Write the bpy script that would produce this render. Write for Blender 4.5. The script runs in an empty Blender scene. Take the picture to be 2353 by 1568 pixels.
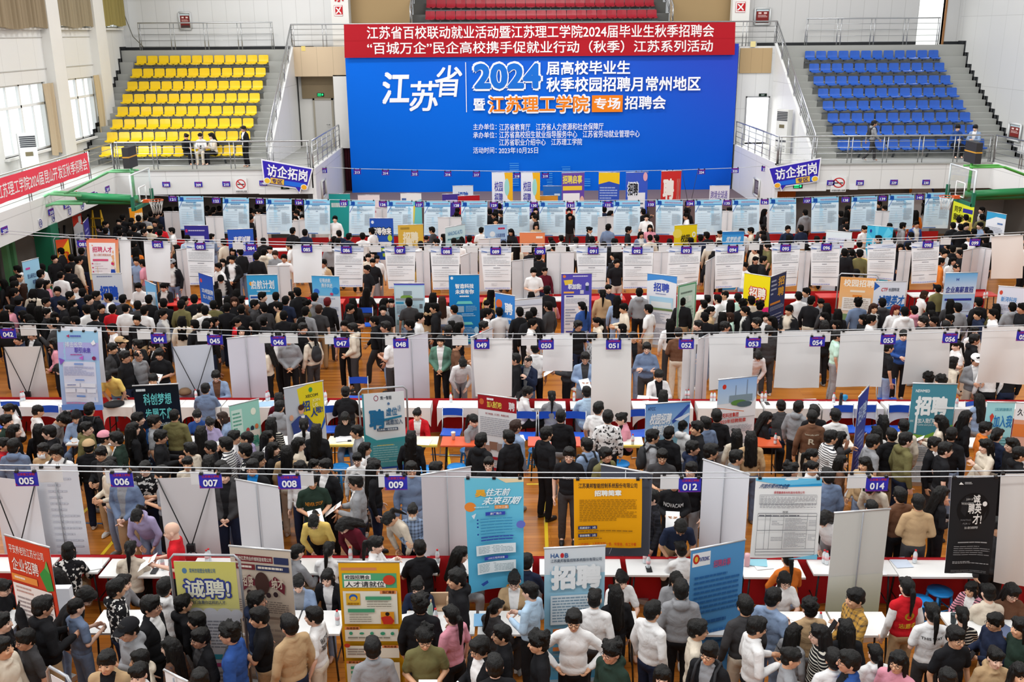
import bpy, bmesh, math, random
import numpy as np
from mathutils import Vector, Matrix, noise
from mathutils.bvhtree import BVHTree
PI = math.pi
R = math.radians
random.seed(7)
scene = bpy.context.scene
COL = scene.collection

# ---------------------------------------------------------------- camera
FPX, CAMH = 2300.0, 8.2
PITCH, YAW, ROLL = R(17.2), R(1.0), R(0.4)
_fw = Vector((math.sin(YAW)*math.cos(PITCH), math.cos(YAW)*math.cos(PITCH), -math.sin(PITCH)))
_r0 = Vector((math.cos(YAW), -math.sin(YAW), 0.0))
_u0 = _r0.cross(_fw)
_rt = _r0*math.cos(ROLL) - _u0*math.sin(ROLL)
_up = _u0*math.cos(ROLL) + _r0*math.sin(ROLL)
cam_data = bpy.data.cameras.new('camera')
cam_data.sensor_width = 36.0
cam_data.lens = 36.0*FPX/2353.0
cam_data.clip_end = 300.0
cam = bpy.data.objects.new('camera', cam_data)
COL.objects.link(cam)
cam.matrix_world = Matrix(((_rt.x, _up.x, -_fw.x, 0), (_rt.y, _up.y, -_fw.y, 0), (_rt.z, _up.z, -_fw.z, CAMH), (0, 0, 0, 1)))
scene.camera = cam

# ---------------------------------------------------------------- light
scene.view_settings.view_transform = 'Standard'
scene.view_settings.look = 'None'
scene.view_settings.gamma = 1.0
scene.view_settings.exposure = -0.04
scene.cycles.max_bounces = 4
scene.cycles.diffuse_bounces = 2
scene.cycles.glossy_bounces = 2
scene.cycles.transmission_bounces = 4
scene.cycles.transparent_max_bounces = 6
scene.cycles.caustics_reflective = False
scene.cycles.caustics_refractive = False
world = bpy.data.worlds.new('daylight')
scene.world = world
world.use_nodes = True
_n = world.node_tree; _bg = _n.nodes['Background']
_bg.inputs['Color'].default_value = (0.95, 0.98, 1.0, 1)
# an overcast sky: brightest low down on the side of the windows
_tc = _n.nodes.new('ShaderNodeTexCoord'); _sx = _n.nodes.new('ShaderNodeSeparateXYZ'); _mr = _n.nodes.new('ShaderNodeMapRange')
_n.links.new(_tc.outputs['Generated'], _sx.inputs[0]); _n.links.new(_sx.outputs['X'], _mr.inputs['Value'])
_mr.inputs['From Min'].default_value = -0.2; _mr.inputs['From Max'].default_value = -0.38
_mr.inputs['To Min'].default_value = 0.42; _mr.inputs['To Max'].default_value = 1.5
_n.links.new(_mr.outputs['Result'], _bg.inputs['Strength'])

def area(name, loc, sx, sy, power, col=(1, 0.97, 0.93), rot=(0, 0, 0)):
    l = bpy.data.lights.new(name, 'AREA')
    l.shape = 'RECTANGLE'; l.size = sx; l.size_y = sy; l.energy = power; l.color = col
    o = bpy.data.objects.new(name, l); COL.objects.link(o)
    o.location = loc; o.rotation_euler = rot
    return o
# rows of hall lamps under the roof
for gy in (6, 15, 24, 33, 41):
    for gx, w in ((-9, 530), (2.3, 480), (13.6, 400)):
        area('hall_lamp', (gx, gy, 13.5), 6.0, 1.2, w)
# daylight through the tall windows of the left wall
area('window_daylight', (-15.9, 30.0, 5.4), 3.0, 20.0, 900, (0.92, 0.97, 1.0), (0, R(-90), 0))

# ---------------------------------------------------------------- helpers
def ray(px, py):
    return _rt*((px-1176.5)/FPX) + _up*((784.0-py)/FPX) + _fw
EYE = Vector((0, 0, CAMH))
def atz(px, py, z):
    d = ray(px, py); return EYE + d*((z-CAMH)/d.z)
def aty(px, py, y):
    d = ray(px, py); return EYE + d*(y/d.y)
def atx(px, py, x):
    d = ray(px, py); return EYE + d*(x/d.x)
def proj(p):
    q = Vector(p)-EYE; zc = q.dot(_fw)
    return 1176.5+FPX*q.dot(_rt)/zc, 784.0-FPX*q.dot(_up)/zc

def lin(c):
    c = c/255.0
    return c/12.92 if c <= 0.04045 else ((c+0.055)/1.055)**2.4
def rgb(c):
    if isinstance(c, str):
        c = int(c, 16); c = (c >> 16, (c >> 8) & 255, c & 255)
    return (lin(c[0]), lin(c[1]), lin(c[2]), 1.0)
MATS = {}
def mat(name, c, rough=0.6, metal=0.0, spec=0.4, noise_scale=0, noise_amt=0.1, bump=0.0, emit=0.0):
    if name in MATS: return MATS[name]
    m = bpy.data.materials.new(name); m.use_nodes = True
    nt = m.node_tree; b = nt.nodes['Principled BSDF']
    b.inputs['Base Color'].default_value = rgb(c)
    b.inputs['Roughness'].default_value = rough
    b.inputs['Metallic'].default_value = metal
    b.inputs['Specular IOR Level'].default_value = spec
    if noise_scale:
        tc = nt.nodes.new('ShaderNodeTexCoord'); n = nt.nodes.new('ShaderNodeTexNoise')
        n.inputs['Scale'].default_value = noise_scale; n.inputs['Detail'].default_value = 3
        nt.links.new(tc.outputs['Object'], n.inputs['Vector'])
        mx = nt.nodes.new('ShaderNodeMix'); mx.data_type = 'RGBA'
        k = rgb(c)
        mx.inputs['A'].default_value = tuple(x*(1-noise_amt) for x in k[:3])+(1,)
        mx.inputs['B'].default_value = tuple(min(1, x*(1+noise_amt)) for x in k[:3])+(1,)
        nt.links.new(n.outputs['Fac'], mx.inputs['Factor']); nt.links.new(mx.outputs['Result'], b.inputs['Base Color'])
        if bump:
            bp = nt.nodes.new('ShaderNodeBump'); bp.inputs['Strength'].default_value = bump
            nt.links.new(n.outputs['Fac'], bp.inputs['Height']); nt.links.new(bp.outputs['Normal'], b.inputs['Normal'])
    if emit:
        b.inputs['Emission Color'].default_value = rgb(c); b.inputs['Emission Strength'].default_value = emit
    MATS[name] = m
    return m
def panel_mat(name, c, gap, w, h, rough=0.45, axis='XZ', lw=0.012):
    """painted wall boards with fine joints"""
    if name in MATS: return MATS[name]
    m = mat(name, c, rough); nt = m.node_tree; b = nt.nodes['Principled BSDF']
    tc = nt.nodes.new('ShaderNodeTexCoord'); sp = nt.nodes.new('ShaderNodeSeparateXYZ'); cb = nt.nodes.new('ShaderNodeCombineXYZ')
    nt.links.new(tc.outputs['Object'], sp.inputs[0])
    nt.links.new(sp.outputs[axis[0]], cb.inputs['X']); nt.links.new(sp.outputs[axis[1]], cb.inputs['Y'])
    br = nt.nodes.new('ShaderNodeTexBrick'); br.offset = 0.0
    br.inputs['Color1'].default_value = rgb(c); br.inputs['Color2'].default_value = tuple(x*0.97 for x in rgb(c)[:3])+(1,)
    br.inputs['Mortar'].default_value = rgb(gap); br.inputs['Scale'].default_value = 1.0
    br.inputs['Brick Width'].default_value = w; br.inputs['Row Height'].default_value = h; br.inputs['Mortar Size'].default_value = lw
    nt.links.new(cb.outputs[0], br.inputs['Vector']); nt.links.new(br.outputs['Color'], b.inputs['Base Color'])
    return m
def print_mat(name, rough=0.5, trans=0.0):
    if name in MATS: return MATS[name]
    m = mat(name, 'ffffff', rough, spec=0.12); nt = m.node_tree
    a = nt.nodes.new('ShaderNodeAttribute'); a.attribute_name = 'Col'
    nt.links.new(a.outputs['Color'], nt.nodes['Principled BSDF'].inputs['Base Color'])
    return m

class MB:
    """collects faces and links them as ONE mesh object"""
    def __init__(s): s.v = []; s.f = []; s.m = []; s.c = []; s.sm = []
    def add(s, vs, fs, mi=0, col=None, smooth=False):
        b = len(s.v); s.v.extend([tuple(p) for p in vs])
        for f in fs: s.f.append(tuple(b+i for i in f)); s.m.append(mi); s.sm.append(smooth)
        s.c.extend([col or (1, 1, 1, 1)]*len(vs))
        return s
    def box(s, lo, hi, mi=0, M=None, col=None):
        x0, y0, z0 = lo; x1, y1, z1 = hi
        vs = [(x0,y0,z0),(x1,y0,z0),(x1,y1,z0),(x0,y1,z0),(x0,y0,z1),(x1,y0,z1),(x1,y1,z1),(x0,y1,z1)]
        if M: vs = [M @ Vector(p) for p in vs]
        return s.add(vs, [(0,3,2,1),(4,5,6,7),(0,1,5,4),(1,2,6,5),(2,3,7,6),(3,0,4,7)], mi, col)
    def tube(s, pts, r, n=8, mi=0, closed=False, col=None):
        pts = [Vector(p) for p in pts]; rings = []
        rs = r if isinstance(r, (list, tuple)) else [r]*len(pts)
        N = len(pts); up = None
        for i, p in enumerate(pts):
            a = pts[(i-1) % N] if (i or closed) else p
            b = pts[(i+1) % N] if (i < N-1 or closed) else p
            d = (b-a).normalized() if (b-a).length > 1e-9 else Vector((0,0,1))
            if up is None: up = Vector((0,0,1)) if abs(d.z) < 0.9 else Vector((1,0,0))
            x = d.cross(up)
            if x.length < 1e-4: x = d.cross(Vector((0.3,1,0.2)))
            x.normalize(); y = x.cross(d); up = y
            rings.append([p + (x*math.cos(2*PI*k/n)+y*math.sin(2*PI*k/n))*rs[i] for k in range(n)])
        vs = [q for g in rings for q in g]; fs = []
        for i in range(N if closed else N-1):
            j = (i+1) % N
            for k in range(n): fs.append((i*n+k, i*n+(k+1) % n, j*n+(k+1) % n, j*n+k))
        if not closed: fs.append(tuple(range(n))[::-1]); fs.append(tuple((N-1)*n+k for k in range(n)))
        return s.add(vs, fs, mi, col, True)
    def lathe(s, prof, c=(0,0,0), n=14, mi=0, M=None, col=None):
        vs = []; fs = []
        for (r, z) in prof:
            for k in range(n):
                p = Vector((c[0]+r*math.cos(2*PI*k/n), c[1]+r*math.sin(2*PI*k/n), c[2]+z)); vs.append(M @ p if M else p)
        for i in range(len(prof)-1):
            for k in range(n): fs.append((i*n+k, i*n+(k+1) % n, (i+1)*n+(k+1) % n, (i+1)*n+k))
        fs.append(tuple(range(n))[::-1]); fs.append(tuple((len(prof)-1)*n+k for k in range(n)))
        return s.add(vs, fs, mi, col, True)
    def grid(s, fn, nu, nv, mi=0, smooth=True, col=None):
        vs = [fn(i/nu, j/nv) for j in range(nv+1) for i in range(nu+1)]
        fs = [(j*(nu+1)+i, j*(nu+1)+i+1, (j+1)*(nu+1)+i+1, (j+1)*(nu+1)+i) for j in range(nv) for i in range(nu)]
        return s.add(vs, fs, mi, col, smooth)
    def prism(s, poly, axis, a, b, mi=0):
        """poly: 2-D outline, pulled along axis from a to b"""
        def P(p, t):
            return {'x': (t, p[0], p[1]), 'y': (p[0], t, p[1]), 'z': (p[0], p[1], t)}[axis]
        n = len(poly)
        vs = [P(p, a) for p in poly]+[P(p, b) for p in poly]
        fs = [tuple(range(n)), tuple(range(n, 2*n))[::-1]]+[(i, n+i, n+(i+1) % n, (i+1) % n) for i in range(n)]
        return s.add(vs, fs, mi)
    def mesh(s, name, mats, colors=False):
        me = bpy.data.meshes.new(name)
        me.from_pydata(s.v, [], s.f)
        for m in mats: me.materials.append(m)
        if len(mats) > 1: me.polygons.foreach_set('material_index', s.m)
        me.polygons.foreach_set('use_smooth', s.sm)
        if colors:
            a = me.color_attributes.new('Col', 'FLOAT_COLOR', 'POINT')
            a.data.foreach_set('color', np.array(s.c, dtype=np.float32).ravel())
        me.update()
        return me
    def obj(s, name, mats, parent=None, colors=False, **kw):
        if not isinstance(mats, (list, tuple)): mats = [mats]
        return link(name, s.mesh(name, mats, colors), parent, **kw)
def link(name, data, parent=None, loc=None, **kw):
    o = bpy.data.objects.new(name, data); COL.objects.link(o)
    if parent: o.parent = parent
    if loc is not None: o.location = loc
    tag(o, **kw)
    return o
def tag(o, label=None, cat=None, group=None, kind=None):
    if label: o['label'] = label
    if cat: o['category'] = cat
    if group: o['group'] = group
    if kind: o['kind'] = kind
    return o
def empty(name, loc, rz=0.0, **kw):
    o = link(name, None, None, loc, **kw); o.empty_display_size = 0.1
    o.rotation_euler = (0, 0, rz)
    return o
def children_of(o, L=None):
    return [c for c in (L or COL.objects) if c.parent == o]
def copy_thing(o, kids, loc, rz, label, mats=None, scale=None):
    """kids: the thing's parts [(child, [its sub-parts])]"""
    r = o.copy(); COL.objects.link(r); r.location = loc; r.rotation_euler = (0, 0, rz); r['label'] = label
    if scale: r.scale = scale
    for c, subs in kids:
        d = c.copy(); COL.objects.link(d); d.parent = r
        for e in subs:
            g = e.copy(); COL.objects.link(g); g.parent = d
    return r
def struct(name, mb, m, **kw):
    o = mb.obj(name, m, **kw); o['kind'] = 'structure'; return o
ORD = ['first','second','third','fourth','fifth','sixth','seventh','eighth','ninth','tenth','eleventh','twelfth','thirteenth',
       'fourteenth','fifteenth','sixteenth','seventeenth','eighteenth','nineteenth','twentieth','twenty-first','twenty-second','twenty-third','twenty-fourth']

WORK = bpy.data.scenes.new('work')
def evaluated(o):
    WORK.collection.objects.link(o)
    vl = WORK.view_layers[0]; vl.update()
    me = bpy.data.meshes.new_from_object(o.evaluated_get(vl.depsgraph))
    bpy.data.objects.remove(o)
    return me
# ---- lettering: text turned into a flat mesh, cached by string and weight
_TXT = {}
def txt(s, bold=0.0, font=None):
    k = (s, bold)
    if k in _TXT: return _TXT[k]
    c = bpy.data.curves.new('lettering', 'FONT'); c.body = s; c.resolution_u = 3; c.offset = bold
    me = evaluated(bpy.data.objects.new('lettering', c))
    v = np.zeros(len(me.vertices)*3); me.vertices.foreach_get('co', v); v = v.reshape(-1, 3)[:, :2]
    f = [tuple(p.vertices) for p in me.polygons]
    bpy.data.curves.remove(c); bpy.data.meshes.remove(me)
    _TXT[k] = (v, f)
    return _TXT[k]

class Print:
    """ink laid on a sheet: f(u, v, lift) gives the place of a point of the sheet (u across, v down)"""
    def __init__(s, f, step=0.0015): s.f = f; s.mb = MB(); s.l = 0.0; s.step = step
    def up(s): s.l += s.step
    def rect(s, u0, v0, u1, v1, c, c2=None, nu=4, nv=6):
        a, b = rgb(c), rgb(c2 or c)
        base = len(s.mb.v)
        s.mb.grid(lambda u, v: s.f(u0+(u1-u0)*u, v0+(v1-v0)*v, s.l), nu, nv)
        if c2:
            for j in range(nv+1):
                t = j/nv; q = tuple(a[k]*(1-t)+b[k]*t for k in range(4))
                for i in range(nu+1): s.mb.c[base+j*(nu+1)+i] = q
        else: s.mb.c[base:] = [a]*(len(s.mb.v)-base)
        s.up()
    def text(s, t, u0, v0, u1, v1, c, b=0.0, sh=0.0):
        v, f = txt(t)
        if len(v) == 0: return
        lo = v.min(0)-b; hi = v.max(0)+b; d = np.maximum(hi-lo, 1e-6)
        n = 0 if b < .008 else (4 if b < .045 else 7)
        for k in range(max(1, n)):       # heavier strokes: the same letters laid down with small shifts
            o = (b*math.cos(2*PI*(k+.5)/n), b*math.sin(2*PI*(k+.5)/n)) if n else (0, 0)
            q = (v+o-lo)/d
            s.mb.add([s.f(u0+(u1-u0)*(x+sh*y), v1+(v0-v1)*y, s.l) for x, y in q], f, 0, rgb(c)); s.l += .0005
        s.up()
    def lines(s, u0, v0, u1, v1, n, c, fill=0.45, seg=3, seed=1):
        rg = random.Random(seed); k = rgb(c)
        h = (v1-v0)/n
        for j in range(n):
            e = u1 if rg.random() > .25 else u0+(u1-u0)*rg.uniform(.45, .95)
            x = u0
            while x < e-0.01:
                w = min(e-x, (u1-u0)/seg*rg.uniform(.5, 1.2))
                y = v0+h*j
                s.mb.add([s.f(x, y, s.l), s.f(x, y+h*fill, s.l), s.f(x+w, y+h*fill, s.l), s.f(x+w, y, s.l)], [(0,1,2,3)], 0, k)
                x += w+(u1-u0)*0.015
        s.up()
    def poly(s, pts, c):
        s.mb.add([s.f(u, v, s.l) for u, v in pts], [tuple(range(len(pts)))], 0, rgb(c)); s.up()
    def disc(s, u, v, ru, rv, c, n=20, a0=0, a1=360):
        s.poly([(u+ru*math.cos(R(a0+(a1-a0)*k/n)), v+rv*math.sin(R(a0+(a1-a0)*k/n))) for k in range(n+(0 if a1-a0 == 360 else 1))], c)
    def ring(s, u, v, ru, rv, w, c, n=24):
        k = rgb(c); vs = []
        for i in range(n):
            a = 2*PI*i/n
            vs.append(s.f(u+ru*math.cos(a), v+rv*math.sin(a), s.l)); vs.append(s.f(u+ru*(1-w)*math.cos(a), v+rv*(1-w)*math.sin(a), s.l))
        s.mb.add(vs, [(2*i, 2*i+1, (2*i+3) % (2*n), (2*i+2) % (2*n)) for i in range(n)], 0, k); s.up()
    def line(s, u0, v0, u1, v1, w, c, asp=1.0):
        dx, dy = (u1-u0), (v1-v0)*asp; L = math.hypot(dx, dy) or 1
        nx, ny = -dy/L*w/2, dx/L*w/2/asp
        s.poly([(u0+nx, v0+ny), (u0-nx, v0-ny), (u1-nx, v1-ny), (u1+nx, v1+ny)], c)
    def frame(s, u0, v0, u1, v1, w, c, asp=1.0):
        h = w/asp
        s.line(u0, v0, u1, v0, h*asp, c, asp); s.line(u0, v1, u1, v1, h*asp, c, asp); s.line(u0, v0, u0, v1, w, c, asp); s.line(u1, v0, u1, v1, w, c, asp)
    def draw(s, spec):
        for e in spec:
            k = e[0]
            if k == 'g': s.rect(0, 0, 1, 1, e[1], e[2] if len(e) > 2 else None, 6, 12)
            elif k == 'r': s.rect(*e[1:])
            elif k == 't': s.text(*e[1:])
            elif k == 'l': s.lines(*e[1:])
            elif k == 'p': s.poly(*e[1:])
            elif k == 'e': s.disc(*e[1:])
            elif k == 'o': s.ring(*e[1:])
            elif k == 'n': s.line(*e[1:])
            elif k == 'f': s.frame(*e[1:])
INK = print_mat('printed_vinyl')
PAPERBACK = mat('sheet_back', 'e4e3e6', 0.6)
def sheet_fn(TL, TR, BL, BR, bulge=0.0, nrm=None, wave=0.0, ph=0.0):
    TL, TR, BL, BR = map(Vector, (TL, TR, BL, BR))
    n = nrm or (TR-TL).cross(BL-TL).normalized()
    if n.dot(Vector(EYE)-TL) < 0: n = -n
    def f(u, v, l=0.0):
        p = TL*(1-u)*(1-v)+TR*u*(1-v)+BL*(1-u)*v+BR*u*v
        d = bulge*math.sin(PI*v)*0.8 + wave*math.sin(ph+u*7+v*2.2) * (0.3+v)
        return p + n*(d+l)
    return f
def sheet(name, f, spec, parent=None, base='f2f2f4', th=0.004, mats=None, nu=8, nv=12):
    """a thin sheet with its print; ONE mesh"""
    P = Print(f)
    P.mb.grid(lambda u, v: f(u, v, -th), nu, nv, 1); P.mb.grid(lambda u, v: f(u, v, 0), nu, nv, 0)
    k = rgb(base); P.mb.c = [k]*len(P.mb.v)
    e = [(0,0,1,0),(1,0,1,1),(1,1,0,1),(0,1,0,0)]
    for a0, b0, a1, b1 in e:
        P.mb.grid(lambda u, v: f(a0+(a1-a0)*u, b0+(b1-b0)*u, -th*v), nv, 1, 1, False)
    P.mb.c += [k]*(len(P.mb.v)-len(P.mb.c))
    P.l = .006; P.draw(spec)
    return P.mb.obj(name, mats or [INK, PAPERBACK], parent, True)

# ---------------------------------------------------------------- the hall
XL, XR, YB = -16.4, 21.2, 47.05
FZ = 3.2                                    # balcony floor
white = panel_mat('wall_board', 'dcdddd', 'c6c7c7', 0.62, 2.4)
whiteY = panel_mat('wall_board_side', 'e8e8e5', 'd2d2cf', 1.3, 2.9, axis='YZ')
plaster = mat('plaster', 'e9e8e4', 0.6, noise_scale=1.5, noise_amt=0.03)
fascia_m = panel_mat('fascia_board', 'e9e9e8', 'cccccb', 1.25, 3.0)
fascia_y = panel_mat('fascia_board_side', 'e9e9e8', 'cccccb', 2.6, 3.0, axis='YZ')
beige = panel_mat('beige_panel', 'd3bd9e', 'bda98c', 0.7, 3.0)
concrete = mat('grey_paint', 'a5a6a2', 0.55, noise_scale=0.8, noise_amt=0.06)
darkgrey = mat('dark_grey_plaster', '85837e', 0.7, noise_scale=1.0, noise_amt=0.08)  # dark grey colour of the walls under the balconies and left stand
skirt_m = mat('black_skirting', '24262a', 0.4)
tan_wall = mat('tan_wall', 'a88d63', 0.6)
stage_m = mat('stage_carpet', '705f60', 0.8, noise_scale=8, noise_amt=0.06)
steel = mat('brushed_steel', 'b9bbbd', 0.28, 0.85)
alu = mat('white_window_frame', 'eef0f0', 0.4)
black = mat('black_plastic', '1d1e21', 0.45)
whitep = mat('white_plastic', 'e8e8e6', 0.4)

def floor_mat():
    m = mat('sports_floor', 'c8883f', 0.3, spec=0.25); nt = m.node_tree; b = nt.nodes['Principled BSDF']
    tc = nt.nodes.new('ShaderNodeTexCoord'); br = nt.nodes.new('ShaderNodeTexBrick')
    br.inputs['Color1'].default_value = rgb('c07a30'); br.inputs['Color2'].default_value = rgb('a86322'); br.inputs['Mortar'].default_value = rgb('7d4a1c')
    br.inputs['Scale'].default_value = 1; br.inputs['Brick Width'].default_value = 1.8; br.inputs['Row Height'].default_value = 0.11; br.inputs['Mortar Size'].default_value = 0.003
    nt.links.new(tc.outputs['Object'], br.inputs['Vector']); nt.links.new(br.outputs['Color'], b.inputs['Base Color'])
    return m
struct('floor', MB().box((XL-.3, 3, -.2), (XR+.3, 47.5, 0)), floor_mat())
# court lines painted on the floor
yel = mat('yellow_line', 'e7c531', 0.3); blu = mat('blue_line', '35577f', 0.3)
_tl = 0
def court_line(a, b, m, w=0.06):
    global _tl; _tl += 1
    a, b = atz(*a, .003), atz(*b, .003); d = (b-a).normalized(); n = Vector((-d.y, d.x, 0))*w/2
    struct('trim_%d' % _tl, MB().add([a+n, a-n, b-n, b+n], [(0, 1, 2, 3)]), m)
court_line((1251, 1100), (1259, 1330), yel); court_line((1210, 1113), (1300, 1112), yel); court_line((222, 1290), (330, 1160), yel)
court_line((170, 1200), (240, 1130), yel); court_line((990, 1045), (1120, 1047), blu, .05); court_line((1035, 1075), (1022, 1010), yel); court_line((180, 1202), (330, 1206), blu, .05)

# left wall: openings for two lower windows and three upper ones
lw = MB()
def wl(y0, y1, z0, z1): lw.box((XL-.3, y0, z0), (XL, y1, z1))
wl(5, 47.3, -.1, 4.2)
for y0, y1 in ((5, 34.3), (38.2, 39.6), (42.95, 47.3)): wl(y0, y1, 4.2, 6.55)
wl(5, 47.3, 6.55, 8.45)
for y0, y1 in ((5, 34.3), (38.4, 39.6), (42.9, 44.1), (46.6, 47.3)): wl(y0, y1, 8.45, 11.2)
wl(5, 47.3, 11.2, 14)
struct('wall_left', lw, whiteY)
for i, (y0, y1) in enumerate(((38.45, 39.5), (42.95, 44.05))):
    struct('trim_%d' % (20+i), MB().box((XL, y0, FZ), (XL+.32, y1, 14)), plaster)
for i, z in enumerate((7.0, 8.1)):
    struct('trim_%d' % (22+i), MB().box((XL, 34.3, z), (XL+.03, 43, z+.03)), mat('joint_line', 'c9c8c4', .6))
glass = bpy.data.materials.new('window_glass'); glass.use_nodes = True
_nt = glass.node_tree; _nt.nodes.clear()
_o = _nt.nodes.new('ShaderNodeOutputMaterial'); _mx = _nt.nodes.new('ShaderNodeMixShader'); _t = _nt.nodes.new('ShaderNodeBsdfTransparent'); _g = _nt.nodes.new('ShaderNodeBsdfGlossy')
_t.inputs[0].default_value = (.97, .99, .985, 1); _g.inputs['Roughness'].default_value = 0.03; _mx.inputs[0].default_value = 0.07
_nt.links.new(_t.outputs[0], _mx.inputs[1]); _nt.links.new(_g.outputs[0], _mx.inputs[2]); _nt.links.new(_mx.outputs[0], _o.inputs[0])
def window(n, y0, y1, z0, z1, split=True):
    f = MB(); x0, x1 = XL-.2, XL-.1; w = .06
    f.box((x0, y0, z0), (x1, y1, z0+w)); f.box((x0, y0, z1-w), (x1, y1, z1)); f.box((x0, y0, z0), (x1, y0+w, z1)); f.box((x0, y1-w, z0), (x1, y1, z1))
    zs = z0+(z1-z0)*.66
    f.box((x0, y0, zs), (x1, y1, zs+.09)); ym = (y0+y1)/2
    f.box((x0, ym-.05, z0), (x1, ym+.05, z1))
    for t in (.25, .75): f.box((x0+.02, y0+(y1-y0)*t-.025, z0), (x1-.02, y0+(y1-y0)*t+.025, z1))
    o = struct('window_%d' % n, f, alu)
    MB().add([(XL-.15, y0, z0), (XL-.15, y1, z0), (XL-.15, y1, z1), (XL-.15, y0, z1)], [(0, 1, 2, 3)]).obj('pane', glass, o)
    MB().box((XL-.3, y0-.1, z0-.08), (XL+.14, y1+.1, z0)).obj('window_sill', plaster, o)
window(1, 34.3, 38.2, 4.2, 6.55); window(2, 39.6, 42.95, 4.2, 6.55)
window(3, 34.3, 38.4, 8.45, 11.2); window(4, 39.6, 42.9, 8.45, 11.2); window(5, 44.1, 46.6, 8.45, 11.2)
def curtain(label, pts, z0, z1, c, dep=.1, gather=0, grp=None):
    """cloth hung along y from pts[0] to pts[1], folded"""
    y0, y1 = pts; n = max(12, int((y1-y0)*34)); rg = random.Random(int(y0*10)); ph = [rg.uniform(0, 6) for _ in range(4)]
    def f(u, v, off=0):
        w = (y1-y0)*(1-gather*math.sin(PI*min(1, v*1.0))*.35*(1 if v < .95 else .9))
        y = (y0+y1)/2 + (u-.5)*w
        x = XL+.14+dep*.5*(1+math.sin(u*(y1-y0)*16+ph[0])*.6+math.sin(u*(y1-y0)*37+ph[1])*.3)+off
        return (x, y, z1+(z0-z1)*v + .04*math.sin(u*9+ph[2])*v)
    m = MB(); m.grid(f, n, 8); m.grid(lambda u, v: f(u, v, -.012), n, 8)
    return m.obj('curtain', mat('curtain_'+c, c, .85), label=label, cat='curtain', group=grp)
curtain('dusty beige curtain drawn across the upper window nearest the hall front', (34.1, 38.45), 8.42, 11.6, '96866c', .22)
curtain('dusty beige curtain drawn across the middle upper window', (39.55, 42.92), 8.47, 11.6, '978a70', .22)
curtain('yellowish olive curtain drawn across the upper window by the back wall', (44.1, 46.6), 8.55, 11.6, '958850', .22)
curtain('beige curtain tied back at the far side of the big lower window', (37.6, 38.5), 3.95, 6.5, 'c4b193', .16, .5)
curtain('narrow beige curtain at the near side of the second lower window', (39.45, 39.8), 4.0, 6.5, 'b8a486', .12, .3)
curtain('beige curtain bunched at the far side of the second lower window', (42.4, 43.0), 4.1, 6.6, 'c9b691', .16, .5)

# right wall and back wall
struct('wall_right', MB().box((XR, 5, -.1), (XR+.3, 47.3, 14)), panel_mat('wall_board_right', 'cbcbc9', 'b6b6b4', 1.3, 2.9, axis='YZ'))  # greyer board colour: the weaker light on this side is painted in
dR0, dR1 = aty(2108, 60, YB).x, aty(2167, 60, YB).x
bw = MB().box((XL, YB, 2.3), (-6.3, YB+.3, 14))
struct('wall_back_left', bw, white)
struct('wall_back_right', MB().box((10.85, YB, 7.4), (dR0, YB+.3, 14)).box((13.5, YB, 2.3), (dR0, YB+.3, 7.5)).box((dR1, YB, 2.3), (XR, YB+.3, 14)).box((dR0, YB, 2.3), (dR1, YB+.3, 7.5)).box((dR0, YB, 10.2), (dR1, YB+.3, 14)), panel_mat('wall_board_back', 'c9c9c8', 'b3b3b2', .62, 2.4))  # right part in a greyer tone, its dimmer light put into the colour
d = struct('door_1', MB().box((dR1, YB-.03, 7.5), (dR1+.09, YB+.2, 10.2)), mat('door_wood', '9a6a3e', .5))
struct('wall_corridor', MB().box((dR0-2, YB+2.2, 7.4), (dR1+2, YB+2.4, 11)).box((dR0-2, YB+.3, 7.4), (dR0-1.9, YB+2.3, 11)).box((dR1+1.9, YB+.3, 7.4), (dR1+2, YB+2.3, 11)).box((dR0-2, YB+.3, 7.3), (dR1+2, YB+2.4, 7.48)), mat('corridor_white', 'eef2f2', .5))
area('corridor_lamp', ((dR0+dR1)/2, YB+1.2, 10.8), 2, 1.2, 160)
# tan walls either side of the upper middle stand, and the white posts with a red character
struct('wall_tan_left', MB().box((-6.3, YB+.35, 7.4), (-3.6, YB+.6, 14)), tan_wall)
struct('wall_tan_right', MB().box((8.1, YB+.35, 7.4), (10.85, YB+.6, 14)), tan_wall)
pl0, pl1 = aty(768, 30, 46.9).x, aty(797, 30, 46.9).x
pr0, pr1 = aty(1686, 30, 46.9).x, aty(1715, 30, 46.9).x
struct('trim_30', MB().box((pl0-.1, 46.75, 7.5), (pl1+.1, YB+.1, 14)), plaster)
struct('trim_31', MB().box((pr0-.1, 46.75, 7.5), (pr1+.1, YB+.1, 14)), plaster)
def wall_char(px0, py0, px1, py1, s, label):
    a = aty(px0, py0, 46.74); b = aty(px1, py1, 46.74)
    P = Print(lambda u, v, l=0: Vector((a.x+(b.x-a.x)*u, 46.73-l, a.z+(b.z-a.z)*v)))
    if s == '区':
        P.rect(0, 0, 1, 1, 'c0272d'); P.text(s, .02, .02, .98, .98, 'f0f0ee', .02)
    else: P.text(s, 0, 0, 1, 1, 'c0272d', .03)
    P.mb.obj('wall_lettering', INK, None, True, label=label, cat='wall lettering')
wall_char(767, 12, 788, 37, '区', 'white character on a red square on the white post beside the yellow seats')
wall_char(767, -26, 790, 5, '东', 'red painted character cut by the top edge, above the red square')
wall_char(1691, 4, 1712, 29, '区', 'white character on a red square on the white post beside the blue seats')

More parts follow.
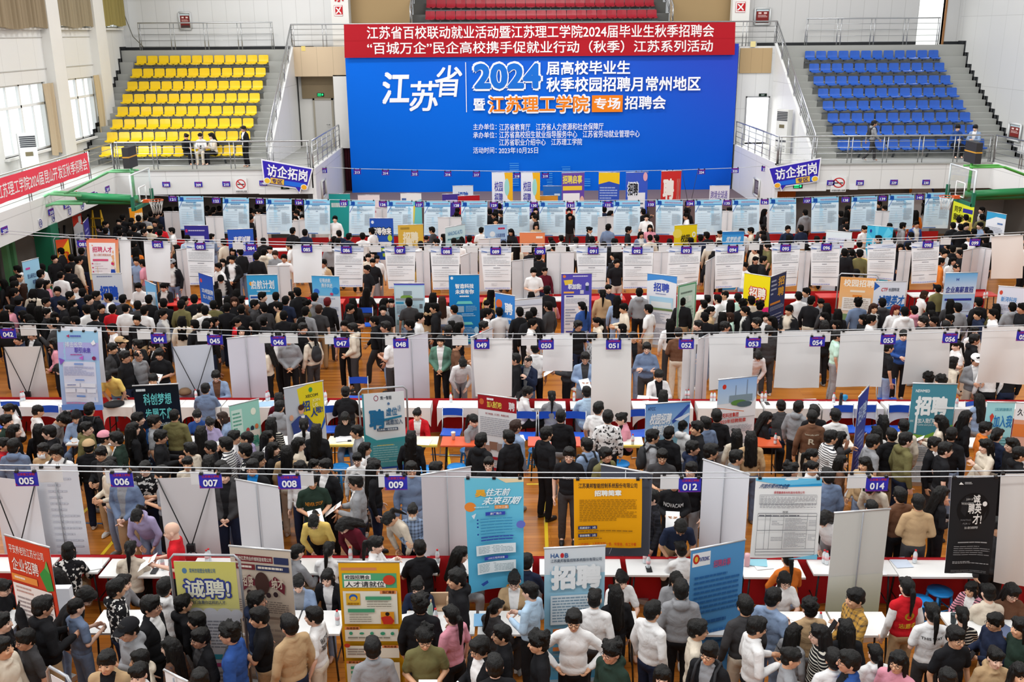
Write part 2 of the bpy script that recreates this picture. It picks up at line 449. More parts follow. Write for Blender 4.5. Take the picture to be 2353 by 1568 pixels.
# stepped stands with yellow (left) and blue (right) seats
PAN = [3.56, 4.05, 4.5, 4.95, 5.42, 5.9, 6.41, 6.93]
ROWY = [40.7+.76*k for k in range(8)]
FL = [p-.41 for p in PAN]; FL[0] = FZ
STEPY = [ROWY[k]-.42 for k in range(8)]          # risers in front of each row
TOPZ, TOPY = 7.5, 46.5
prof = [(46.9, 2.31), (38.72, 2.31), (38.72, FZ)]
for k in range(1, 8): prof += [(STEPY[k], FL[k-1]), (STEPY[k], FL[k])]
prof += [(TOPY-.1, FL[7]), (TOPY-.1, TOPZ), (YB, TOPZ), (YB, 2.31)]
prof = prof[1:]
def stand(name, x0, x1, a0, a1, b0, b1):
    m = MB().prism(prof, 'x', x0, x1)
    zz = FL+[TOPZ-.49, TOPZ]; yy = STEPY[1:]+[46.0, TOPY-.1]
    fl = FL+[TOPZ-.01]
    for k in range(8):
        ys = (STEPY[k+1] if k < 7 else TOPY-.1); z1 = fl[k+1] if k < 7 else TOPZ
        zm = (fl[k]+z1)/2
        m.box((a0, ys-.36, fl[k]-.02), (a1, ys+.01, zm)); m.box((b0, ys-.36, fl[k]-.02), (b1, ys+.01, zm))
    struct(name, m, concrete)
stand('floor_stand_left', XL, -8.8, XL, -15.8, -9.85, -8.8)
stand('floor_stand_right', 12.6, XR, 12.6, 13.9, 20.0, XR)
def zigzag(name, x0, x1, h=.16):
    m = MB(); fl = FL+[TOPZ]
    for k in range(8):
        ys = STEPY[k+1] if k < 7 else TOPY-.1; yp = STEPY[k] if k else 40.0; zm = (fl[k]+fl[k+1])/2
        m.box((x0, yp, fl[k]), (x1, ys-.3, fl[k]+h)); m.box((x0, ys-.36-h*.8, fl[k]), (x1, ys-.3, zm+h)); m.box((x0, ys-.36, zm), (x1, ys+.06, zm+h)); m.box((x0, ys-h*.8, zm), (x1, ys+.06, fl[k+1]+h))
    m.box((x0, TOPY-.1, TOPZ), (x1, YB, TOPZ+h))
    struct(name, m, skirt_m)
zigzag('baseboard_left', XL, XL+.015); zigzag('baseboard_right', XR-.015, XR)
struct('baseboard_back', MB().box((XL, YB-.015, TOPZ), (-8.0, YB, TOPZ+.13)).box((12.0, YB-.015, TOPZ), (dR0, YB, TOPZ+.13)).box((dR1+.1, YB-.015, TOPZ), (XR, YB, TOPZ+.13)), skirt_m)
# upper deck between the stands, carried over the stage
struct('floor_upper_deck', MB().box((-8.8, 46.0, 7.38), (12.6, YB+.4, TOPZ)), concrete)
# middle stand with the red seats
struct('floor_stand_middle', MB().box((-3.6, 46.75, 7.5), (8.1, 47.9, 8.42)).box((-3.6, 47.9, 7.5), (8.1, 48.8, 8.95)).box((-3.6, 48.8, 7.5), (8.1, 49.7, 9.45)).box((-3.6, 49.7, 7.5), (8.1, 50.2, 9.95)), mat('dark_grey_paint', '6d6e6c', .55))
struct('wall_upper', MB().box((-3.6, 50.2, 9.9), (8.1, 50.4, 14)), tan_wall)

# fascia and side balconies
struct('wall_fascia_left', MB().box((-14.4, 38.6, 2.3), (-6.9, 38.72, FZ)), fascia_m)
struct('wall_fascia_right', MB().box((10.95, 38.6, 2.25), (19.3, 38.72, FZ)), fascia_m)
struct('trim_32', MB().box((-9.0, 38.58, 2.28), (-6.9, 38.66, 2.5)).box((10.95, 38.58, 2.2), (12.9, 38.66, 2.5)), fascia_m)
struct('trim_33', MB().box((-14.45, 38.55, FZ), (-6.85, 38.8, FZ+.05)).box((10.9, 38.55, FZ), (19.35, 38.8, FZ+.05)), concrete)
struct('floor_balcony_left', MB().box((XL, 5, 2.31), (-14.46, 38.72, FZ)), concrete)
struct('floor_balcony_right', MB().box((19.36, 5, 2.31), (XR, 38.72, FZ)), concrete)
struct('wall_balcony_left', MB().box((-14.46, 5, 2.28), (-14.38, 38.72, FZ+.05)), fascia_y)
struct('wall_balcony_right', MB().box((19.28, 5, 2.25), (19.36, 38.72, FZ+.05)), fascia_y)
# walls under the balconies
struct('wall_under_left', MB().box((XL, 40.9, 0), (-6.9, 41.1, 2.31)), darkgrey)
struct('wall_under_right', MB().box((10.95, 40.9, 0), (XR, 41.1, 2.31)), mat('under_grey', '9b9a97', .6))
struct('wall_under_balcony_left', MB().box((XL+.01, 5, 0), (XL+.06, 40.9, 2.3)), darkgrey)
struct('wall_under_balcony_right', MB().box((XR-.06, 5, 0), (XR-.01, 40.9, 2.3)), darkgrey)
# wings beside the stage
struct('floor_wing_left', MB().box((-8.8, 38.72, 2.31), (-6.9, 46.9, FZ)), concrete)
struct('floor_wing_right', MB().box((10.95, 38.72, 2.31), (12.6, 46.9, FZ)), mat('wing_tile', 'c9c9c6', .2))
struct('wall_wing_left', MB().box((-6.95, 38.6, 0.0), (-6.8, 46.4, FZ+.05)), fascia_y)
struct('wall_wing_right', MB().box((10.9, 38.6, 0.0), (11.02, 46.4, FZ+.05)), fascia_y)
def parapet(name, x0, x1):
    struct(name, MB().prism([(39.5, FZ-.2), (46.2, FZ-.2), (46.2, 7.72), (39.5, 3.42)], 'x', x0, x1), fascia_y)
parapet('wall_parapet_left', -8.85, -8.72); parapet('wall_parapet_right', 12.55, 12.68)
struct('wall_wing_back_left', MB().box((-8.75, 46.75, FZ), (-6.4, 46.9, 7.4)).box((-7.05, 45.95, FZ), (-6.4, 46.8, 6.4)), plaster)
struct('wall_wing_beam_left', MB().box((-8.72, 45.95, 6.35), (-6.4, 46.8, 7.6)), beige)
struct('trim_34', MB().box((-8.6, 46.7, 5.35), (-7.05, 46.76, 6.36)), mat('brown_lintel', '9c8a6c', .6))
d2 = struct('door_2', MB().box((-8.05, 46.66, FZ), (-7.3, 46.74, 5.28)), mat('grey_door', 'cfcecb', .45))
MB().box((-8.13, 46.64, FZ), (-8.05, 46.76, 5.36)).box((-7.3, 46.64, FZ), (-7.22, 46.76, 5.36)).box((-8.13, 46.64, 5.28), (-7.22, 46.76, 5.36)).obj('door_frame', mat('door_frame', 'aba495', .5), d2)
MB().tube([(-7.42, 46.64, 4.2), (-7.42, 46.58, 4.2), (-7.55, 46.58, 4.2)], .015).obj('door_handle', steel, d2)
# right wing: white wall, beige panel, bright doorway into the stairwell
struct('wall_wing_back_right', MB().box((10.95, 45.95, FZ), (11.42, 46.2, 7.5)).box((12.42, 45.95, FZ), (12.6, 46.2, 7.5)).box((11.42, 45.95, 5.3), (12.42, 46.2, 7.5)), white)
struct('wall_wing_beam_right', MB().box((11.0, 45.9, 6.35), (12.42, 45.97, 7.42)), panel_mat('tan_panel', 'b49a72', 'a58c66', .5, 3))
d3 = struct('door_3', MB().box((11.38, 45.92, FZ), (11.44, 46.2, 5.34)).box((12.4, 45.92, FZ), (12.46, 46.2, 5.34)).box((11.38, 45.92, 5.28), (12.46, 46.2, 5.34)), steel)
struct('wall_stairwell', MB().box((10.6, 49.0, FZ), (13.4, 49.2, 7)).box((10.5, 46.2, FZ), (10.6, 49.2, 7)).box((13.4, 46.2, FZ), (13.5, 49.2, 7)).box((10.6, 46.2, FZ-.1), (13.4, 49.2, FZ)), mat('stairwell_white', 'f2f4f4', .4))
sm = MB()
for k in range(8): sm.box((11.6+.18*k, 47.6, FZ), (11.6+.18*(k+1), 48.6, FZ+.17*(k+1)))
struct('floor_stairs', sm, mat('stair_stone', 'd5d8d8', .4))
area('stairwell_lamp', (12.0, 47.4, 6.8), 1.6, 1.6, 420)
# stage
struct('floor_stage', MB().box((-6.8, 41.2, 0), (10.9, 47.0, 1.25)), stage_m)
struct('wall_stage', MB().box((-6.8, 46.4, 1.25), (10.9, 46.6, 7.4)), mat('stage_dark', '4a2f33', .8))
t = empty('stage_curtain', (2.2, 46.1, 1.25), label='dark maroon stage curtain showing behind the edges of the blue banner', cat='curtain')
for x0, x1 in ((-6.75, -6.0), (10.5, 10.88)):
    MB().grid(lambda u, v: (x0+(x1-x0)*u-2.2, .06*math.sin(u*40), 6.1*v), 40, 4).obj('curtain_panel', mat('maroon_cloth', '4d1526', .9), t)

# ---- steel railings
def railing(label, a, b, h=1.02, bars=4, gap=1.45, pair=.16, drop=(0, 0), name='railing', end=True):
    """handrail from a to b (floor points); posts in pairs, thin bars between"""
    a, b = Vector(a), Vector(b); d = b-a; L = d.length; n = max(1, round(L/gap)); u = d/L
    t = empty(name, a, label=label, cat='railing')
    up = Vector((0, 0, h))
    pts = [up, d+up]
    if end: pts = [Vector((0, 0, 0))]+pts+[d]
    MB().tube(pts, .03, 8).obj('top_rail', steel, t)
    for k in range(n+1):
        for s in ((-pair/2, pair/2) if 0 < k < n else ((pair/2 if k == 0 else -pair/2),)):
            p = u*(L*k/n+s); MB().tube([p, p+up], .02, 6).obj('post', steel, t)
    for j in range(bars):
        z = Vector((0, 0, h*(j+.6)/(bars+.5)))
        MB().tube([z, d+z], .012, 6).obj('bar', steel, t)
    return t
RY = 38.75
railing('long steel railing in front of the yellow seats', (-14.35, RY, FZ+.05), (-7.0, RY, FZ+.05))
railing('long steel railing in front of the blue seats', (11.0, RY, FZ+.05), (19.25, RY, FZ+.05))
railing('steel railing running from the stage to the yellow seat block', (-6.9, RY, FZ+.05), (-6.87, 45.6, FZ+.05), gap=1.1, pair=.02)
railing('steel railing running from the stage to the blue seat block', (10.96, RY, FZ+.05), (10.96, 45.6, FZ+.05), gap=1.1, pair=.02)
railing('sloping steel railing up the stairs beside the yellow seats', (-8.78, 39.5, 3.42), (-8.78, 46.1, 7.7), h=.85, gap=1.3, pair=.1)
railing('sloping steel railing up the stairs beside the blue seats', (12.61, 39.5, 3.42), (12.61, 46.1, 7.7), h=.85, gap=1.3, pair=.1)
railing('steel railing on the landing above the yellow seats', (-15.55, 46.45, TOPZ), (-9.65, 46.45, TOPZ), h=1.15)
railing('steel railing on the landing above the blue seats', (14.0, 46.45, TOPZ), (20.0, 46.45, TOPZ), h=1.15)
railing('steel railing on the upper deck behind the red banner', (-8.75, 46.05, TOPZ), (12.6, 46.05, TOPZ), h=1.05)
railing('steel railing along the left side balcony carrying the pink-red banner', (-14.4, 12.0, FZ+.05), (-14.4, 38.6, FZ+.05), gap=2.4)
railing('steel railing along the right side balcony behind the green hoop', (19.3, 12.0, FZ+.05), (19.3, 38.6, FZ+.05), gap=2.0)
for x, s in ((-3.6, 'left'), (8.1, 'right')):
    railing('sloping steel railing beside the red seats at their %s end' % s, (x, 46.8, 8.45), (x, 50.0, 10.0), h=.8, gap=1.2)

# ---- banners on the stage and balcony
def backdrop():
    X0, X1, Z0, Z1, Y = -6.4, 10.82, 1.25, 7.62, 45.5
    aL = 787; W = 1680-803
    f = lambda u, v, l=0: Vector((X0-(.03 if u < .5 else -.0)*0+(X1-X0)*u, Y-l-.05*math.sin(u*26+v*3)*max(0, v-.8)*5-.003*math.sin(u*30), Z1+(Z0-Z1)*v))
    # px -> uv on the banner plane
    def q(px, py):
        p = aty(px, py, Y-.02); return (p.x-X0)/(X1-X0), (p.z-Z1)/(Z0-Z1)
    P = Print(f, .003)
    P.mb.grid(lambda u, v: f(u, v, 0), 80, 40, 0)
    c0, c1, c2 = rgb('0068de'), rgb('0a55cc'), rgb('3c3cb4')
    for i in range(len(P.mb.v)):
        j, k = divmod(i, 81); u = k/80; v = j/40
        t = min(1, max(0, (u-.55)/.45)); w = max(0, 1-v*1.3)*t
        col = [c0[m]*(1-t)+c1[m]*t for m in range(3)]
        e = max(0, 1-math.hypot((u-.5)*2.2, (v-.1)*3))*.5
        col = [col[m]*(1-w*.7-e*.5)+c2[m]*(w*.7+e*.5) for m in range(3)]
        P.mb.c[i] = tuple(col)+(1,)
    P.mb.grid(lambda u, v: f(u, v, -.12), 80, 20, 1)
    P.l = .02
    def T(s, x0, y0, x1, y1, c='f2f4fa', b=.02, sh=0):
        (u0, v0), (u1, v1) = q(x0, y0), q(x1, y1); P.text(s, u0, v0, u1, v1, c, b, sh)
    T('江', 872, 165, 940, 240, b=.035, sh=.12); T('苏', 936, 186, 1005, 256, b=.02, sh=.12); T('省', 993, 150, 1057, 223, b=.015, sh=.15)
    u, v = q(1069, 143); u1, v1 = q(1073, 258); P.rect(u, v, u1, v1, 'f2f4fa')
    T('2024', 1083, 141, 1248, 209, b=.08); P.up(); T('2024', 1088, 146, 1243, 204, '1d6fd2', .045)
    T('届高校毕业生', 1255, 140, 1448, 171, b=.03); T('秋季校园招聘月常州地区', 1255, 177, 1609, 209, b=.03)
    T('暨', 1087, 226, 1115, 254, b=.03)
    T('江苏理工学院', 1119, 217, 1356, 261, b=.06); P.up(); T('江苏理工学院', 1123, 221, 1352, 257, 'f08420', .028)
    a, b = q(1360, 219), q(1430, 257); P.rect(*a, *b, 'f08420'); T('专场', 1365, 224, 1425, 251, b=.03)
    T('招聘会', 1435, 220, 1529, 251, b=.03)
    for s, x0, x1, y in (('主办单位：', 1087, 1141, 291), ('承办单位：', 1087, 1141, 310), ('活动时间：', 1087, 1141, 345)): T(s, x0, y-7, x1, y+7, b=.01)
    for s, x0, x1, y in (('江苏省教育厅　江苏省人力资源和社会保障厅', 1147, 1386, 291), ('江苏省高校招生就业指导服务中心　江苏省劳动就业管理中心', 1147, 1469, 308),
                         ('江苏省职业介绍中心　江苏理工学院', 1147, 1337, 326), ('2023年10月25日', 1146, 1236, 345)): T(s, x0, y-7, x1, y+7, b=.01)
    # faint city skyline
    rg = random.Random(3)
    for x0, w, h in ((1170, 22, 58), (1196, 14, 34), (1255, 14, 40), (1290, 20, 50), (1318, 12, 28), (1340, 16, 22), (1222, 20, 22), (1140, 16, 14), (1375, 18, 16)):
        for k in range(int(h/5)):
            u, v = q(x0+rg.uniform(0, 2), 432-h+5*k); u1, v1 = q(x0+w, 432-h+5*k+2); P.rect(u, v, u1, v1, '4f9ee8' if k % 2 else '3b8be0', None, 1, 1); P.l -= P.step
    P.up()
    P.mb.obj('backdrop_banner', [INK, PAPERBACK], None, True, label='huge blue stage banner with white and orange lettering', cat='banner')
    # red banner over its top
    Yr = 45.36
    A, B, C, D = aty(790, 56, Yr), aty(1690, 51, Yr), aty(792, 133, Yr), aty(1688, 126, Yr)
    f2 = sheet_fn(A, B, C, D, 0, Vector((0, -1, 0)), .012)
    def q2(px, py): return (px-791)/(1689-791), (py-(56-5*(px-791)/898))/76.5
    spec = []
    for s, x0, y0, x1, y1 in (('江苏省百校联动就业活动暨江苏理工学院2024届毕业生秋季招聘会', 843, 60, 1640, 90), ('“百城万企”民企高校携手促就业行动（秋季）江苏系列活动', 843, 96, 1638, 125)):
        (u0, v0), (u1, v1) = q2(x0, y0), q2(x1, y1+0); v1 = v0+(y1-y0)/76.5
        spec.append(('t', s, u0, v0, u1, v1, 'f3ecec', .014))
    sheet('red_banner', f2, [('r', 0, .49, 1, .495, '9d1620')]+spec, base='ab1b27', nu=60, nv=10)
    tag(bpy.data.objects['red_banner'], 'long red banner with two lines of white characters above the stage', 'banner')
    # banner on the left balcony rail
    X = -14.33
    y0, y1 = 20.0, atx(203, 375, X).y; z1 = atx(200, 350, X).z; z0 = atx(203, 398, X).z
    f3 = lambda u, v, l=0: Vector((X+l+.015*math.sin(u*90)*(.4+v), y0+(y1-y0)*u, z1+(z0-z1)*v))
    ya = atx(2, 440, X).y
    U = lambda px, py: (atx(px, py, X).y-y0)/(y1-y0)
    L = sheet('balcony_banner', f3, [('t', '江苏理工学院2024届昆山开发区秋季招聘会', U(0, 440)-.012, .22, U(198, 370), .82, 'fbeff0', .012)], base='f0485c', nu=90, nv=6)
    tag(L, 'pink-red banner with white characters tied to the left balcony railing', 'banner')
backdrop()

# ---- basketball hoops
def hoop(label, s, corners, base_x):
    """s=+1: faces right. corners: pixels of the backboard near-top, far-top; board plane X = const"""
    n = atz(*corners[0], 3.98); f_ = atz(*corners[1], 3.98)
    X = (n.x+f_.x)/2; yc = (n.y+f_.y)/2
    t = empty('basketball_hoop', (X, yc, 0), label=label, cat='basketball hoop')
    green = mat('green_paint', '2f9a5f', .4) if s > 0 else mat('deep_green_paint', '1f7a45', .4)
    lg = mat('light_green_paint', '78c48c', .4) if s > 0 else mat('leaf_green_paint', '58b24e', .4)
    dg = mat('dark_green_pad', '14694d', .5)
    bd = MB().box((-.015, -.9, 2.92), (.015, .9, 3.97)); bd.obj('backboard', glass, t)
    fr = MB()
    for a, b in (((-.9, 2.9), (-.9, 3.99)), ((.9, 2.9), (.9, 3.99)), ((-.9, 3.97), (.9, 3.97)), ((-.9, 2.92), (.9, 2.92))): fr.tube([(0, a[0], a[1]), (0, b[0], b[1])], .028, 6)
    fr.obj('board_frame', mat('board_frame', 'd5dde0', .4), t)
    ln = MB(); e = .02*s
    for a, b in (((-.3, 3.05), (-.3, 3.5)), ((.3, 3.05), (.3, 3.5)), ((-.3, 3.5), (.3, 3.5)), ((-.3, 3.05), (.3, 3.05))): ln.tube([(e, a[0], a[1]), (e, b[0], b[1])], .02, 4)
    ln.obj('target_square', mat('white_line', 'f2f4f4', .5), t)
    pd = MB().box((-.05, -.95, 2.86), (.05, .95, 2.96)).box((-.05, -.97, 2.86), (.05, -.88, 3.3)).box((-.05, .88, 2.86), (.05, .97, 3.3)); pd.obj('bottom_pad', dg, t)
    orange = mat('rim_orange', 'dd5a26', .4)
    MB().tube([(s*(.2+.225)+.225*math.cos(2*PI*k/24), .225*math.sin(2*PI*k/24), 3.05) for k in range(24)], .012, 6, closed=True).box((min(0, s*.22), -.06, 2.98), (max(0, s*.22), .06, 3.08)).obj('rim', orange, t)
    net = MB()
    for k in range(12):
        a = 2*PI*k/12; b = 2*PI*(k+.5)/12; c = 2*PI*(k+1)/12
        for q0, q1 in ((a, b), (c, b)):
            net.tube([(s*.425+.22*math.cos(q0), .22*math.sin(q0), 3.04), (s*.425+.17*math.cos(q1), .17*math.sin(q1), 2.84), (s*.425+.13*math.cos(q0), .13*math.sin(q0), 2.62)], .005, 4)
    net.obj('net', mat('net_cord', 'f0f0ee', .8), t)
    bx = base_x-X
    # boom, struts, back arm, post, shot clock
    MB().tube([(-s*.15, 0, 3.1), (bx*.45, 0, 3.2)], .13, 4).obj('boom_box', green, t)
    MB().tube([(-s*.15, .3, 2.95), (bx*.42, .3, 2.98)], .09, 4).obj('boom_box', green, t)
    for dy in (-.22, .22):
        MB().tube([(bx*.4, dy, 3.25), (bx*.62, dy, 3.32), (bx*.95, dy, 2.62)], .05, 6).obj('boom_arm', lg, t)
        MB().tube([(bx*.4, dy, 3.0), (bx*.6, dy, 3.0), (bx*.98, dy, 2.5)], .05, 6).obj('boom_arm', lg, t)
        MB().tube([(-s*.1, dy, 4.0), (bx*.2, dy, 4.0), (bx*.52, dy, 3.3)], .035, 6).obj('strut', lg, t)
        MB().box((bx*.98-.09, dy-.09, 0.3), (bx*.98+.09, dy+.09, 2.5)).obj('post', lg, t)
    MB().box((bx*.7-.28, -.3, 0.2), (bx*.7+.28, .3, 2.3)).obj('pedestal', dg, t)
    MB().box((bx*.7-.15, -.12, 2.3), (bx*.7+.15, .12, 2.7)).obj('pivot', black, t)
    MB().tube([(bx*.95, 0, 2.4), (bx*.74, 0, 1.7)], .04, 8).obj('hydraulic_arm', steel, t)
    MB().box((bx*.6, -.7, .05), (bx*1.08, .7, .3)).obj('base', dg, t)
    MB().tube([(-s*.25, 0, 3.2), (-s*.25, 0, 4.2)], .05, 6).obj('clock_post', lg, t)
    ck = MB().box((-s*.25-.1, -.38, 4.12), (-s*.25+.1, .38, 4.77)); o = ck.obj('shot_clock', mat('clock_black', '2b2b2e', .6), t)
    MB().box((-s*.25-.105, -.39, 4.45), (-s*.25+.105, .39, 4.49)).obj('stripe', mat('clock_stripe', 'd39a2e', .5), o)
    return t
hoop('green basketball hoop with glass backboard reaching in from the left wall', 1, ((292, 403), (347, 386)), -16.0)
hoop('green basketball hoop with glass backboard reaching in from the right wall', -1, ((2242, 394), (2188, 375)), 21.0)

# ---- air conditioners, signs and notices
def aircon(label, loc, rz):
    t = empty('air_conditioner', loc, rz, label=label, cat='air conditioner')
    MB().box((-.27, -.17, 0), (.27, .17, 1.82)).obj('cabinet', mat('ac_white', 'dcdcd8', .4), t)
    g = MB()
    for k in range(6): g.box((-.25, -.185, 1.38+.065*k), (.25, -.17, 1.42+.065*k))
    g.obj('air_grille', mat('ac_grille', '2a2d35', .5), t)
    g = MB().box((-.25, -.18, .5), (.25, -.17, .58)); g.obj('trim_band', mat('ac_grille', '2a2d35', .5), t)
    g = MB()
    for r in range(4):
        for c in range(4): g.box((-.22+.115*c, -.18, .12+.07*r), (-.13+.115*c, -.17, .15+.07*r))
    g.obj('lower_vent', mat('ac_vent', '8b8d8e', .5), t)
    MB().box((-.12, -.18, 1.08), (.12, -.17, 1.22)).obj('display', mat('ac_display', '6c6349', .4), t)
aircon('white floor-standing air conditioner by the windows above the pink-red banner', (-15.75, 34.6, FZ), R(35))
aircon('white floor-standing air conditioner beside the bright stairwell doorway', (12.15, 42.3, FZ), R(-50))
def notice(label, f, spec, cat='notice', name='notice_board', fr='d0d2d2', base='7d2a28'):
    t = sheet('notice', f, spec, base=base)
    o = empty(name, f(.5, 1), label=label, cat=cat); t.parent = o; t.matrix_parent_inverse = Matrix.Translation(-Vector(f(.5, 1)))
    m = MB()
    for a, b in (((-.12, -.08), (1.12, -.08)), ((-.12, 1.08), (1.12, 1.08)), ((-.12, -.08), (-.12, 1.08)), ((1.12, -.08), (1.12, 1.08))):
        m.tube([f(a[0], a[1], .01), f(b[0], b[1], .01)], .05, 4)
    q = m.obj('frame', mat('notice_frame', fr, .4), o); q.matrix_parent_inverse = Matrix.Translation(-Vector(f(.5, 1)))
    return o
def wall_rect(px0, py0, px1, py1, y=None, x=None):
    if y is not None:
        a, b = aty(px0, py0, y), aty(px1, py1, y)
        return lambda u, v, l=0: Vector((a.x+(b.x-a.x)*u, y-l, a.z+(b.z-a.z)*v))
    a, b = atx(px0, py0, x), atx(px1, py1, x); s = 1 if x < 0 else -1
    return lambda u, v, l=0: Vector((x+s*l, a.y+(b.y-a.y)*u, a.z+(b.z-a.z)*v))
NS = [('r', 0, 0, 1, .12, 'c4d6dc'), ('r', .15, .2, .4, .32, 'e8cfc8'), ('r', .6, .2, .85, .32, 'e8cfc8'), ('l', .12, .4, .88, .6, 3, 'e0b8b4'), ('r', .05, .82, .95, .98, '4a3e3c')]
notice('framed dark red notice on the back wall above the yellow seats', wall_rect(413, 32, 437, 64, YB-.06), NS)
notice('framed dark red notice on the back wall above the blue seats', wall_rect(1739, 22, 1765, 53, YB-.06), NS)
notice('framed dark red notice on the side wall beside the blue seats', wall_rect(2323, 286, 2340, 322, x=XR-.06), NS, fr='9a9c9c')
notice('narrow dark notice panel on the white side wall left of the stage', wall_rect(746, 414, 741, 452, x=-6.78), [('l', .2, .1, .8, .9, 8, 'a7a0a8')], fr='8a8a88', base='5b4f5c')
notice('narrow dark notice panel on the white side wall right of the stage', wall_rect(1735, 412, 1743, 450, x=10.88), [('l', .2, .1, .8, .9, 8, 'a7a0a8')], fr='8a8a88', base='5b4f5c')
def sign(name, label, cat, f, spec, base, mats=None): 
    return tag(sheet(name, f, spec, base=base, th=.02, nu=2, nv=2, mats=mats), label, cat)
glow = mat('exit_glow', '21d27a', .5, emit=1.6)
def exit_sign(label, f, lit=True):
    o = sign('exit_sign', label, 'exit sign', f, [] if lit else [('t', 'EXIT', .3, .25, .7, .75, 'b9c9c2', .02)], '16261f')
    if lit:
        P = Print(f); P.l = .006; P.text('安全出口', .08, .5, .62, .9, 'ffffff', .02); P.disc(.78, .45, .1, .3, 'ffffff'); P.rect(.1, .15, .6, .4, 'ffffff')
        P.mb.obj('lit_lettering', glow, o)
exit_sign('small green lit exit sign above the grey door beside the yellow seats', wall_rect(728, 214, 745, 222, 46.68))
exit_sign('dark unlit exit sign above the bright stairwell doorway', wall_rect(1744, 215, 1762, 222, 45.9), False)
exit_sign('green lit exit sign hanging below the purple speech-bubble sign below the blue seats', wall_rect(1823, 424, 1844, 433, 38.55))
exit_sign('pale exit sign below the purple speech-bubble sign below the yellow seats', wall_rect(645, 426, 665, 435, 38.55), False)
NOS = [('o', .5, .4, .4, .33, .2, 'c92a30'), ('r', .22, .38, .78, .45, '3a3a3c'), ('n', .25, .2, .78, .62, .07, 'c92a30'), ('t', '本场所内禁止吸烟', .06, .84, .94, .96, '333333', .01)]
sign('no_smoking_sign', 'white no-smoking sign on the balcony front below the yellow seats', 'no smoking sign', wall_rect(538, 410, 569, 443, 38.56), NOS, 'eeeeee')
sign('no_smoking_sign', 'white no-smoking sign on the balcony front below the blue seats', 'no smoking sign', wall_rect(1911, 406, 1943, 441, 38.56), NOS, 'eeeeee')
sign('no_smoking_sign', 'round red no-smoking sign on the left balcony front seen edge-on', 'no smoking sign', wall_rect(170, 440, 182, 460, x=-14.36), [('o', .5, .45, .45, .42, .2, 'c92a30'), ('n', .25, .2, .78, .7, .1, 'c92a30')], 'eeeeee')
sign('paper_sheet', 'plain white sheet taped below tag 228', 'paper', wall_rect(1953, 424, 1971, 436, 38.57), [], 'eef0f4')
sign('note_card', 'pale yellow card on the beige panel left of the stage', 'card', wall_rect(692, 106, 702, 117, 45.94), [], 'e6cf7a')
sign('note_card', 'pale yellow card on the tan panel right of the stage', 'card', wall_rect(1725, 95, 1736, 108, 45.885), [], 'e6d79a')
NUMW = {15: 'fifteen', 16: 'sixteen', 17: 'seventeen', 18: 'eighteen', 19: 'nineteen', 20: 'twenty'}
for n, px, py in ((15, 93, 513), (16, 122, 500), (17, 160, 484), (18, 189, 472), (19, 222, 451), (20, 245, 448)):
    sign('number_disc', 'round number sign %s on the left balcony front' % NUMW[n], 'number sign', wall_rect(px-5, py-8, px+5, py+8, x=-14.355), [('o', .5, .5, .5, .5, .18, '33379c'), ('t', str(n), .2, .25, .8, .75, '33379c', .03)], 'ecebea')
# speech-bubble signs hung above the fascia
def bubble(label, corners, flip):
    A, B, C, D = [aty(px, py, 38.5) for px, py in corners]
    f = sheet_fn(A, B, C, D, 0, Vector((0, -1, 0)))
    X = (lambda u: 1-u) if flip else (lambda u: u)
    out = [(0, .0), (1.0, .0), (.93, .83), (.3, .83), (.22, 1.0), (.2, .83), (.08, .83)]
    if not flip: out = [(1-u, v) for u, v in out]
    o = [(u+(.5-u)*.0, v) for u, v in out]
    P = Print(f, .01); P.poly([(.5+(u-.5)*1.06, .42+(v-.42)*1.12) for u, v in o], 'f4f4fa'); P.poly(o, '3a2cb4')
    P.poly([(.13, .62), (.9, .62), (.88, .8), (.15, .8)], '2b6fe0')
    P.text('访企拓岗', .1, .07, .93, .55, 'f6f6fc', .03)
    P.rect(*((.5, .58, .78, .8) if flip else (.18, .58, .46, .8)), 'f0c24a')
    P.text('专区', *((.53, .6, .75, .78) if flip else (.21, .6, .43, .78)), '2b2470', .02)
    for u, v, c in ((.88, .72, 'f2c63c'), (.12, .76, 'f2ae2e')): P.disc(u if flip else 1-u, v, .07, .12, 'f6f4fa'); P.disc(u if flip else 1-u, v, .055, .095, c)
    back = MB(); 
    o2 = P.mb.obj('speech_bubble_sign', INK, None, True)
    tag(o2, label, 'hanging sign')
    b = Print(f); b.l = -.03; b.poly([(.5+(u-.5)*1.06, .42+(v-.42)*1.12) for u, v in o], 'e8e8ee'); b.mb.obj('back_board', PAPERBACK, o2)
bubble('purple speech-bubble sign with white characters by the yellow seats', ((603, 369), (716, 389), (601, 430), (712, 445)), False)
bubble('purple speech-bubble sign with white characters by the blue seats', ((1768, 388), (1884, 366), (1772, 440), (1886, 425)), True)
# things stored under the left balcony
for i, (px, py) in enumerate(((28, 600), (45, 590), (60, 582), (92, 570), (106, 560), (118, 552), (195, 520))):
    p = atz(px, py+30, 0); p.x = min(p.x, -15.2); p.x = max(p.x, -15.9)
    MB().tube([(p.x, p.y, 0), (p.x+.12, p.y+.1, 1.5)], .045, 6).box((p.x-.2, p.y-.2, 0), (p.x+.3, p.y+.25, .06)).obj('net_post', black,
        label='%s black net post standing under the left balcony, counted from the front' % ORD[i], cat='post')
lad = empty('step_ladder', (-14.9, 37.6, 0), label='yellow step ladder standing under the left balcony', cat='ladder')
lm = mat('ladder_yellow', 'd6a622', .5)
for s in (-.25, .25):
    MB().tube([(s, -.3, 0), (s*.6, 0, 1.9)], .03, 6).obj('rail', lm, lad); MB().tube([(s, .35, 0), (s*.6, 0, 1.9)], .025, 6).obj('leg', lm, lad)
for k in range(5): MB().box((-.22, -.28+.05*k, .3+.32*k), (.22, -.2+.05*k, .34+.32*k)).obj('step', lm, lad)
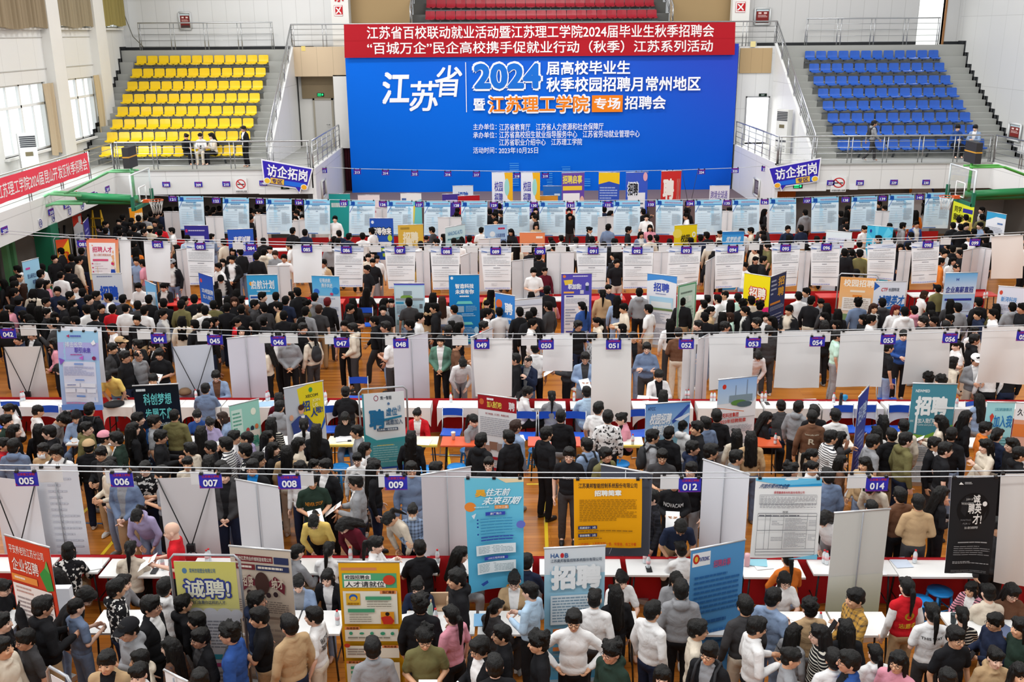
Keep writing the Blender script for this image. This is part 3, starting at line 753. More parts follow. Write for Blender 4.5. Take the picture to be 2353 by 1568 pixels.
MB().tube([(XL+.2, 46.3, 11), (XL+.25, 46.5, 9.2), (XL+.5, 46.7, 8.1), (XL+.9, 46.8, 7.62)], .02, 5).obj('rope', mat('cord', '77756c', .8), label='grey rope hanging down the corner left of the yellow seats', cat='rope')

# ---------------------------------------------------------------- stadium seats
def seat_mesh(name):
    m = MB(); w = .215
    prof = [(-.2, -.02), (-.17, .015), (.0, .0), (.1, .02), (.155, .09), (.18, .2), (.2, .31), (.215, .345)]
    def f(u, v, off):
        i = min(int(v*7), 6); t = v*7-i
        y = prof[i][0]*(1-t)+prof[i+1][0]*t; z = prof[i][1]*(1-t)+prof[i+1][1]*t
        a = (u-.5)*2; k = 1-.16*max(0, v-.85)/.15
        z += .03*a*a*(1-v); y -= .03*a*a*v
        return (a*w*k*(.97 if v < .1 else 1), y-off*v, z-off*(1-v))
    m.grid(lambda u, v: f(u, v, 0), 6, 7); b = len(m.v)
    m.grid(lambda u, v: f(1-u, v, .025), 6, 7)
    for e in range(4):
        m.grid(lambda u, v: f(*[(u, 0), (1, u), (1-u, 1), (0, 1-u)][e], 0) if v < .5 else f(*[(1-u, 0), (0, u), (u, 1), (1, 1-u)][e], .025), 6, 1)
    return m.mesh(name, [])
def seat_block(colname, hexc, xs, ys, zs, rows_desc, skip=()):
    sm = mat('seat_'+colname, hexc, .35, spec=.5, noise_scale=.7, noise_amt=.07)
    me = seat_mesh('seat_shell_'+colname); me.materials.append(sm)
    bk = MB().box((-.03, -.05, -.115), (.03, .06, -.02)).mesh('seat_bracket_'+colname, [mat('seat_steel', '6f7479', .45, .6)])
    n = len(xs)
    for r, (y, z) in enumerate(zip(ys, zs)):
        rail = empty('seat_rail', (sum(xs)/n, y, z-.15), label='grey steel rail under the %s of %s seats' % (rows_desc[r], colname), cat='seat rail')
        MB().box((xs[0]-sum(xs)/n-.25, -.06, -.03), (xs[-1]-sum(xs)/n+.25, .08, .03)).obj('crossbar', mat('seat_steel', '6f7479', .45, .6), rail)
        for k in range(4):
            x = xs[0]+(xs[-1]-xs[0])*(k+.5)/4-sum(xs)/n
            MB().prism([(-.02, -.03), (.05, -.03), (.3, -.29), (.2, -.29)], 'x', x-.03, x+.03).obj('leg', mat('seat_steel', '6f7479', .45, .6), rail)
        for i, x in enumerate(xs):
            if (r, i) in skip: continue
            t = link('stadium_seat', me, None, (x, y, z), label='%s plastic stadium seat, %s from the left in the %s' % (colname, ORD[i], rows_desc[r]), cat='seat', group='%s stadium seats' % colname)
            t.rotation_euler = (0, 0, R(random.uniform(-1, 1)))
            link('bracket', bk, t)
RD = ['front row', 'second row up', 'third row up', 'fourth row up', 'fifth row up', 'sixth row up', 'seventh row up', 'top row']
seat_block('yellow', 'e8c20c', [-15.45+.487*i for i in range(12)], ROWY, PAN, RD)
seat_block('blue', '2458b4', [14.18+.505*i for i in range(12)], ROWY, PAN, RD)
_ya = 47.35
_zr = [aty(1240, 42, 47.35).z, aty(1240, 15, 48.3).z]
seat_block('red', 'a3182b', [-2.75+.455*i for i in range(23)], [47.35, 48.3], _zr, ['front row above the banner', 'second row above the banner'])

# ---------------------------------------------------------------- wires, number tags and hung posters
DIG = ['zero','one','two','three','four','five','six','seven','eight','nine']
def spell(s): return '-'.join(DIG[int(c)] for c in s)
wire_m = mat('wire', 'c9cdd2', .4, .3); clip_m = mat('binder_clip', '17181b', .4)
CLIP = MB().box((-.022, -.018, -.012), (.022, .018, .02)).tube([(-.01, 0, .02), (-.012, .01, .05), (.012, .01, .05), (.01, 0, .02)], .003, 4).mesh('clip', [clip_m])
ROW = {1: 12.08, 2: 18.45, 3: 27.2, 4: 36.75, 5: 40.2}
def wire(label, y, pts, dy=0, dz=0):
    P = []
    for px, py in pts:
        p = aty(px, py, y); P.append((p.x, y+dy, p.z+dz))
    MB().tube(P, .008 if y < 25 else .011, 5).obj('hanging_wire', wire_m, label=label, cat='wire')
WIRES = {1: [(-60, 1079), (0, 1081), (750, 1092), (1176, 1098), (1500, 1099), (2000, 1097), (2353, 1094), (2420, 1093)],
         2: [(-60, 752), (0, 754), (590, 773), (900, 778), (1176, 779), (1500, 778), (1753, 774), (2100, 766), (2353, 759), (2420, 757)],
         3: [(0, 536), (150, 546), (400, 556), (780, 566), (1200, 567), (1580, 565), (1900, 558), (2150, 551), (2353, 540), (2420, 536)],
         4: [(270, 446), (400, 451), (690, 458), (960, 462), (1250, 462), (1550, 459), (1830, 454), (2050, 446), (2240, 441)],
         5: [(718, 383), (820, 388), (1030, 392), (1190, 394), (1400, 394), (1560, 391), (1690, 386), (1770, 381)]}
for k, w in WIRES.items():
    wire('thin white wire of the %s row carrying posters and number tags' % (['', 'nearest', 'second', 'third', 'fourth', 'stage-front'][k]), ROW[k], w)
for k, dy in ((1, .14), (2, .3), (3, .3)):
    w = [(px, py-(0 if k > 1 else 0)) for px, py in WIRES[k]]
    wire('second white wire just behind the front wire of the %s row' % ['', 'nearest', 'second', 'third'][k], ROW[k], w, dy, .012)
def wire_y(row, px):
    w = WIRES[row]
    for (x0, y0), (x1, y1) in zip(w, w[1:]):
        if x0 <= px <= x1: return y0+(y1-y0)*(px-x0)/(x1-x0)
    return w[-1][1]
def clip(parent, p, rel):
    o = link('clip', CLIP, parent, Vector(p)-Vector(rel)); return o
def rooted(o, name, base, **kw):
    """parent a mesh built in world space to an Empty standing at base"""
    t = empty(name, base, **kw); o.parent = t; o.matrix_parent_inverse = Matrix.Translation(-Vector(base)); return t
def number_tag(s, px, py, row=None, y=None, x=None, w=.297, tilt=0):
    h = .2
    if x is not None:
        c = atx(px, py, x); f = lambda u, v, l=0: Vector((x+(1 if x < 0 else -1)*l, c.y+(u-.5)*w*(1 if x < 0 else -1), c.z-(v-.5)*h))
    else:
        yy = y or ROW[row]-.02; c = aty(px, py, yy); f = lambda u, v, l=0: Vector((c.x+(u-.5)*w, yy-l, c.z-(v-.5)*h+tilt*(u-.5)))
    spec = [('g', '3f36b8', '2c35a6'), ('p', [(0, .75), (0, 1), (.12, 1)], 'b0305e'), ('r', .0, .93, 1, 1, '6a2f94'), ('t', '江苏理工学院', .14, .06, .9, .24, 'c43a56', .02), ('t', s, .17, .36, .83, .86, 'f2f3f8', .035)]
    o = sheet('card', f, spec, base='3338ac', nu=2, nv=2, th=.004)
    where = {1: 'hung in the nearest row', 2: 'hung in the second row', 3: 'hung in the third row', 4: 'hung in the fourth row', 5: 'hung before the stage'}.get(row, 'stuck on the balcony front')
    t = rooted(o, 'number_tag', f(.5, 1), label='blue number tag reading %s %s' % (spell(s), where), cat='number tag')
    if row:
        for u in (.12, .88): clip(t, f(u, -.02), f(.5, 1))
TAGS = {1: '005 61 1101,006 280 1103,007 484 1106,008 665 1108,009 910 1110,012 1585 1115,014 2015 1113',
        2: '042 19 766,044 365 778,045 494 781,046 640 784,047 785 787,048 921 789,049 1107 791,050 1255 792,051 1410 792,052 1577 791,053 1731 788,054 1878 785,055 2041 780,056 2183 777,057 2353 772',
        3: '081 190 560,082 362 562,083 460 566,084 577 569,085 705 572,086 796 574,087 919 575,088 1026 577,089 1139 577,090 1241 577,091 1363 576,092 1464 576,093 1577 575,094 1684 573,095 1805 570,096 1899 568,098 2132 562,099 2240 557',
        4: '121 397 457,122 497 461,123 597 463,124 687 465,125 790 467,126 880 469,127 963 470,128 1049 471,129 1135 471,130 1227 471,131 1311 471,132 1397 470,133 1496 469,134 1586 467,135 1671 466,136 1757 464,137 1855 461,138 1943 459,139 2028 456,140 2113 453',
        5: '212 743 392,213 821 395,214 886 397,215 953 399,216 1029 400,217 1095 401,218 1188 404,219 1253 404,220 1320 403,221 1401 403,222 1468 401,223 1539 398,224 1612 395,225 1689 392,226 1758 388'}
TAGPX = {}
for row, s in TAGS.items():
    for e in s.split(','):
        a, b, c = e.split(); TAGPX[a] = (int(b), int(c)); number_tag(a, int(b), int(c), row)
for e in '208 382 424,209 456 424,210 520 423,198 605 421,227 1909 420,228 1976 420,229 2054 419,230 2128 419'.split(','):
    a, b, c = e.split(); number_tag(a, int(b), int(c), None, 38.56)
for e in '201 10 529,203 117 487,204 152 472,205 184 455,206 213 448,207 247 434'.split(','):
    a, b, c = e.split(); number_tag(a, int(b), int(c), None, None, -14.36, .42)
# plain white backs of the tags that face the other way
def blank_tag(px, row, dy, desc, py=None):
    y = ROW[row]+dy; py = py or wire_y(row, px)
    w = .31 if row < 3 else .3
    c = aty(px, py, ROW[row]); f = lambda u, v, l=0: Vector((c.x+(u-.5)*w, y-l, c.z-.02-v*.21))
    o = sheet('card', f, [], base='dedcdc', nu=1, nv=1)
    t = rooted(o, 'tag_back', f(.5, 1), label='plain white back of a number tag %s' % desc, cat='number tag')
    for u in (.15, .85): clip(t, f(u, -.03), f(.5, 1))
def tag_near(px, row):
    b = min(((abs(TAGPX[e.split()[0]][0]-px), e.split()[0]) for e in TAGS[row].split(',')))
    return b[1], ('right' if px > TAGPX[b[1]][0] else 'left')
seen_b = set()
for row, dy, xs in ((1, .14, (103, 258, 456, 688, 893, 1549, 1984)), (2, .3, (47, 320, 460, 605, 658, 758, 899, 1056, 1217, 1594, 1757, 1903, 2060, 2205)),
                    (3, .3, (430, 540, 745, 860, 985, 1085, 1210, 1290, 1420, 1530, 1640, 1740, 1845, 1960, 2050, 2185, 2300))):
    for px in xs:
        n, sd = tag_near(px, row); blank_tag(px, row, dy, 'just %s of tag %s' % (sd, spell(n)))

W9 = 'f4f5f8'
def poster(TL, TR, BL, BR, row, spec, label, base=W9, name='hanging_poster', dy=0.0, nclip=2, cat='poster', grp=None, wave=.012, mats=None):
    y = ROW[row]+dy
    p = [aty(q[0], q[1], y) for q in (TL, TR, BL, BR)]
    f = sheet_fn(*p, .03, Vector((0, -1, 0)), wave, TL[0]*.1)
    o = sheet('sheet', f, spec, base=base, mats=mats)
    t = rooted(o, name, f(.5, 1), label=label, cat=cat, group=grp)
    for i in range(nclip):
        u = .06+.88*i/(nclip-1); clip(t, f(u, -.004)+Vector((0, 0, -.01)), f(.5, 1))
    return t
def sheet_mat(c='f0f0f2'):
    return print_mat('thin_white_vinyl', .6)
# row 4: light-blue recruitment posters
def blue_spec(sd):
    return [('g', '8ccdee', 'dff0fa'), ('r', .0, .16, 1, .9, 'd9ecf8', 'c9e4f6'), ('g2',), ('r', 0, .12, 1, .14, '3a7fc4'), ('t', '聘', .05, .02, .22, .15, '1b4fa8', .05), ('n', .17, .12, .02, .34, .02, '2660b8', 1.4),
            ('l', .32, .05, .95, .1, 2, 'b8608a', .4, 4, sd), ('l', .3, .16, .72, .19, 1, '4f7fae', .8, 6, sd), ('l', .12, .215, .9, .3, 5, '8ea9c0', .5, 5, sd), ('l', .45, .325, .56, .345, 1, '6b84a0', .8, 2, sd),
            ('l', .1, .38, .55, .85, 7, 'b9cbd9', .16, 5, sd+1), ('l', .6, .38, .92, .72, 13, 'b4c3cf', .5, 3, sd+2), ('r', 0, .965, .52, .985, '2b66bc')]
B4 = '409 451 467 451 415 529 472 530,512 455 572 455 514 537 574 537,611 457 670 457 614 538 672 538,699 459 758 459 701 538 759 538,803 461 862 461 802 541 861 541,890 462 950 462 889 541 949 541,975 463 1035 463 974 543 1034 543,1060 463 1120 463 1059 543 1119 543,1156 464 1217 463 1156 543 1217 543,1239 463 1300 463 1239 543 1299 543,1322 463 1384 463 1321 543 1383 543,1410 462 1471 461 1409 543 1470 542,1507 459 1569 461 1506 540 1567 541,1597 460 1659 459 1596 541 1658 540,1683 459 1745 458 1681 540 1743 539,1768 456 1829 456 1766 538 1828 537,1865 454 1927 452 1863 536 1925 535,1957 452 2016 450 1951 531 2010 530,2042 448 2101 447 2036 528 2096 527,2127 444 2184 443 2119 525 2177 525'
t4 = [e.split()[0] for e in TAGS[4].split(',')]
for i, e in enumerate(B4.split(',')):
    q = list(map(int, e.split()))
    sp = [x for x in blue_spec(i) if x[0] != 'g2']
    poster(q[0:2], q[2:4], q[4:6], q[6:8], 4, sp, 'light-blue recruitment poster hung just right of tag %s' % spell(t4[i]), 'bfe2f5', grp='light-blue posters of the fourth row', dy=-.03)
# row 3: white posters with a train-like header
def train_spec(sd):
    return [('r', 0, .02, 1, .13, 'dfe5f3', 'cfd8ea'), ('e', .12, .085, .2, .03, 'eef2fa'), ('n', 0, .135, 1, .12, .012, '7d8fb4', 1.3), ('n', .02, .1, .2, .125, .02, '3b62b4', 1.3), ('l', .5, .06, .9, .09, 1, '9ba8cc', .6, 6, sd),
            ('l', .2, .17, .8, .195, 1, '8f9096', .6, 8, sd), ('l', .06, .23, .94, .4, 5, 'c6c7cc', .42, 6, sd+1), ('n', .03, .43, .97, .43, .012, '5c5f6a', 1.3), ('l', .38, .475, .62, .495, 1, '8a8b94', .7, 3, sd),
            ('l', .08, .53, .9, .72, 4, 'cfd0d5', .25, 4, sd+2), ('n', .03, .79, .97, .79, .012, '5c5f6a', 1.3), ('l', .28, .84, .5, .91, 4, 'c4c5cc', .3, 2, sd), ('l', .04, .95, .96, .975, 1, 'aab4ea', .8, 12, sd)]
B3 = ['082 330 552 392 556 338 645 392 651', '083 427 556 493 558 437 655 493 655', '086 768 565 836 566 769 660 833 660', '087 883 566 955 566 893 664 953 664', '088 988 566 1057 567 995 666 1055 666', '089 1104 567 1175 567 1113 666 1174 666',
      '091 1323 567 1395 567 1330 666 1391 665', '092 1431 567 1502 567 1431 664 1497 664', '093 1537 567 1612 565 1530 660 1603 655', '094 1643 565 1712 563 1642 664 1702 660', '095 1773 562 1839 560 1773 661 1830 657', '096 1863 560 1930 558 1863 656 1926 658',
      '097 1993 562 2060 558 1992 640 2052 645', '098 2094 557 2159 553 2094 653 2152 650']
for i, e in enumerate(B3):
    e = e.split(); q = list(map(int, e[1:]))
    if e[0] == '097': lb = 'white poster with sagging header hung between tags %s and %s' % (spell('096'), spell('098'))
    else: lb = 'white recruitment poster hung behind tag %s' % spell(e[0])
    poster(q[0:2], q[2:4], q[4:6], q[6:8], 3, [] if e[0] == '082' else train_spec(i+40), lb, 'f3f3f6', dy=.03, grp='white posters of the third row')
poster((672, 562), (740, 562), (675, 650), (740, 650), 3, [], 'plain white sheet hung behind tag %s' % spell('085'), 'f1f1f3', dy=.03)
poster((2278, 541), (2351, 538), (2277, 641), (2350, 640), 3, [], 'plain cream sheet hung at the end of the third row past tag %s' % spell('099'), 'ece6e2', dy=.02)
poster((198, 548), (272, 549), (208, 643), (276, 642), 3, [('g', 'ee7f62', 'f0e0a0'), ('r', .08, .1, .9, .93, 'f7f0f3'), ('t', '招聘人才', .17, .19, .8, .33, 'd6396a', .03), ('t', '加入我们成就未来', .2, .36, .76, .42, 'dd8f7c', .01), ('r', .16, .49, .66, .54, 'e0567d'),
       ('l', .2, .6, .62, .9, 5, 'c9b6c0', .2, 3, 4), ('e', .14, .6, .025, .018, 'cf3d68'), ('e', .14, .7, .025, .018, 'cf3d68'), ('e', .14, .8, .025, .018, 'cf3d68'), ('e', .8, .6, .05, .035, 'd6396a'), ('r', .74, .66, .86, .74, 'f4e4e4'), ('p', [(.74, .74), (.86, .74), (.9, .92), (.8, .92), (.8, .8), (.78, .92), (.71, .92)], '2d4fb0')],
       'pink and yellow recruitment poster hung right of tag %s' % spell('081'), 'f3e9ea', dy=-.02)
poster((274, 549), (300, 552), (281, 690), (305, 688), 3, [], 'long plain white sheet hung right of the pink and yellow poster', 'f2f2f4', dy=.02)
# row 2: blank white backs and two printed sheets
def plain(q, row, label, base='ececee', dy=.0, **k): poster(q[0:2], q[2:4], q[4:6], q[6:8], row, [], label, base, dy=dy, **k)
plain((1084, 778, 1177, 777, 1093, 912, 1176, 912), 2, 'tall white sheet hung behind tag %s, reaching the table' % spell('049'), 'e9e8e8', .05)
plain((1247, 770, 1316, 768, 1247, 853, 1315, 853), 2, 'short square white sheet hung right of tag %s' % spell('050'), 'e6e7e9', .27)
plain((1360, 780, 1451, 778, 1357, 968, 1449, 970), 2, 'longest plain white sheet of the second row, hung behind tag %s' % spell('051'), 'e4e3e2', .05, nclip=3)
plain((1629, 768, 1732, 765, 1629, 897, 1726, 886), 2, 'greyish white sheet with a curled bottom hung behind tag %s' % spell('053'), 'dfdfe0', .27)
plain((1787, 763, 1886, 761, 1778, 892, 1882, 892), 2, 'square light-grey sheet hung behind tag %s' % spell('054'), 'dededf', .27)
plain((1932, 762, 2033, 758, 1920, 889, 2024, 889), 2, 'square light-grey sheet hung behind tag %s' % spell('055'), 'dcdcdd', .27)
plain((2085, 758, 2183, 757, 2072, 884, 2178, 880), 2, 'square light-grey sheet hung behind tag %s' % spell('056'), 'dad9d9', .27)
plain((2258, 752, 2362, 750, 2242, 879, 2356, 883), 2, 'wrinkled wide white sheet hung at the far end of the second row', 'e2e1e1', .27, wave=.03)
VIO = [('g', '9fd0f0', 'b4c4ee'), ('r', .0, .14, 1, .36, 'b7b4ec', 'a9b8f0'), ('r', .1, .38, .9, .9, 'dfe2f6', 'e6e8f8'), ('t', '搏击长空', .18, .13, .6, .2, 'dfe9fb', .02), ('t', '职引未来', .4, .2, .8, .27, '6a5cc0', .04), ('l', .3, .285, .7, .3, 1, 'b25a9c', .8, 5, 3), ('p', [(.22, .06), (.3, .04), (.3, .08)], 'b03a6c'), ('l', .32, .05, .58, .075, 1, '5d6cc0', .8, 3, 2),
       ('p', [(.82, .14), (.9, .1), (.94, .15), (.86, .17)], 'f4f5fb'), ('p', [(.02, .33), (.16, .36), (.05, .42)], '8a5ec8'), ('p', [(.5, .33), (.62, .3), (.6, .36)], 'c36fd0'), ('e', .88, .33, .05, .025, '8b2c5e'),
       ('l', .12, .44, .86, .56, 7, 'a5acd4', .4, 7, 5), ('r', .38, .395, .6, .42, '8aa6e0'), ('r', .38, .6, .6, .62, '8aa6e0'), ('r', .38, .81, .6, .83, '6f97da'), ('r', .12, .65, .48, .7, 'eceefa'), ('r', .52, .65, .88, .7, 'eceefa'), ('r', .12, .72, .36, .77, 'eceefa'), ('r', .4, .72, .62, .77, 'eceefa'), ('r', .66, .72, .88, .77, 'eceefa'),
       ('l', .18, .665, .42, .69, 1, '8f96c0', .5, 2, 1), ('l', .12, .9, .88, .92, 1, 'd28ab4', .8, 8, 1), ('r', 0, .93, 1, 1, '6f9be6')]
poster((131, 760), (225, 762), (145, 941), (238, 941), 2, VIO, 'tall pale-violet recruitment poster hung between tags %s and %s' % (spell('042'), spell('044')), 'b9c6ef', dy=-.02, nclip=4)
plain((140, 750, 233, 752, 150, 880, 243, 880), 2, 'white sheet hung right behind the pale-violet poster', 'e7eaf2', .3)
# row 1
SKY = [('g', '6fc5de', '58b4de'), ('e', .08, .24, .1, .04, 'e8893a'), ('p', [(.55, 0), (1, 0), (1, .03), (.7, .04)], 'f0d9b0'), ('t', '昊', .17, .095, .36, .155, 'f0b23c', .045), ('t', '往无前', .34, .085, .74, .15, 'eef8fc', .03, .12), ('t', '未来可期', .27, .155, .9, .225, 'eef8fc', .03, .12), ('l', .15, .235, .5, .25, 1, 'a8dcec', .7, 7, 3), ('r', .5, .23, .74, .262, 'ee9a52'), ('t', '二十二届', .52, .236, .72, .257, 'fdf3e6', .01),
       ('r', .34, .285, .68, .315, '3c4db4'), ('t', '原厂简介', .42, .29, .62, .31, 'eef4fb', .01), ('l', .25, .34, .8, .55, 8, '3d8fc0', .25, 4, 6), ('l', .25, .5, .82, .55, 2, '3f55b0', .4, 5, 6), ('e', .2, .345, .015, .007, '2a4aa0'), ('e', .2, .375, .015, .007, '2a4aa0'), ('e', .2, .405, .015, .007, '2a4aa0'), ('e', .2, .47, .015, .007, '2a4aa0'),
       ('r', .16, .57, .86, .66, 'e9f2f6'), ('l', .2, .585, .82, .65, 5, '9fb4bd', .4, 9, 3), ('r', .3, .68, .72, .71, '3c4db4'), ('t', '1200工程师招募', .36, .686, .66, .704, 'dfe8fb', .01), ('r', .17, .725, .86, .83, 'e9f2f6'), ('l', .2, .74, .82, .82, 6, '9fb4bd', .4, 9, 4),
       ('p', [(.22, .92), (.34, .895), (.36, .92), (.26, .945)], '2f52a8'), ('e', .95, .4, .08, .035, '6a74c8'), ('e', .9, .93, .06, .03, '4652a8'), ('p', [(.1, .3), (.18, .28), (.14, .33)], 'dfe6ee'), ('e', .8, .97, .12, .025, 'e8a24a')]
poster((1067, 1099), (1203, 1099), (1079, 1363), (1203, 1342), 1, SKY, 'tall sky-blue cartoon recruitment poster hung in the nearest row', '62bbde', dy=-.02, nclip=3)
ORA = [('g', 'efa417', 'eda30f'), ('t', '江苏昊邦智能控制系统股份有限公司', .07, .055, .93, .125, '2a2a30', .012), ('t', '招聘简章', .3, .15, .7, .235, 'f4f2ea', .045), ('l', .08, .28, .92, .6, 13, 'a3711a', .4, 14, 2), ('r', .06, .655, .34, .705, '2c3568'), ('t', '机械设计：3名', .08, .663, .32, .697, 'f2f2f2', .012), ('l', .06, .725, .86, .755, 1, 'a3711a', .6, 10, 2), ('r', .06, .77, .34, .82, '2c3568'), ('t', '导购销售：2名', .08, .778, .32, .812, 'f2f2f2', .012), ('l', .06, .84, .76, .865, 1, 'a3711a', .6, 10, 4), ('t', '公司福利：入职即五险一金、有宿舍、有工作餐', .06, .905, .92, .955, 'd84a1e', .012)]
poster((1318, 1101), (1475, 1101), (1319, 1260), (1473, 1258), 1, ORA, 'orange-yellow poster with a company text hung over a dark panel', 'efa417', dy=-.03)
poster((1474, 1098), (1493, 1099), (1400, 1275), (1490, 1280), 1, [], 'dark grey sheet hanging behind the orange-yellow poster', '4b4d57', dy=.12)
FRM = [('p', [(.0, .0), (1, 0), (1, .06), (.45, .085), (0, .03)], '6cc0e6'), ('p', [(.3, .08), (1, .06), (1, .09), (.5, .1)], '2f98d0'), ('t', '开放的常州欢迎您', .05, .065, .48, .12, '23457a', .02, .1), ('t', '盛德鑫泰新材料股份有限公司', .28, .15, .74, .18, 'c2414c', .012), ('f', .07, .2, .93, .31, .004, '8c8c92', .82), ('l', .08, .215, .92, .36, 9, '9fa0a6', .4, 16, 2), ('t', '校招', .42, .385, .5, .41, '55565c', .01),
       ('f', .06, .42, .94, .95, .005, '6f7076', .82), ('n', .06, .455, .94, .455, .005, '6f7076', .82), ('n', .06, .63, .94, .63, .005, '6f7076', .82), ('n', .06, .87, .94, .87, .005, '6f7076', .82), ('n', .06, .905, .94, .905, .005, '6f7076', .82), ('n', .17, .42, .17, .87, .005, '6f7076', .82), ('n', .24, .42, .24, .87, .005, '6f7076', .82), ('n', .44, .42, .44, .87, .005, '6f7076', .82), ('n', .8, .42, .8, .87, .005, '6f7076', .82),
       ('l', .07, .43, .9, .448, 1, '6a6b72', .8, 8, 3), ('l', .46, .47, .79, .62, 9, 'a5a6ab', .45, 6, 3), ('l', .46, .65, .79, .85, 12, 'a5a6ab', .45, 6, 4), ('l', .26, .5, .43, .56, 3, 'a5a6ab', .45, 3, 4), ('l', .82, .5, .93, .58, 4, 'a5a6ab', .45, 3, 5), ('l', .26, .7, .43, .76, 3, 'a5a6ab', .45, 3, 6), ('l', .82, .68, .93, .76, 5, 'a5a6ab', .45, 3, 7), ('p', [(.55, 1), (.98, .93), (.98, 1)], '7cc7e6')]
poster((1737, 1099), (1889, 1100), (1723, 1282), (1877, 1281), 1, FRM, 'white job-form poster with blue corner waves hung in the nearest row', 'efefee', dy=-.02)
BLK = [('g', '232427', '2a2b2d'), ('e', .5, .32, .36, .17, '17181a'), ('t', '诚', .48, .17, .64, .25, 'eceae6', .03), ('t', '聘英', .38, .25, .68, .36, 'eceae6', .03), ('t', '才!', .5, .36, .7, .47, 'eceae6', .03), ('e', .74, .26, .05, .025, 'eceae6'), ('t', 'JUIN US', .32, .2, .47, .225, 'c9c7c4', .005), ('t', 'WANTED', .22, .24, .48, .265, 'c9c7c4', .005), ('t', 'WAITING', .22, .41, .46, .43, '77777a', .005), ('t', 'FOR U', .28, .445, .44, .465, '8c8c8e', .005), ('t', '加入我们成就梦想', .32, .485, .62, .51, 'c9c7c4', .01), ('p', [(.14, .06), (.18, .035), (.24, .06)], 'eceae6'), ('l', .26, .035, .42, .06, 2, 'b5b5b5', .5, 2, 1), ('l', .2, .645, .85, .66, 1, 'a9a9aa', .7, 3, 2), ('l', .12, .69, .92, .8, 5, '8b8b8d', .35, 5, 3), ('l', .12, .855, .95, .885, 2, 'b2b2b3', .5, 12, 4), ('l', .1, .95, .9, .98, 2, '77787a', .4, 4, 5)]
poster((2187, 1098), (2295, 1097), (2169, 1316), (2270, 1320), 1, BLK, 'black recruitment poster with white lettering hung in the nearest row', '232427', dy=-.02)
poster((2300, 1090), (2378, 1088), (2283, 1338), (2372, 1352), 1, [], 'light-grey blank sheet hung at the end of the nearest row past the black poster', 'dbdad8', dy=.1)

# ---------------------------------------------------------------- stands with a printed sheet
def standee(TL, TR, spec, label, h=2.0, kind='roll', base=W9, back=False, bottom=None, name=None, cat=None, fh=0.0):
    """a roll-up or X-banner; TL, TR are where its top corners show"""
    a, b = atz(*TL, h), atz(*TR, h)
    if bottom: h0 = bottom
    else: h0 = .07 if kind == 'roll' else .2
    d = (b-a); w = d.length; ux = d/w; n = Vector((ux.y, -ux.x, 0))
    if n.dot(EYE-a) < 0: n = -n
    c = (a+b)/2; base_p = Vector((c.x, c.y, fh))
    f = sheet_fn(a, b, (a.x, a.y, h0+fh), (b.x, b.y, h0+fh), .0, n, .0, TL[0])
    o = sheet('banner_sheet', f, spec, base=base, nu=4, nv=10)
    t = rooted(o, name or ('roll_up_banner' if kind == 'roll' else 'x_banner'), base_p, label=label, cat=cat or 'banner stand')
    inv = Matrix.Translation(-base_p)
    s = n if back else -n       # the side the pole stands on
    def part(nm, mb, m):
        q = mb.obj(nm, m, t); q.matrix_parent_inverse = inv
    Z = Vector((0, 0, 1))
    if kind == 'roll':
        part('base', MB().box((-w/2-.02, -.09, 0), (w/2+.02, .09, .08), 0, Matrix.Translation(base_p) @ Matrix(((ux.x, n.x, 0, 0), (ux.y, n.y, 0, 0), (0, 0, 1, 0), (0, 0, 0, 1)))), alu_m)
        part('top_rail', MB().tube([a-ux*.01+Z*.008, b+ux*.01+Z*.008], .014, 6), alu_m)
        part('pole', MB().tube([base_p+s*.03, c+s*.03], .009, 6), mat('pole_grey', '9a9ca2', .4, .3))
    elif kind == 'frame':
        g = MB(); e = .05
        P = [a-ux*e+Z*(-(h-.02)), a-ux*e+Z*.02, a-ux*(e-.06)+Z*.09, b+ux*(e-.06)+Z*.09, b+ux*e+Z*.02, b+ux*e+Z*(-(h-.02))]
        g.tube(P, .018, 6); part('frame', g, mat('frame_grey', 'a9abb0', .35, .5) if not back else black)
        part('foot', MB().tube([P[0]-n*.25, P[0]+n*.25], .018, 6), black); part('foot', MB().tube([P[5]-n*.25, P[5]+n*.25], .018, 6), black)
    else:
        hub = base_p+Z*(h*.42)+s*.12
        for q in (a, b): part('arm', MB().tube([hub, q+s*.01], .009, 6), black)
        for q in (f(0, 1), f(1, 1)): part('arm', MB().tube([hub, q+s*.01], .009, 6), black)
        part('hub', MB().box((-.06, -.03, -.06), (.06, .03, .06), 0, Matrix.Translation(hub)), black)
        part('rear_leg', MB().tube([hub, base_p+s*.5], .012, 6), black)
    return t
alu_m = mat('aluminium', 'd3d4d6', .3, .6)
def lines(u0, v0, u1, v1, n, c='8d93a3', k=5, fill=.45, sd=1): return ('l', u0, v0, u1, v1, n, c, fill, k, sd)
# nearest row
standee((11, 1231), (113, 1260), [('g', 'd9472f', 'd24a33'), ('t', '平安养老险江苏分公司', .06, .05, .84, .115, 'fbe9e2', .008), ('t', '企业招聘', .08, .145, .68, .245, 'fdf3ee', .012), ('p', [(.7, .22), (.84, .16), (.95, .2), (.97, .32), (.82, .34)], '3f9a4a'), ('p', [(.84, .16), (.9, .1), (.95, .2)], '6cb860'), ('r', .04, .27, .62, .32, 'ef9a4c'), ('l', .1, .285, .34, .305, 1, 'fbe7cf', .8, 3, 2), ('r', .04, .34, .92, .7, 'f4f1f0'), lines(.1, .36, .5, .42, 2, 'c7a49c'), lines(.1, .44, .88, .66, 7, 'a39a9c', 5), ('r', .04, .73, .6, .78, 'ef9a4c'), ('r', .04, .8, .92, 1, 'f4f1f0'), lines(.1, .83, .6, .95, 3, 'a39a9c')],
        'red roll-up banner with white lettering and a cactus drawing at the near left', base='d9472f')
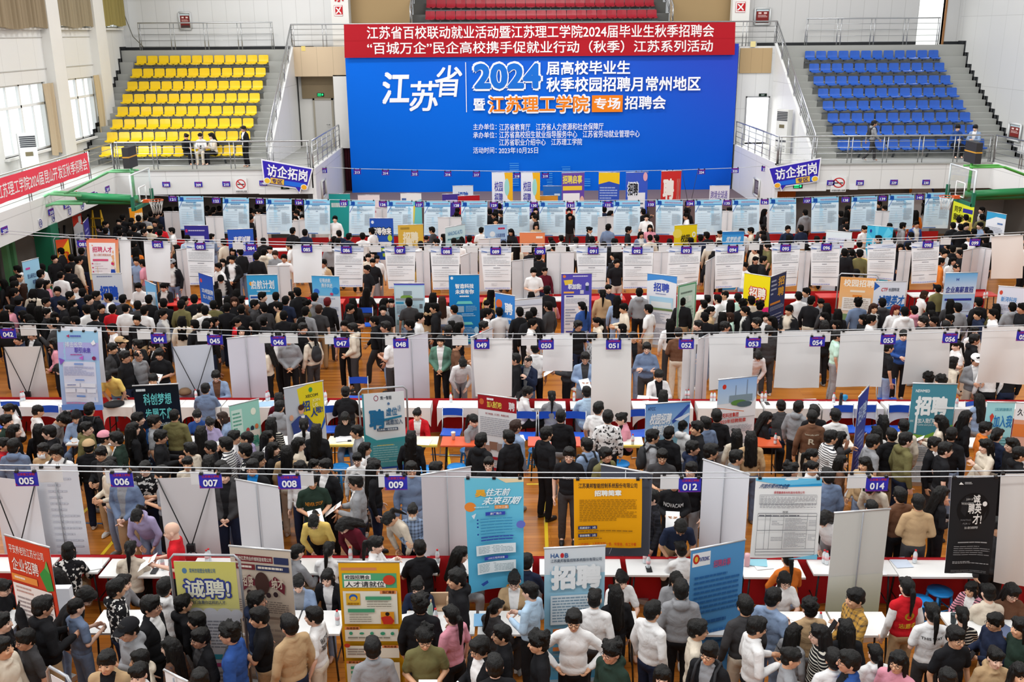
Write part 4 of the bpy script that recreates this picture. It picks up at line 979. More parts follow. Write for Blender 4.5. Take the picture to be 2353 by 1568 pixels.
standee((399, 1290), (541, 1292), [('g', 'd9d283', 'cfcfd6'), ('r', 0, 0, 1, .36, 'd8cf6e', 'e0d98a'), ('e', .16, .07, .04, .022, '5f86a8'), ('t', '常州杰铭塑业有限公司', .24, .05, .66, .085, '6b8aa0', .01), ('t', '诚聘!', .1, .12, .9, .29, '3f4a98', .085), ('t', '诚聘!', .14, .135, .87, .275, 'f1efd9', .03), ('t', '我们急需你这样的人才', .22, .295, .78, .325, '4a5570', .012), ('e', .1, .4, .1, .04, 'cfd0d8'), ('e', .3, .4, .12, .05, 'cfd0d8'), ('e', .52, .4, .13, .05, 'cfd0d8'), ('e', .75, .4, .13, .05, 'cfd0d8'), ('e', .95, .4, .1, .04, 'cfd0d8'), ('r', 0, .4, 1, 1, 'cdced6', 'c3c4cc'), lines(.12, .45, .9, .68, 9, '8d8f99', 9), ('r', .4, .72, .78, .76, '3f9cb4'), ('r', .4, .79, .78, .82, 'b0487c'), lines(.4, .86, .7, .95, 3, '8d8f99')],
        'yellow and grey recruitment banner in a rounded metal frame', kind='frame', base='cfcfd6')
standee((527, 1256), (667, 1268), [('g', 'cfbfae', 'c3b2a0'), ('r', .08, .05, .7, .1, '7c2f34'), ('t', '常州亿灵伟业纤维制造有限公司', .1, .06, .68, .09, 'e9dcd0', .01), ('r', .72, .05, .96, .1, '343a5c'), ('r', .08, .115, .4, .155, '7c2f34'), ('r', .42, .115, .96, .155, '343a5c'), lines(.12, .125, .38, .145, 1, 'e9dcd0', 4, .8), lines(.45, .125, .92, .145, 1, 'e9dcd0', 8, .8), ('p', [(.13, .25), (.3, .19), (.42, .24), (.6, .24), (.72, .19), (.88, .25), (.86, .32), (.7, .27), (.3, .27), (.16, .32)], '74303a'), ('e', .5, .25, .12, .085, '4b332e'), ('t', '招贤', .16, .2, .36, .28, 'd9c7b4', .03), ('t', '纳才', .66, .2, .86, .28, 'd9c7b4', .03), ('e', .28, .32, .04, .02, '3a2c30'), ('e', .4, .33, .04, .02, '3a2c30'), ('e', .6, .33, .04, .02, '3a2c30'), ('e', .72, .32, .04, .02, '3a2c30'), lines(.1, .375, .92, .47, 6, '7f7168', 10), ('f', .1, .5, .92, .98, .008, '8a7668', .4), ('e', .16, .53, .03, .018, '2f3f5c'), lines(.2, .58, .86, .92, 8, 'a2958a', 4)],
        'beige roll-up banner with a dark red ribbon emblem beside the yellow framed banner', base='cbbbaa')
standee((777, 1293), (918, 1293), [('g', 'e8ad22', 'e6a81c'), ('r', .04, .035, .62, .055, 'd48a5c'), ('r', .05, .075, .94, .18, '57ae7e'), ('r', .08, .085, .52, .12, 'f3f2ec'), ('t', '校园招聘会', .1, .088, .5, .117, '23272a', .012), ('r', .08, .128, .76, .175, 'f3f2ec'), ('t', '人才请就位', .1, .131, .74, .172, '23272a', .012), ('e', .82, .12, .1, .035, 'cf4530'), ('r', .05, .2, .94, .44, 'ece9da'), ('r', .66, .195, .93, .22, 'e8925c'), ('t', '我们需要', .7, .197, .9, .217, '6c3a20', .012), ('r', .1, .215, .33, .3, 'e3b53c'), ('e', .22, .245, .07, .025, '2c62b8'), ('e', .22, .252, .05, .016, 'e8b53c'), ('t', '高数空研', .12, .28, .31, .297, 'b07818', .01), ('r', .42, .235, .84, .26, '4ba27a'), ('r', .12, .325, .56, .35, '4ba27a'), lines(.44, .27, .84, .32, 3, '9a9688', 4, .35), lines(.14, .365, .5, .43, 4, '9a9688', 4, .35), ('r', .66, .345, .88, .435, 'e39a2c'), ('e', .77, .36, .035, .014, '2b2320'), ('p', [(.66, .385), (.74, .375), (.82, .375), (.88, .41), (.84, .435), (.7, .435)], 'c8352a'),
        ('r', .05, .47, .94, .56, 'ece9da'), ('r', .05, .452, .3, .475, 'e8925c'), ('t', '你将获得', .08, .455, .28, .473, '6c3a20', .01), ('e', .15, .5, .03, .012, '3f9b78'), ('e', .33, .5, .04, .008, '3f9b78'), ('e', .5, .5, .03, .012, '3f9b78'), ('e', .68, .5, .04, .012, '3f9b78'), ('e', .84, .5, .03, .012, '3f9b78'), lines(.1, .525, .9, .54, 1, '8f8b7d', 5, .7), ('r', .05, .59, .94, .68, 'ece9da'), ('r', .66, .585, .93, .605, 'e8925c'), ('t', '简历投递', .69, .587, .9, .603, '6c3a20', .01), lines(.08, .61, .6, .665, 3, '9a8a80', 3, .4), ('e', .08, .585, .05, .015, 'cf4530'),
        ('r', .05, .71, .94, .95, 'ece9da'), ('r', .05, .7, .34, .72, 'e8925c'), ('t', '薪资体系', .09, .702, .31, .718, '6c3a20', .01), ('r', .12, .74, .36, .76, '4ba27a'), ('r', .12, .775, .36, .795, '4ba27a'), ('r', .12, .81, .36, .83, '4ba27a'), lines(.42, .74, .85, .82, 3, '9a9688', 4, .35)],
        'yellow roll-up banner with white boxes and green campus-fair heading', base='e8ad22')
standee((1251, 1262), (1391, 1255), [('g', 'dfe6ec', 'd6dfe8'), ('r', 0, .19, 1, 1, 'a8d3e6', '62b2dc'), ('t', 'HA', .1, .035, .24, .068, '37609c', .02), ('e', .29, .051, .03, .018, 'cc3136'), ('t', 'B', .33, .035, .39, .068, '37609c', .02), ('t', '江苏昊邦智能控制系统股份有限公司', .1, .075, .94, .1, '45556b', .008), ('t', '招聘', .1, .12, .94, .3, 'f2f6f8', .07), ('t', '招聘', .085, .125, .925, .305, '7fc0e0', .03), ('t', '招聘', .1, .12, .94, .3, 'f4f7f9', .055), ('r', .1, .34, .92, .56, 'ddeaf2'), lines(.13, .355, .88, .55, 9, '86a3b8', 10), ('r', .14, .59, .5, .62, 'e0884c'), lines(.14, .64, .85, .7, 2, '7d9db2', 8), ('r', .14, .73, .5, .76, 'e0884c'), lines(.14, .78, .85, .9, 4, '7d9db2', 8)],
        'light-blue roll-up banner with huge white recruiting characters', base='a8d3e6')
standee((1588, 1266), (1712, 1242), [('g', '5b9bd0', '4a8cc8'), ('r', .03, .025, .36, .125, 'f0f2f4'), ('e', .1, .07, .06, .035, 'c8392c'), ('e', .1, .07, .03, .02, 'e9c14a'), ('t', 'TATRONIC', .15, .06, .34, .09, '2b3f94', .02), ('t', '招聘启事', .42, .1, .74, .155, 'c2547e', .02), lines(.08, .2, .92, .5, 8, '2f69a6', 9, .42, 3), lines(.08, .54, .8, .58, 1, '2b5f9c', 8, .6), lines(.08, .62, .85, .95, 7, '2f69a6', 7, .4, 6)],
        'plain blue roll-up banner with a white logo box and small dark text', base='4f91ca')
def whiteback(TL, TR, label, h=2.0, base='dfdee2', kind='roll', **k): standee(TL, TR, k.pop('spec', []), label, h=h, kind=kind, base=base, back=True, **k)
whiteback((1918, 1180), (2045, 1171), 'pale greenish-grey back of a roll-up banner standing on the near red table row', base='cfcfca', spec=[('r', 0, .5, 1, 1, 'd0d2c8', '9aa77e')])
whiteback((362, 1100), (490, 1096), 'plain white back of an X-banner standing behind the bald man', 1.9, 'd4d0d2', 'x')
whiteback((541, 1103), (641, 1121), 'white back of a roll-up banner behind tag %s' % spell('008'), 2.0, 'dcdce0')
whiteback((-20, 1096), (82, 1108), 'white back of an X-banner with black arms at the left edge below tag %s' % spell('005'), 1.9, 'e0e0e6', 'x')
whiteback((70, 1070), (177, 1070), 'white back of a roll-up banner with show-through print behind tag %s' % spell('005'), 2.1, 'd8dae2', spec=[lines(.3, .1, .9, .9, 16, 'c3c5d0', 6, .3)])
whiteback((968, 1093), (1082, 1074), 'pinkish-white back of a tall roll-up banner left of the sky-blue poster', 2.1, 'd6ced2')
whiteback((1381, 1069), (1499, 1090), 'dark grey back of a roll-up banner behind the orange-yellow poster', 2.1, '4c4f5a')
whiteback((1616, 1057), (1722, 1092), 'white slanting back of a roll-up banner between tag %s and the white form poster' % spell('012'), 2.1, 'dcdde4')
whiteback((378, 1542), (430, 1568), 'white board edge of a banner at the very bottom left of the fair', 2.0, 'e2e2e4')
standee((116, 1550), (158, 1574), [], 'empty rounded metal banner frame at the bottom left corner', kind='frame', base='d8d8da')
# second row
whiteback((9, 798), (95, 796), 'grey-white back of an X-banner with black arms below tag %s' % spell('042'), 1.8, 'dad6d5', 'x')
whiteback((397, 797), (487, 791), 'bluish-white back of an X-banner with pale arms left of tag %s' % spell('045'), 1.8, 'cdd2de', 'x')
whiteback((521, 779), (606, 770), 'lilac-white back of a roll-up banner left of tag %s' % spell('046'), 2.0, 'd9d8e4')
whiteback((903, 783), (983, 764), 'slanting white back of a roll-up banner right of tag %s' % spell('048'), 2.0, 'd8d7e2')
whiteback((1082, 776), (1132, 755), 'narrow slanting white banner back peeping out above tag %s' % spell('049'), 2.05, 'd5d3d8')
whiteback((1570, 792), (1601, 780), 'narrow white back of a turned roll-up banner below tag %s' % spell('052'), 2.0, 'dedee2')
whiteback((1603, 782), (1630, 768), 'narrow white banner back just right of tag %s' % spell('052'), 2.0, 'd8d8de')
standee((305, 888), (409, 883), [('g', '14181f', '1a2a44'), ('t', '科创梦想', .2, .08, .82, .2, '6fd0d2', .02), ('t', '步履不息', .21, .23, .82, .35, '6fd0d2', .02), ('t', '卡托股份2024届校招', .25, .38, .8, .42, 'd9e4ea', .01), ('l', .06, .03, .3, .06, 1, 'cfd6da', .8, 2, 1), ('e', .3, .52, .22, .09, '27508c'), ('e', .7, .52, .24, .1, '234a80'), ('e', .25, .5, .05, .03, '6fa8e0'), ('e', .72, .55, .05, .03, '8fc0ee'), ('e', .12, .46, .05, .03, 'd86a2a'), ('e', .88, .48, .06, .03, 'c8a04a'), ('t', '1+N', .44, .5, .62, .56, 'ef8a2c', .03), lines(.12, .64, .9, .95, 8, '5f7c94', 6)],
        'dark roll-up banner with teal characters in the second row', base='14181f')
standee((526, 934), (594, 918), [('r', 0, 0, 1, .45, '9fd6c6', 'a9dccb'), ('r', .05, .05, .4, .28, 'd5ece0'), lines(.08, .08, .36, .26, 5, '6fae98', 3), ('e', .78, .1, .09, .035, 'f2f6e2'), ('e', .55, .27, .06, .025, 'c8504c'), ('e', .7, .26, .06, .025, '2f3a4a'), ('e', .85, .25, .06, .025, 'd87a4c'), ('r', .45, .28, .95, .38, 'e9ded0'), ('t', '招聘', .5, .33, .9, .43, '3b8f7a', .03), ('r', 0, .45, 1, 1, 'e6eaea'), ('t', 'JOIN US', .62, .49, .96, .53, '4d7f94', .005), lines(.08, .56, .92, .95, 12, 'a3acb0', 6)],
        'mint-green and white roll-up banner with cartoon people in the second row', base='e6eaea')
standee((652, 894), (742, 876), [('g', 'b9bfc9', 'd5d8de'), ('p', [(.32, .03), (.62, .0), (.98, .0), (.98, .36), (.86, .48), (.62, .42), (.38, .24)], 'e3d02a'), ('p', [(.62, .42), (.86, .48), (.98, .36), (.99, .42), (.8, .56), (.6, .52)], '2f5bb4'), ('e', .66, .06, .05, .025, '3f9a52'), ('t', 'XECOM', .52, .105, .84, .135, '2c2c30', .012), ('t', '招', .42, .16, .62, .27, '23438c', .03), ('t', '人', .62, .25, .8, .34, '23438c', .03), ('t', '啦!', .76, .24, .94, .31, '23438c', .03), ('t', 'JOIN', .68, .155, .88, .195, 'f1eca8', .02), ('t', 'US.', .68, .2, .84, .24, 'f1eca8', .02), ('e', .38, .24, .07, .045, 'd9a384'), ('e', .38, .215, .075, .03, '4a3026'), ('p', [(.1, .36), (.3, .3), (.5, .3), (.66, .4), (.62, .6), (.2, .6)], '3a4a88'), ('p', [(.36, .3), (.46, .3), (.42, .42)], 'f0f0f2'), ('e', .12, .3, .05, .03, 'd9a384'), lines(.18, .66, .9, .93, 6, '8f97a8', 6)],
        'yellow and grey roll-up banner with a cartoon man in a blue suit', base='d0d4da')
standee((831, 906), (928, 899), [('g', 'e3e7e9', 'dfe5e7'), ('r', 0, 0, .04, .45, '4f97a2'), ('o', .33, .055, .055, .03, .25, '9c3250'), ('t', '筑一智能', .43, .035, .7, .075, '3f4a58', .015), ('e', .62, .12, .03, .015, '5a78a0'), ('t', '聘', .14, .17, .52, .39, '2c6f9c', .05), ('t', '虚位', .55, .16, .82, .25, '2c6f9c', .025), ('t', '以待', .83, .14, .9, .21, '2c6f9c', .01), ('p', [(.5, .275), (.92, .25), (.92, .27), (.5, .3)], '2f7c9c'), ('t', '诚邀加入', .53, .285, .94, .345, '33506e', .015), ('r', .32, .375, .82, .405, '3a4a62'), ('t', '江苏筑一智能装备', .34, .38, .8, .4, 'e9eef2', .01), ('p', [(0, .42), (.3, .5), (1, .48), (1, .55), (0, .55)], '3f98a0'), ('r', 0, .53, 1, .8, '4a96a0', '4f9ca6'), lines(.2, .56, .8, .76, 8, '8cc0c4', 5, .4), lines(.3, .555, .75, .57, 1, 'd8c85a', 4), ('p', [(.8, .8), (1, .78), (1, 1), (.3, .8)], '2f56a8'), ('r', 0, .82, .75, 1, 'e6e8ea'), lines(.1, .85, .7, .98, 5, '7d838e', 8)],
        'white and teal recruitment banner in a black tube frame', kind='frame', base='dfe5e7', back=False)
standee((1098, 906), (1187, 918), [('g', 'e6e4e6', 'dedde0'), ('r', 0, 0, 1, .14, 'a3202a'), ('e', .1, .065, .06, .03, 'd06a3a'), ('t', '加入我们吧!', .24, .05, .62, .115, 'f1d65c', .03), ('t', '聘', .8, .035, .96, .12, 'f3ecec', .02), ('l', .24, .02, .44, .045, 1, 'f3ecec', .8, 3, 1), ('t', '帅飞科技（江苏）有限公司', .2, .165, .8, .185, 'a3303a', .01), lines(.06, .21, .93, .4, 10, 'a8a8b0', 9, .4), ('r', .3, .45, .52, .53, '8f6a58'), ('r', .5, .46, .75, .54, '9c8a84'), ('r', .12, .49, .32, .55, 'a07c6c'), ('r', .22, .6, .55, .63, 'a3202a'), ('r', .22, .71, .55, .74, 'a3202a'), ('r', .22, .82, .55, .85, 'a3202a'), lines(.1, .64, .9, .7, 3, 'a8a8b0', 6), lines(.1, .75, .9, .81, 3, 'a8a8b0', 6)],
        'white roll-up banner with a dark red header beside the orange-topped table', base='e2e1e4')
standee((1484, 930), (1586, 924), [('r', 0, 0, 1, .34, '5d8fd0', 'b9d6ea'), ('t', 'ATCC', .05, .03, .22, .06, '2c3566', .02), ('p', [(.6, .17), (.95, .02), (1, .03), (.8, .14), (.62, .2)], '3a55a8'), ('p', [(.66, .16), (.98, .1), (1, .12), (.8, .18)], 'dfe6f0'), ('t', '校园招聘', .08, .09, .56, .2, 'f2f4f8', .04, .1), ('t', '梦想起航', .12, .2, .62, .31, 'eef2f6', .04, .1), ('r', 0, .34, 1, 1, '9fd8ea', 'c8e6f0'), ('t', '常州招聘双选会', .08, .43, .66, .47, '3f86c4', .02), lines(.08, .5, .9, .95, 18, '8fbccd', 6, .4), lines(.05, .38, .3, .4, 1, '4a78b0', 3)],
        'light-blue roll-up banner with an aeroplane picture in the second row', base='bfe2ee')
standee((1651, 874), (1740, 865), [('g', 'e9ebef', 'e6e4e8'), ('r', 0, 0, 1, .25, '8fb4e6', 'c4d8ea'), ('e', .16, .075, .05, .025, 'cf3a2c'), ('r', .45, .07, .47, .22, '7f90a8'), ('r', .74, .02, .76, .22, '7f90a8'), ('r', .3, .17, .9, .24, '8598a4'), ('e', .55, .25, .2, .03, '5f8a48'), ('e', .7, .27, .2, .03, '566a72'), ('p', [(0, .26), (.5, .33), (.85, .3), (1, .2), (1, .4), (0, .4)], 'eceef2'), ('n', 0, .285, .7, .345, .015, 'e07840', 2.2), ('t', '新阳科技集团', .06, .345, .56, .395, 'c8362e', .025), ('t', '2023年招聘简章', .06, .41, .76, .455, 'c8362e', .02), lines(.06, .48, .93, .56, 6, 'a3a7b2', 9), ('r', .05, .6, .3, .62, 'c8362e'), lines(.06, .64, .93, .7, 4, 'a3a7b2', 9), ('r', .05, .73, .26, .75, 'c8362e'), lines(.06, .77, .93, .95, 10, 'a3a7b2', 9)],
        'white roll-up banner with a factory photo and red heading in the second row', base='e9ebef')
standee((1973, 914), (1997, 886), [('g', '2c3fa0', '3552b8'), ('t', '招聘', .1, .12, .9, .3, 'c4d6f4', .02), lines(.2, .4, .8, .9, 10, '7d94d8', 3)],
        'dark blue roll-up banner turned nearly edge-on beside the man in glasses', base='2c3fa0')
standee((2098, 882), (2200, 884), [('g', '4c8ea0', '5a9aa8'), ('t', 'NEWMED', .08, .055, .4, .085, 'eef4f4', .03), ('t', '招聘', .1, .12, .84, .32, 'f2f6f6', .055), ('r', .14, .3, .19, .5, 'f2f6f6'), ('r', .6, .225, .98, .245, 'f2f6f6'), ('t', '加入我们吧', .2, .345, .62, .395, 'f2f6f6', .02), ('t', 'Come and join us', .2, .4, .6, .425, 'e4eeee', .005), ('t', '<<<', .02, .36, .1, .385, 'e4eeee', .01), ('p', [(0, .5), (.4, .52), (1, .4), (1, .45), (.45, .57), (0, .55)], '8cc04a'), ('e', .8, .5, .2, .1, '8ab4d4'), ('e', .82, .56, .16, .05, 'b49a90'), ('p', [(0, .55), (.45, .57), (1, .45), (1, 1), (0, 1)], 'e6e9ea'), ('t', '公司简介', .14, .575, .36, .605, '3d6f94', .015), lines(.08, .64, .9, .8, 7, 'a3b0b6', 5), lines(.08, .84, .9, .95, 5, 'a3b0b6', 5)],
        'teal roll-up banner with large white characters and a green swoosh', base='4c8ea0')
standee((2269, 925), (2333, 926), [('g', 'a9e2ea', '8fd8e2'), ('t', '江苏正泰仪器有限公司', .3, .05, .9, .08, '4fa0b4', .01), ('t', '加入我', .3, .12, .98, .24, '2f7fc4', .03), ('p', [(.14, .13), (.22, .1), (.3, .13), (.22, .2)], 'd04a3c'), lines(.08, .33, .46, .6, 10, '5f9fac', 3), lines(.54, .33, .95, .6, 10, '5f9fac', 3), lines(.08, .65, .95, .92, 10, '5f9fac', 4)],
        'cyan roll-up banner at the far right of the second row', base='a9e2ea')
standee((2336, 926), (2400, 930), [('g', 'e2905c', 'dcdbe0'), ('r', 0, 0, 1, .16, 'eceef2'), ('t', '久一', .08, .05, .5, .12, '2f3438', .02), ('r', .0, .2, 1, .32, 'df8244'), ('e', .6, .62, .5, .12, 'e8e9ee'), ('r', 0, .7, 1, 1, '3d4aa0')], 'orange and white roll-up banner cut by the right edge of the second row', base='dcdbe0')
# third row
standee((50, 603), (88, 593), [('g', '9cd0ee', 'b9e0f2'), ('t', '昆山研究企业', .2, .2, .8, .27, '2c3a78', .015), ('t', '有限公司', .45, .3, .9, .37, '2c3a78', .015), ('r', .14, .1, .4, .13, 'c84a98'), ('r', .3, .45, .9, .95, 'e2ecf4'), lines(.35, .48, .85, .9, 8, '8f9fb4', 3)], 'light-blue banner stand with a company name at the left end of the third row', base='9cd0ee')
standee((127, 552), (157, 549), [('g', 'd9402c', 'efc72a'), ('p', [(0, .3), (1, .0), (1, 1), (.2, 1)], 'efc72a'), ('t', '招聘', .4, .2, .9, .5, 'cf3a24', .03)], 'yellow and red banner in a rounded frame under the left hoop', kind='frame', base='efc72a')
standee((211, 630), (279, 629), [('g', 'd5d9e2', 'c9cfdc'), ('l', .15, .03, .75, .05, 1, '7d86a8', .8, 8, 1), ('t', '招聘', .2, .17, .82, .38, '2b55c0', .05), ('e', .5, .44, .34, .03, '8f9fe0')], 'grey-white banner stand with large blue recruiting characters below the pink poster', base='ced4e0')
standee((333, 645), (358, 656), [('g', '6fb6e6', 'a9d2ee'), ('p', [(.1, .15), (.9, .1), (.8, .3), (.3, .34)], 'd8e8f2')], 'small light-blue banner stand by the seated recruiters under tag %s' % spell('082'), base='8fc4ea')
standee((456, 627), (488, 637), [('g', '2c4fb4', '2a7fd0'), ('e', .15, .1, .08, .03, 'd04a50'), ('t', '2024校园招聘', .15, .2, .95, .27, 'e9f0fa', .02), ('t', '加入我们', .2, .29, .9, .35, 'e9f0fa', .01), ('r', .05, .42, .9, .8, 'e6e9f0'), lines(.1, .45, .85, .78, 8, '8f96a8', 4), ('r', .05, .84, .9, .92, 'e39a3c')], 'blue slanting roll-up banner under tag %s' % spell('083'), base='2c5fbc')
standee((566, 633), (637, 632), [('g', '3fa4dc', '57b4e2'), ('e', .14, .12, .07, .03, 'f0a63c'), ('t', '启航计划', .12, .07, .88, .2, 'f2f6fa', .03), ('l', .3, .22, .8, .24, 1, 'cfe8f6', .8, 4, 1), ('r', .05, .28, .95, .95, 'e4ecf4'), ('r', .08, .3, .34, .33, '2f5cb0'), ('r', .08, .4, .34, .43, '2f5cb0'), lines(.1, .46, .9, .9, 10, 'a9b2c4', 5)], 'sky-blue roll-up banner with white heading below tag %s' % spell('084'), base='57b4e2')
standee((716, 634), (779, 636), [('g', 'e3e8f0', 'dfe4ee'), ('r', 0, 0, 1, .28, '46a6e0', '7cc4ec'), ('t', '征程启航', .28, .03, .68, .09, 'ecf4fa', .02), ('t', '携手共进', .34, .1, .74, .16, 'ecf4fa', .02), ('e', .15, .22, .1, .04, '3b6fd0'), ('e', .85, .2, .12, .05, '2f8fd4'), ('e', .7, .25, .06, .02, 'c84a70'), lines(.12, .31, .92, .5, 9, 'a3aec4', 6), ('r', .1, .55, .9, .57, '3f5cb4'), lines(.1, .6, .9, .9, 10, 'a3aec4', 6)], 'white roll-up banner with a bright blue picture left of tag %s' % spell('086'), base='e1e6ef')
standee((905, 652), (975, 652), [('g', 'b8def0', 'd5e9f2'), ('r', 0, 0, 1, .02, '5a5fd0'), ('r', .04, .04, .96, .22, 'd0e4ee'), ('e', .4, .19, .2, .035, '7fa84a'), ('r', .3, .1, .58, .16, '8f9fa8'), ('r', .04, .2, .96, .23, '9a9fa4'), ('r', .04, .25, .3, .28, '46a0c8'), lines(.06, .3, .72, .42, 7, '8a96a4', 6), ('r', .82, .28, .92, .34, '6f757c'), lines(.1, .44, .85, .46, 1, 'd05a4c', 6, .6), ('r', .05, .5, .4, .57, '8fb0b4'), lines(.2, .62, .8, .95, 6, '6f98bc', 3)], 'pale-blue roll-up banner with a building and trees picture', base='c8e4f0')
standee((1031, 633), (1101, 632), [('g', '1f86cc', '1673bc'), ('e', .1, .04, .045, .022, 'e6f0f8'), ('t', '智造科技', .2, .12, .82, .19, 'f0f6fa', .04), ('t', '未来有你', .2, .2, .82, .27, 'f0f6fa', .04), ('l', .34, .29, .7, .315, 1, 'e0eef6', .8, 5, 1), ('p', [(.28, .37), (.72, .37), (.78, .41), (.22, .41)], '6fd0cc'), ('r', .12, .44, .48, .53, '8fb0c8'), lines(.54, .44, .9, .53, 5, '7fb8e0', 4), lines(.4, .55, .85, .6, 2, '9fd0f0', 3), ('p', [(.28, .67), (.72, .67), (.78, .71), (.22, .71)], '6fd0cc'), lines(.2, .75, .8, .9, 7, '8fc4ea', 4), ('e', .88, .79, .08, .05, '9fd0ee'), ('p', [(.28, .93), (.72, .93), (.78, .96), (.22, .96)], '6fd0cc')], 'strong blue roll-up banner with white and mint headings below tag %s' % spell('088'), base='1a7cc4')
standee((1138, 674), (1183, 681), [('g', '3f88d8', '3f88d8'), ('e', .2, .13, .16, .06, 'd9683c'), ('t', '聘', .48, .1, .9, .26, 'f0f4fa', .04), lines(.4, .3, .9, .34, 1, 'd0e0f4', 4, .7), ('r', .1, .38, .95, .95, 'e6ebf4'), lines(.15, .42, .9, .9, 12, '9faac0', 4)], 'blue and white banner stand with an orange megaphone drawing', base='3f88d8')
standee((1182, 690), (1246, 684), [('r', 0, .02, 1, .1, 'dfe5f3'), ('n', 0, .1, 1, .12, .01, '5f74a8', 2), ('l', .25, .15, .75, .17, 1, '8f9096', .6, 6, 1), lines(.1, .22, .9, .6, 10, 'c6c7cc', 5)], 'white poster stand with a train header low in the third row', h=1.6, base='f0f0f4')
standee((1290, 630), (1360, 629), [('g', '5a4fb8', '4f62c8'), ('e', .1, .035, .05, .02, 'e8803a'), ('l', .38, .025, .94, .045, 1, 'd8d6f0', .8, 8, 1), ('p', [(.08, .09), (.38, .08), (.36, .15), (.12, .16)], 'e8c84a'), ('t', '职加我!', .22, .14, .66, .22, 'e6eaf4', .05), ('e', .85, .15, .06, .03, 'd8dcec'), ('r', .8, .17, .9, .24, '30406a'), ('r', .08, .25, .42, .275, 'efb25c'), ('r', .62, .23, .74, .285, 'cfd2dc'), ('r', .1, .3, .92, .97, 'e9ebf2'), ('r', .16, .31, .4, .33, '4a4aa8'), lines(.14, .35, .88, .43, 4, 'b3b8c8', 5), ('n', .1, .47, .92, .47, .008, '6f7aa8', 2.5), lines(.14, .5, .5, .75, 6, 'a3a9bc', 2), ('n', .1, .78, .92, .78, .008, '6f7aa8', 2.5), ('r', .16, .82, .4, .84, '4a4aa8'), lines(.14, .87, .88, .95, 4, 'b3b8c8', 5)], 'purple roll-up banner with white text boxes below tag %s' % spell('091'), base='5559bf')
standee((1488, 629), (1556, 636), [('g', 'e4e8f0', 'e0e4ec'), ('p', [(0, 0), (1, 0), (1, .1), (.5, .06), (0, .1)], '4a90d8'), ('t', '招聘', .22, .11, .76, .24, '3a4fb0', .04), ('l', .3, .26, .7, .28, 1, '8f9abf', .7, 3, 1), ('r', .1, .31, .9, .5, '9fd0ec', 'cfe2ea'), ('r', .16, .38, .84, .46, 'dfe8ea'), ('r', .1, .47, .9, .5, '6f8a5a'), lines(.12, .54, .9, .7, 8, 'aab2c4', 6), lines(.12, .76, .9, .95, 8, 'aab2c4', 6)], 'white roll-up banner with a building photo under tag %s' % spell('092'), base='e4e8f0')
standee((1558, 656), (1601, 646), [('g', 'bfd8c6', 'cfe0d2'), ('f', .04, .02, .96, .98, .04, '4f9a6a', 2.4), ('t', '招聘', .3, .17, .76, .27, 'e9eee6', .03), lines(.15, .11, .85, .14, 1, '6f7f74', 8, .7), lines(.15, .32, .85, .9, 14, 'a3b8a8', 4)], 'pale green bordered banner stand beside the man in a long black coat', base='c6dccc')
standee((1711, 628), (1771, 637), [('g', 'f0dc1e', 'e0307c'), ('r', 0, 0, 1, .42, 'f0dc1e'), ('p', [(0, .42), (.5, .5), (1, .42), (1, 1), (0, 1)], 'd92a72'), ('t', '招聘', .2, .16, .9, .34, 'c8203c', .09), ('t', '招聘', .23, .17, .87, .33, 'f6f0e4', .035), ('t', '加入我们', .28, .33, .84, .42, 'd23a6c', .04), lines(.1, .55, .9, .9, 8, 'e890b4', 4)], 'yellow and magenta roll-up banner with a bold recruiting emblem', base='f0dc1e')
standee((1771, 637), (1807, 624), [('g', '2f3658', '364a7c'), ('t', '招', .5, .04, .9, .17, 'e0a83c', .03), ('t', '聘', .5, .19, .9, .32, 'e0a83c', .03), lines(.05, .06, .4, .3, 4, 'a3a9bc', 1, .4), ('r', .05, .38, .7, .41, 'd98a3c'), lines(.05, .44, .95, .5, 3, '9fa8c0', 4), lines(.08, .56, .92, .9, 7, 'b3bcd4', 3, .25)], 'navy roll-up banner with gold characters touching the yellow one', base='2f3658')
standee((1932, 636), (2014, 640), [('g', 'f0b87c', 'e6e2dc'), ('r', 0, 0, 1, .45, 'f0aa62', 'f4c490'), ('t', '校园招聘', .1, .03, .96, .14, 'fbf1e4', .03), ('r', .3, .19, .72, .22, 'f4e0c8'), ('r', .38, .26, .64, .29, 'e88a3c'), ('r', .1, .3, .9, .5, 'f2ede8'), lines(.15, .32, .85, .48, 6, 'b8aa9c', 5), ('r', .05, .55, .45, .66, '7f9a6c'), ('r', .55, .55, .92, .66, '9c7a70'), lines(.1, .7, .9, .95, 10, 'b8aa9c', 5)], 'orange and white banner in a thin silver frame under tag %s' % spell('096'), kind='frame', base='ece6de')
standee((2010, 648), (2083, 648), [('g', 'e4e8f2', 'e6e9f2'), ('p', [(0, 0), (.18, .06), (0, .12)], '2f62b8'), ('t', 'CTF', .22, .08, .42, .13, 'c8343c', .04, .1), ('t', '长园特发', .46, .08, .8, .13, '3f4656', .015), ('t', '诚聘英才', .12, .18, .94, .33, '2c66b4', .04, .08), ('p', [(0, .38), (1, .3), (1, .46), (0, .48)], '2f78c4'), ('t', 'JOIN US!', .24, .37, .84, .43, 'eccb5c', .03, .1), lines(.1, .52, .9, .9, 10, 'a3abc0', 5)], 'white and blue roll-up banner with blue characters right of the orange framed one', base='e4e8f2')
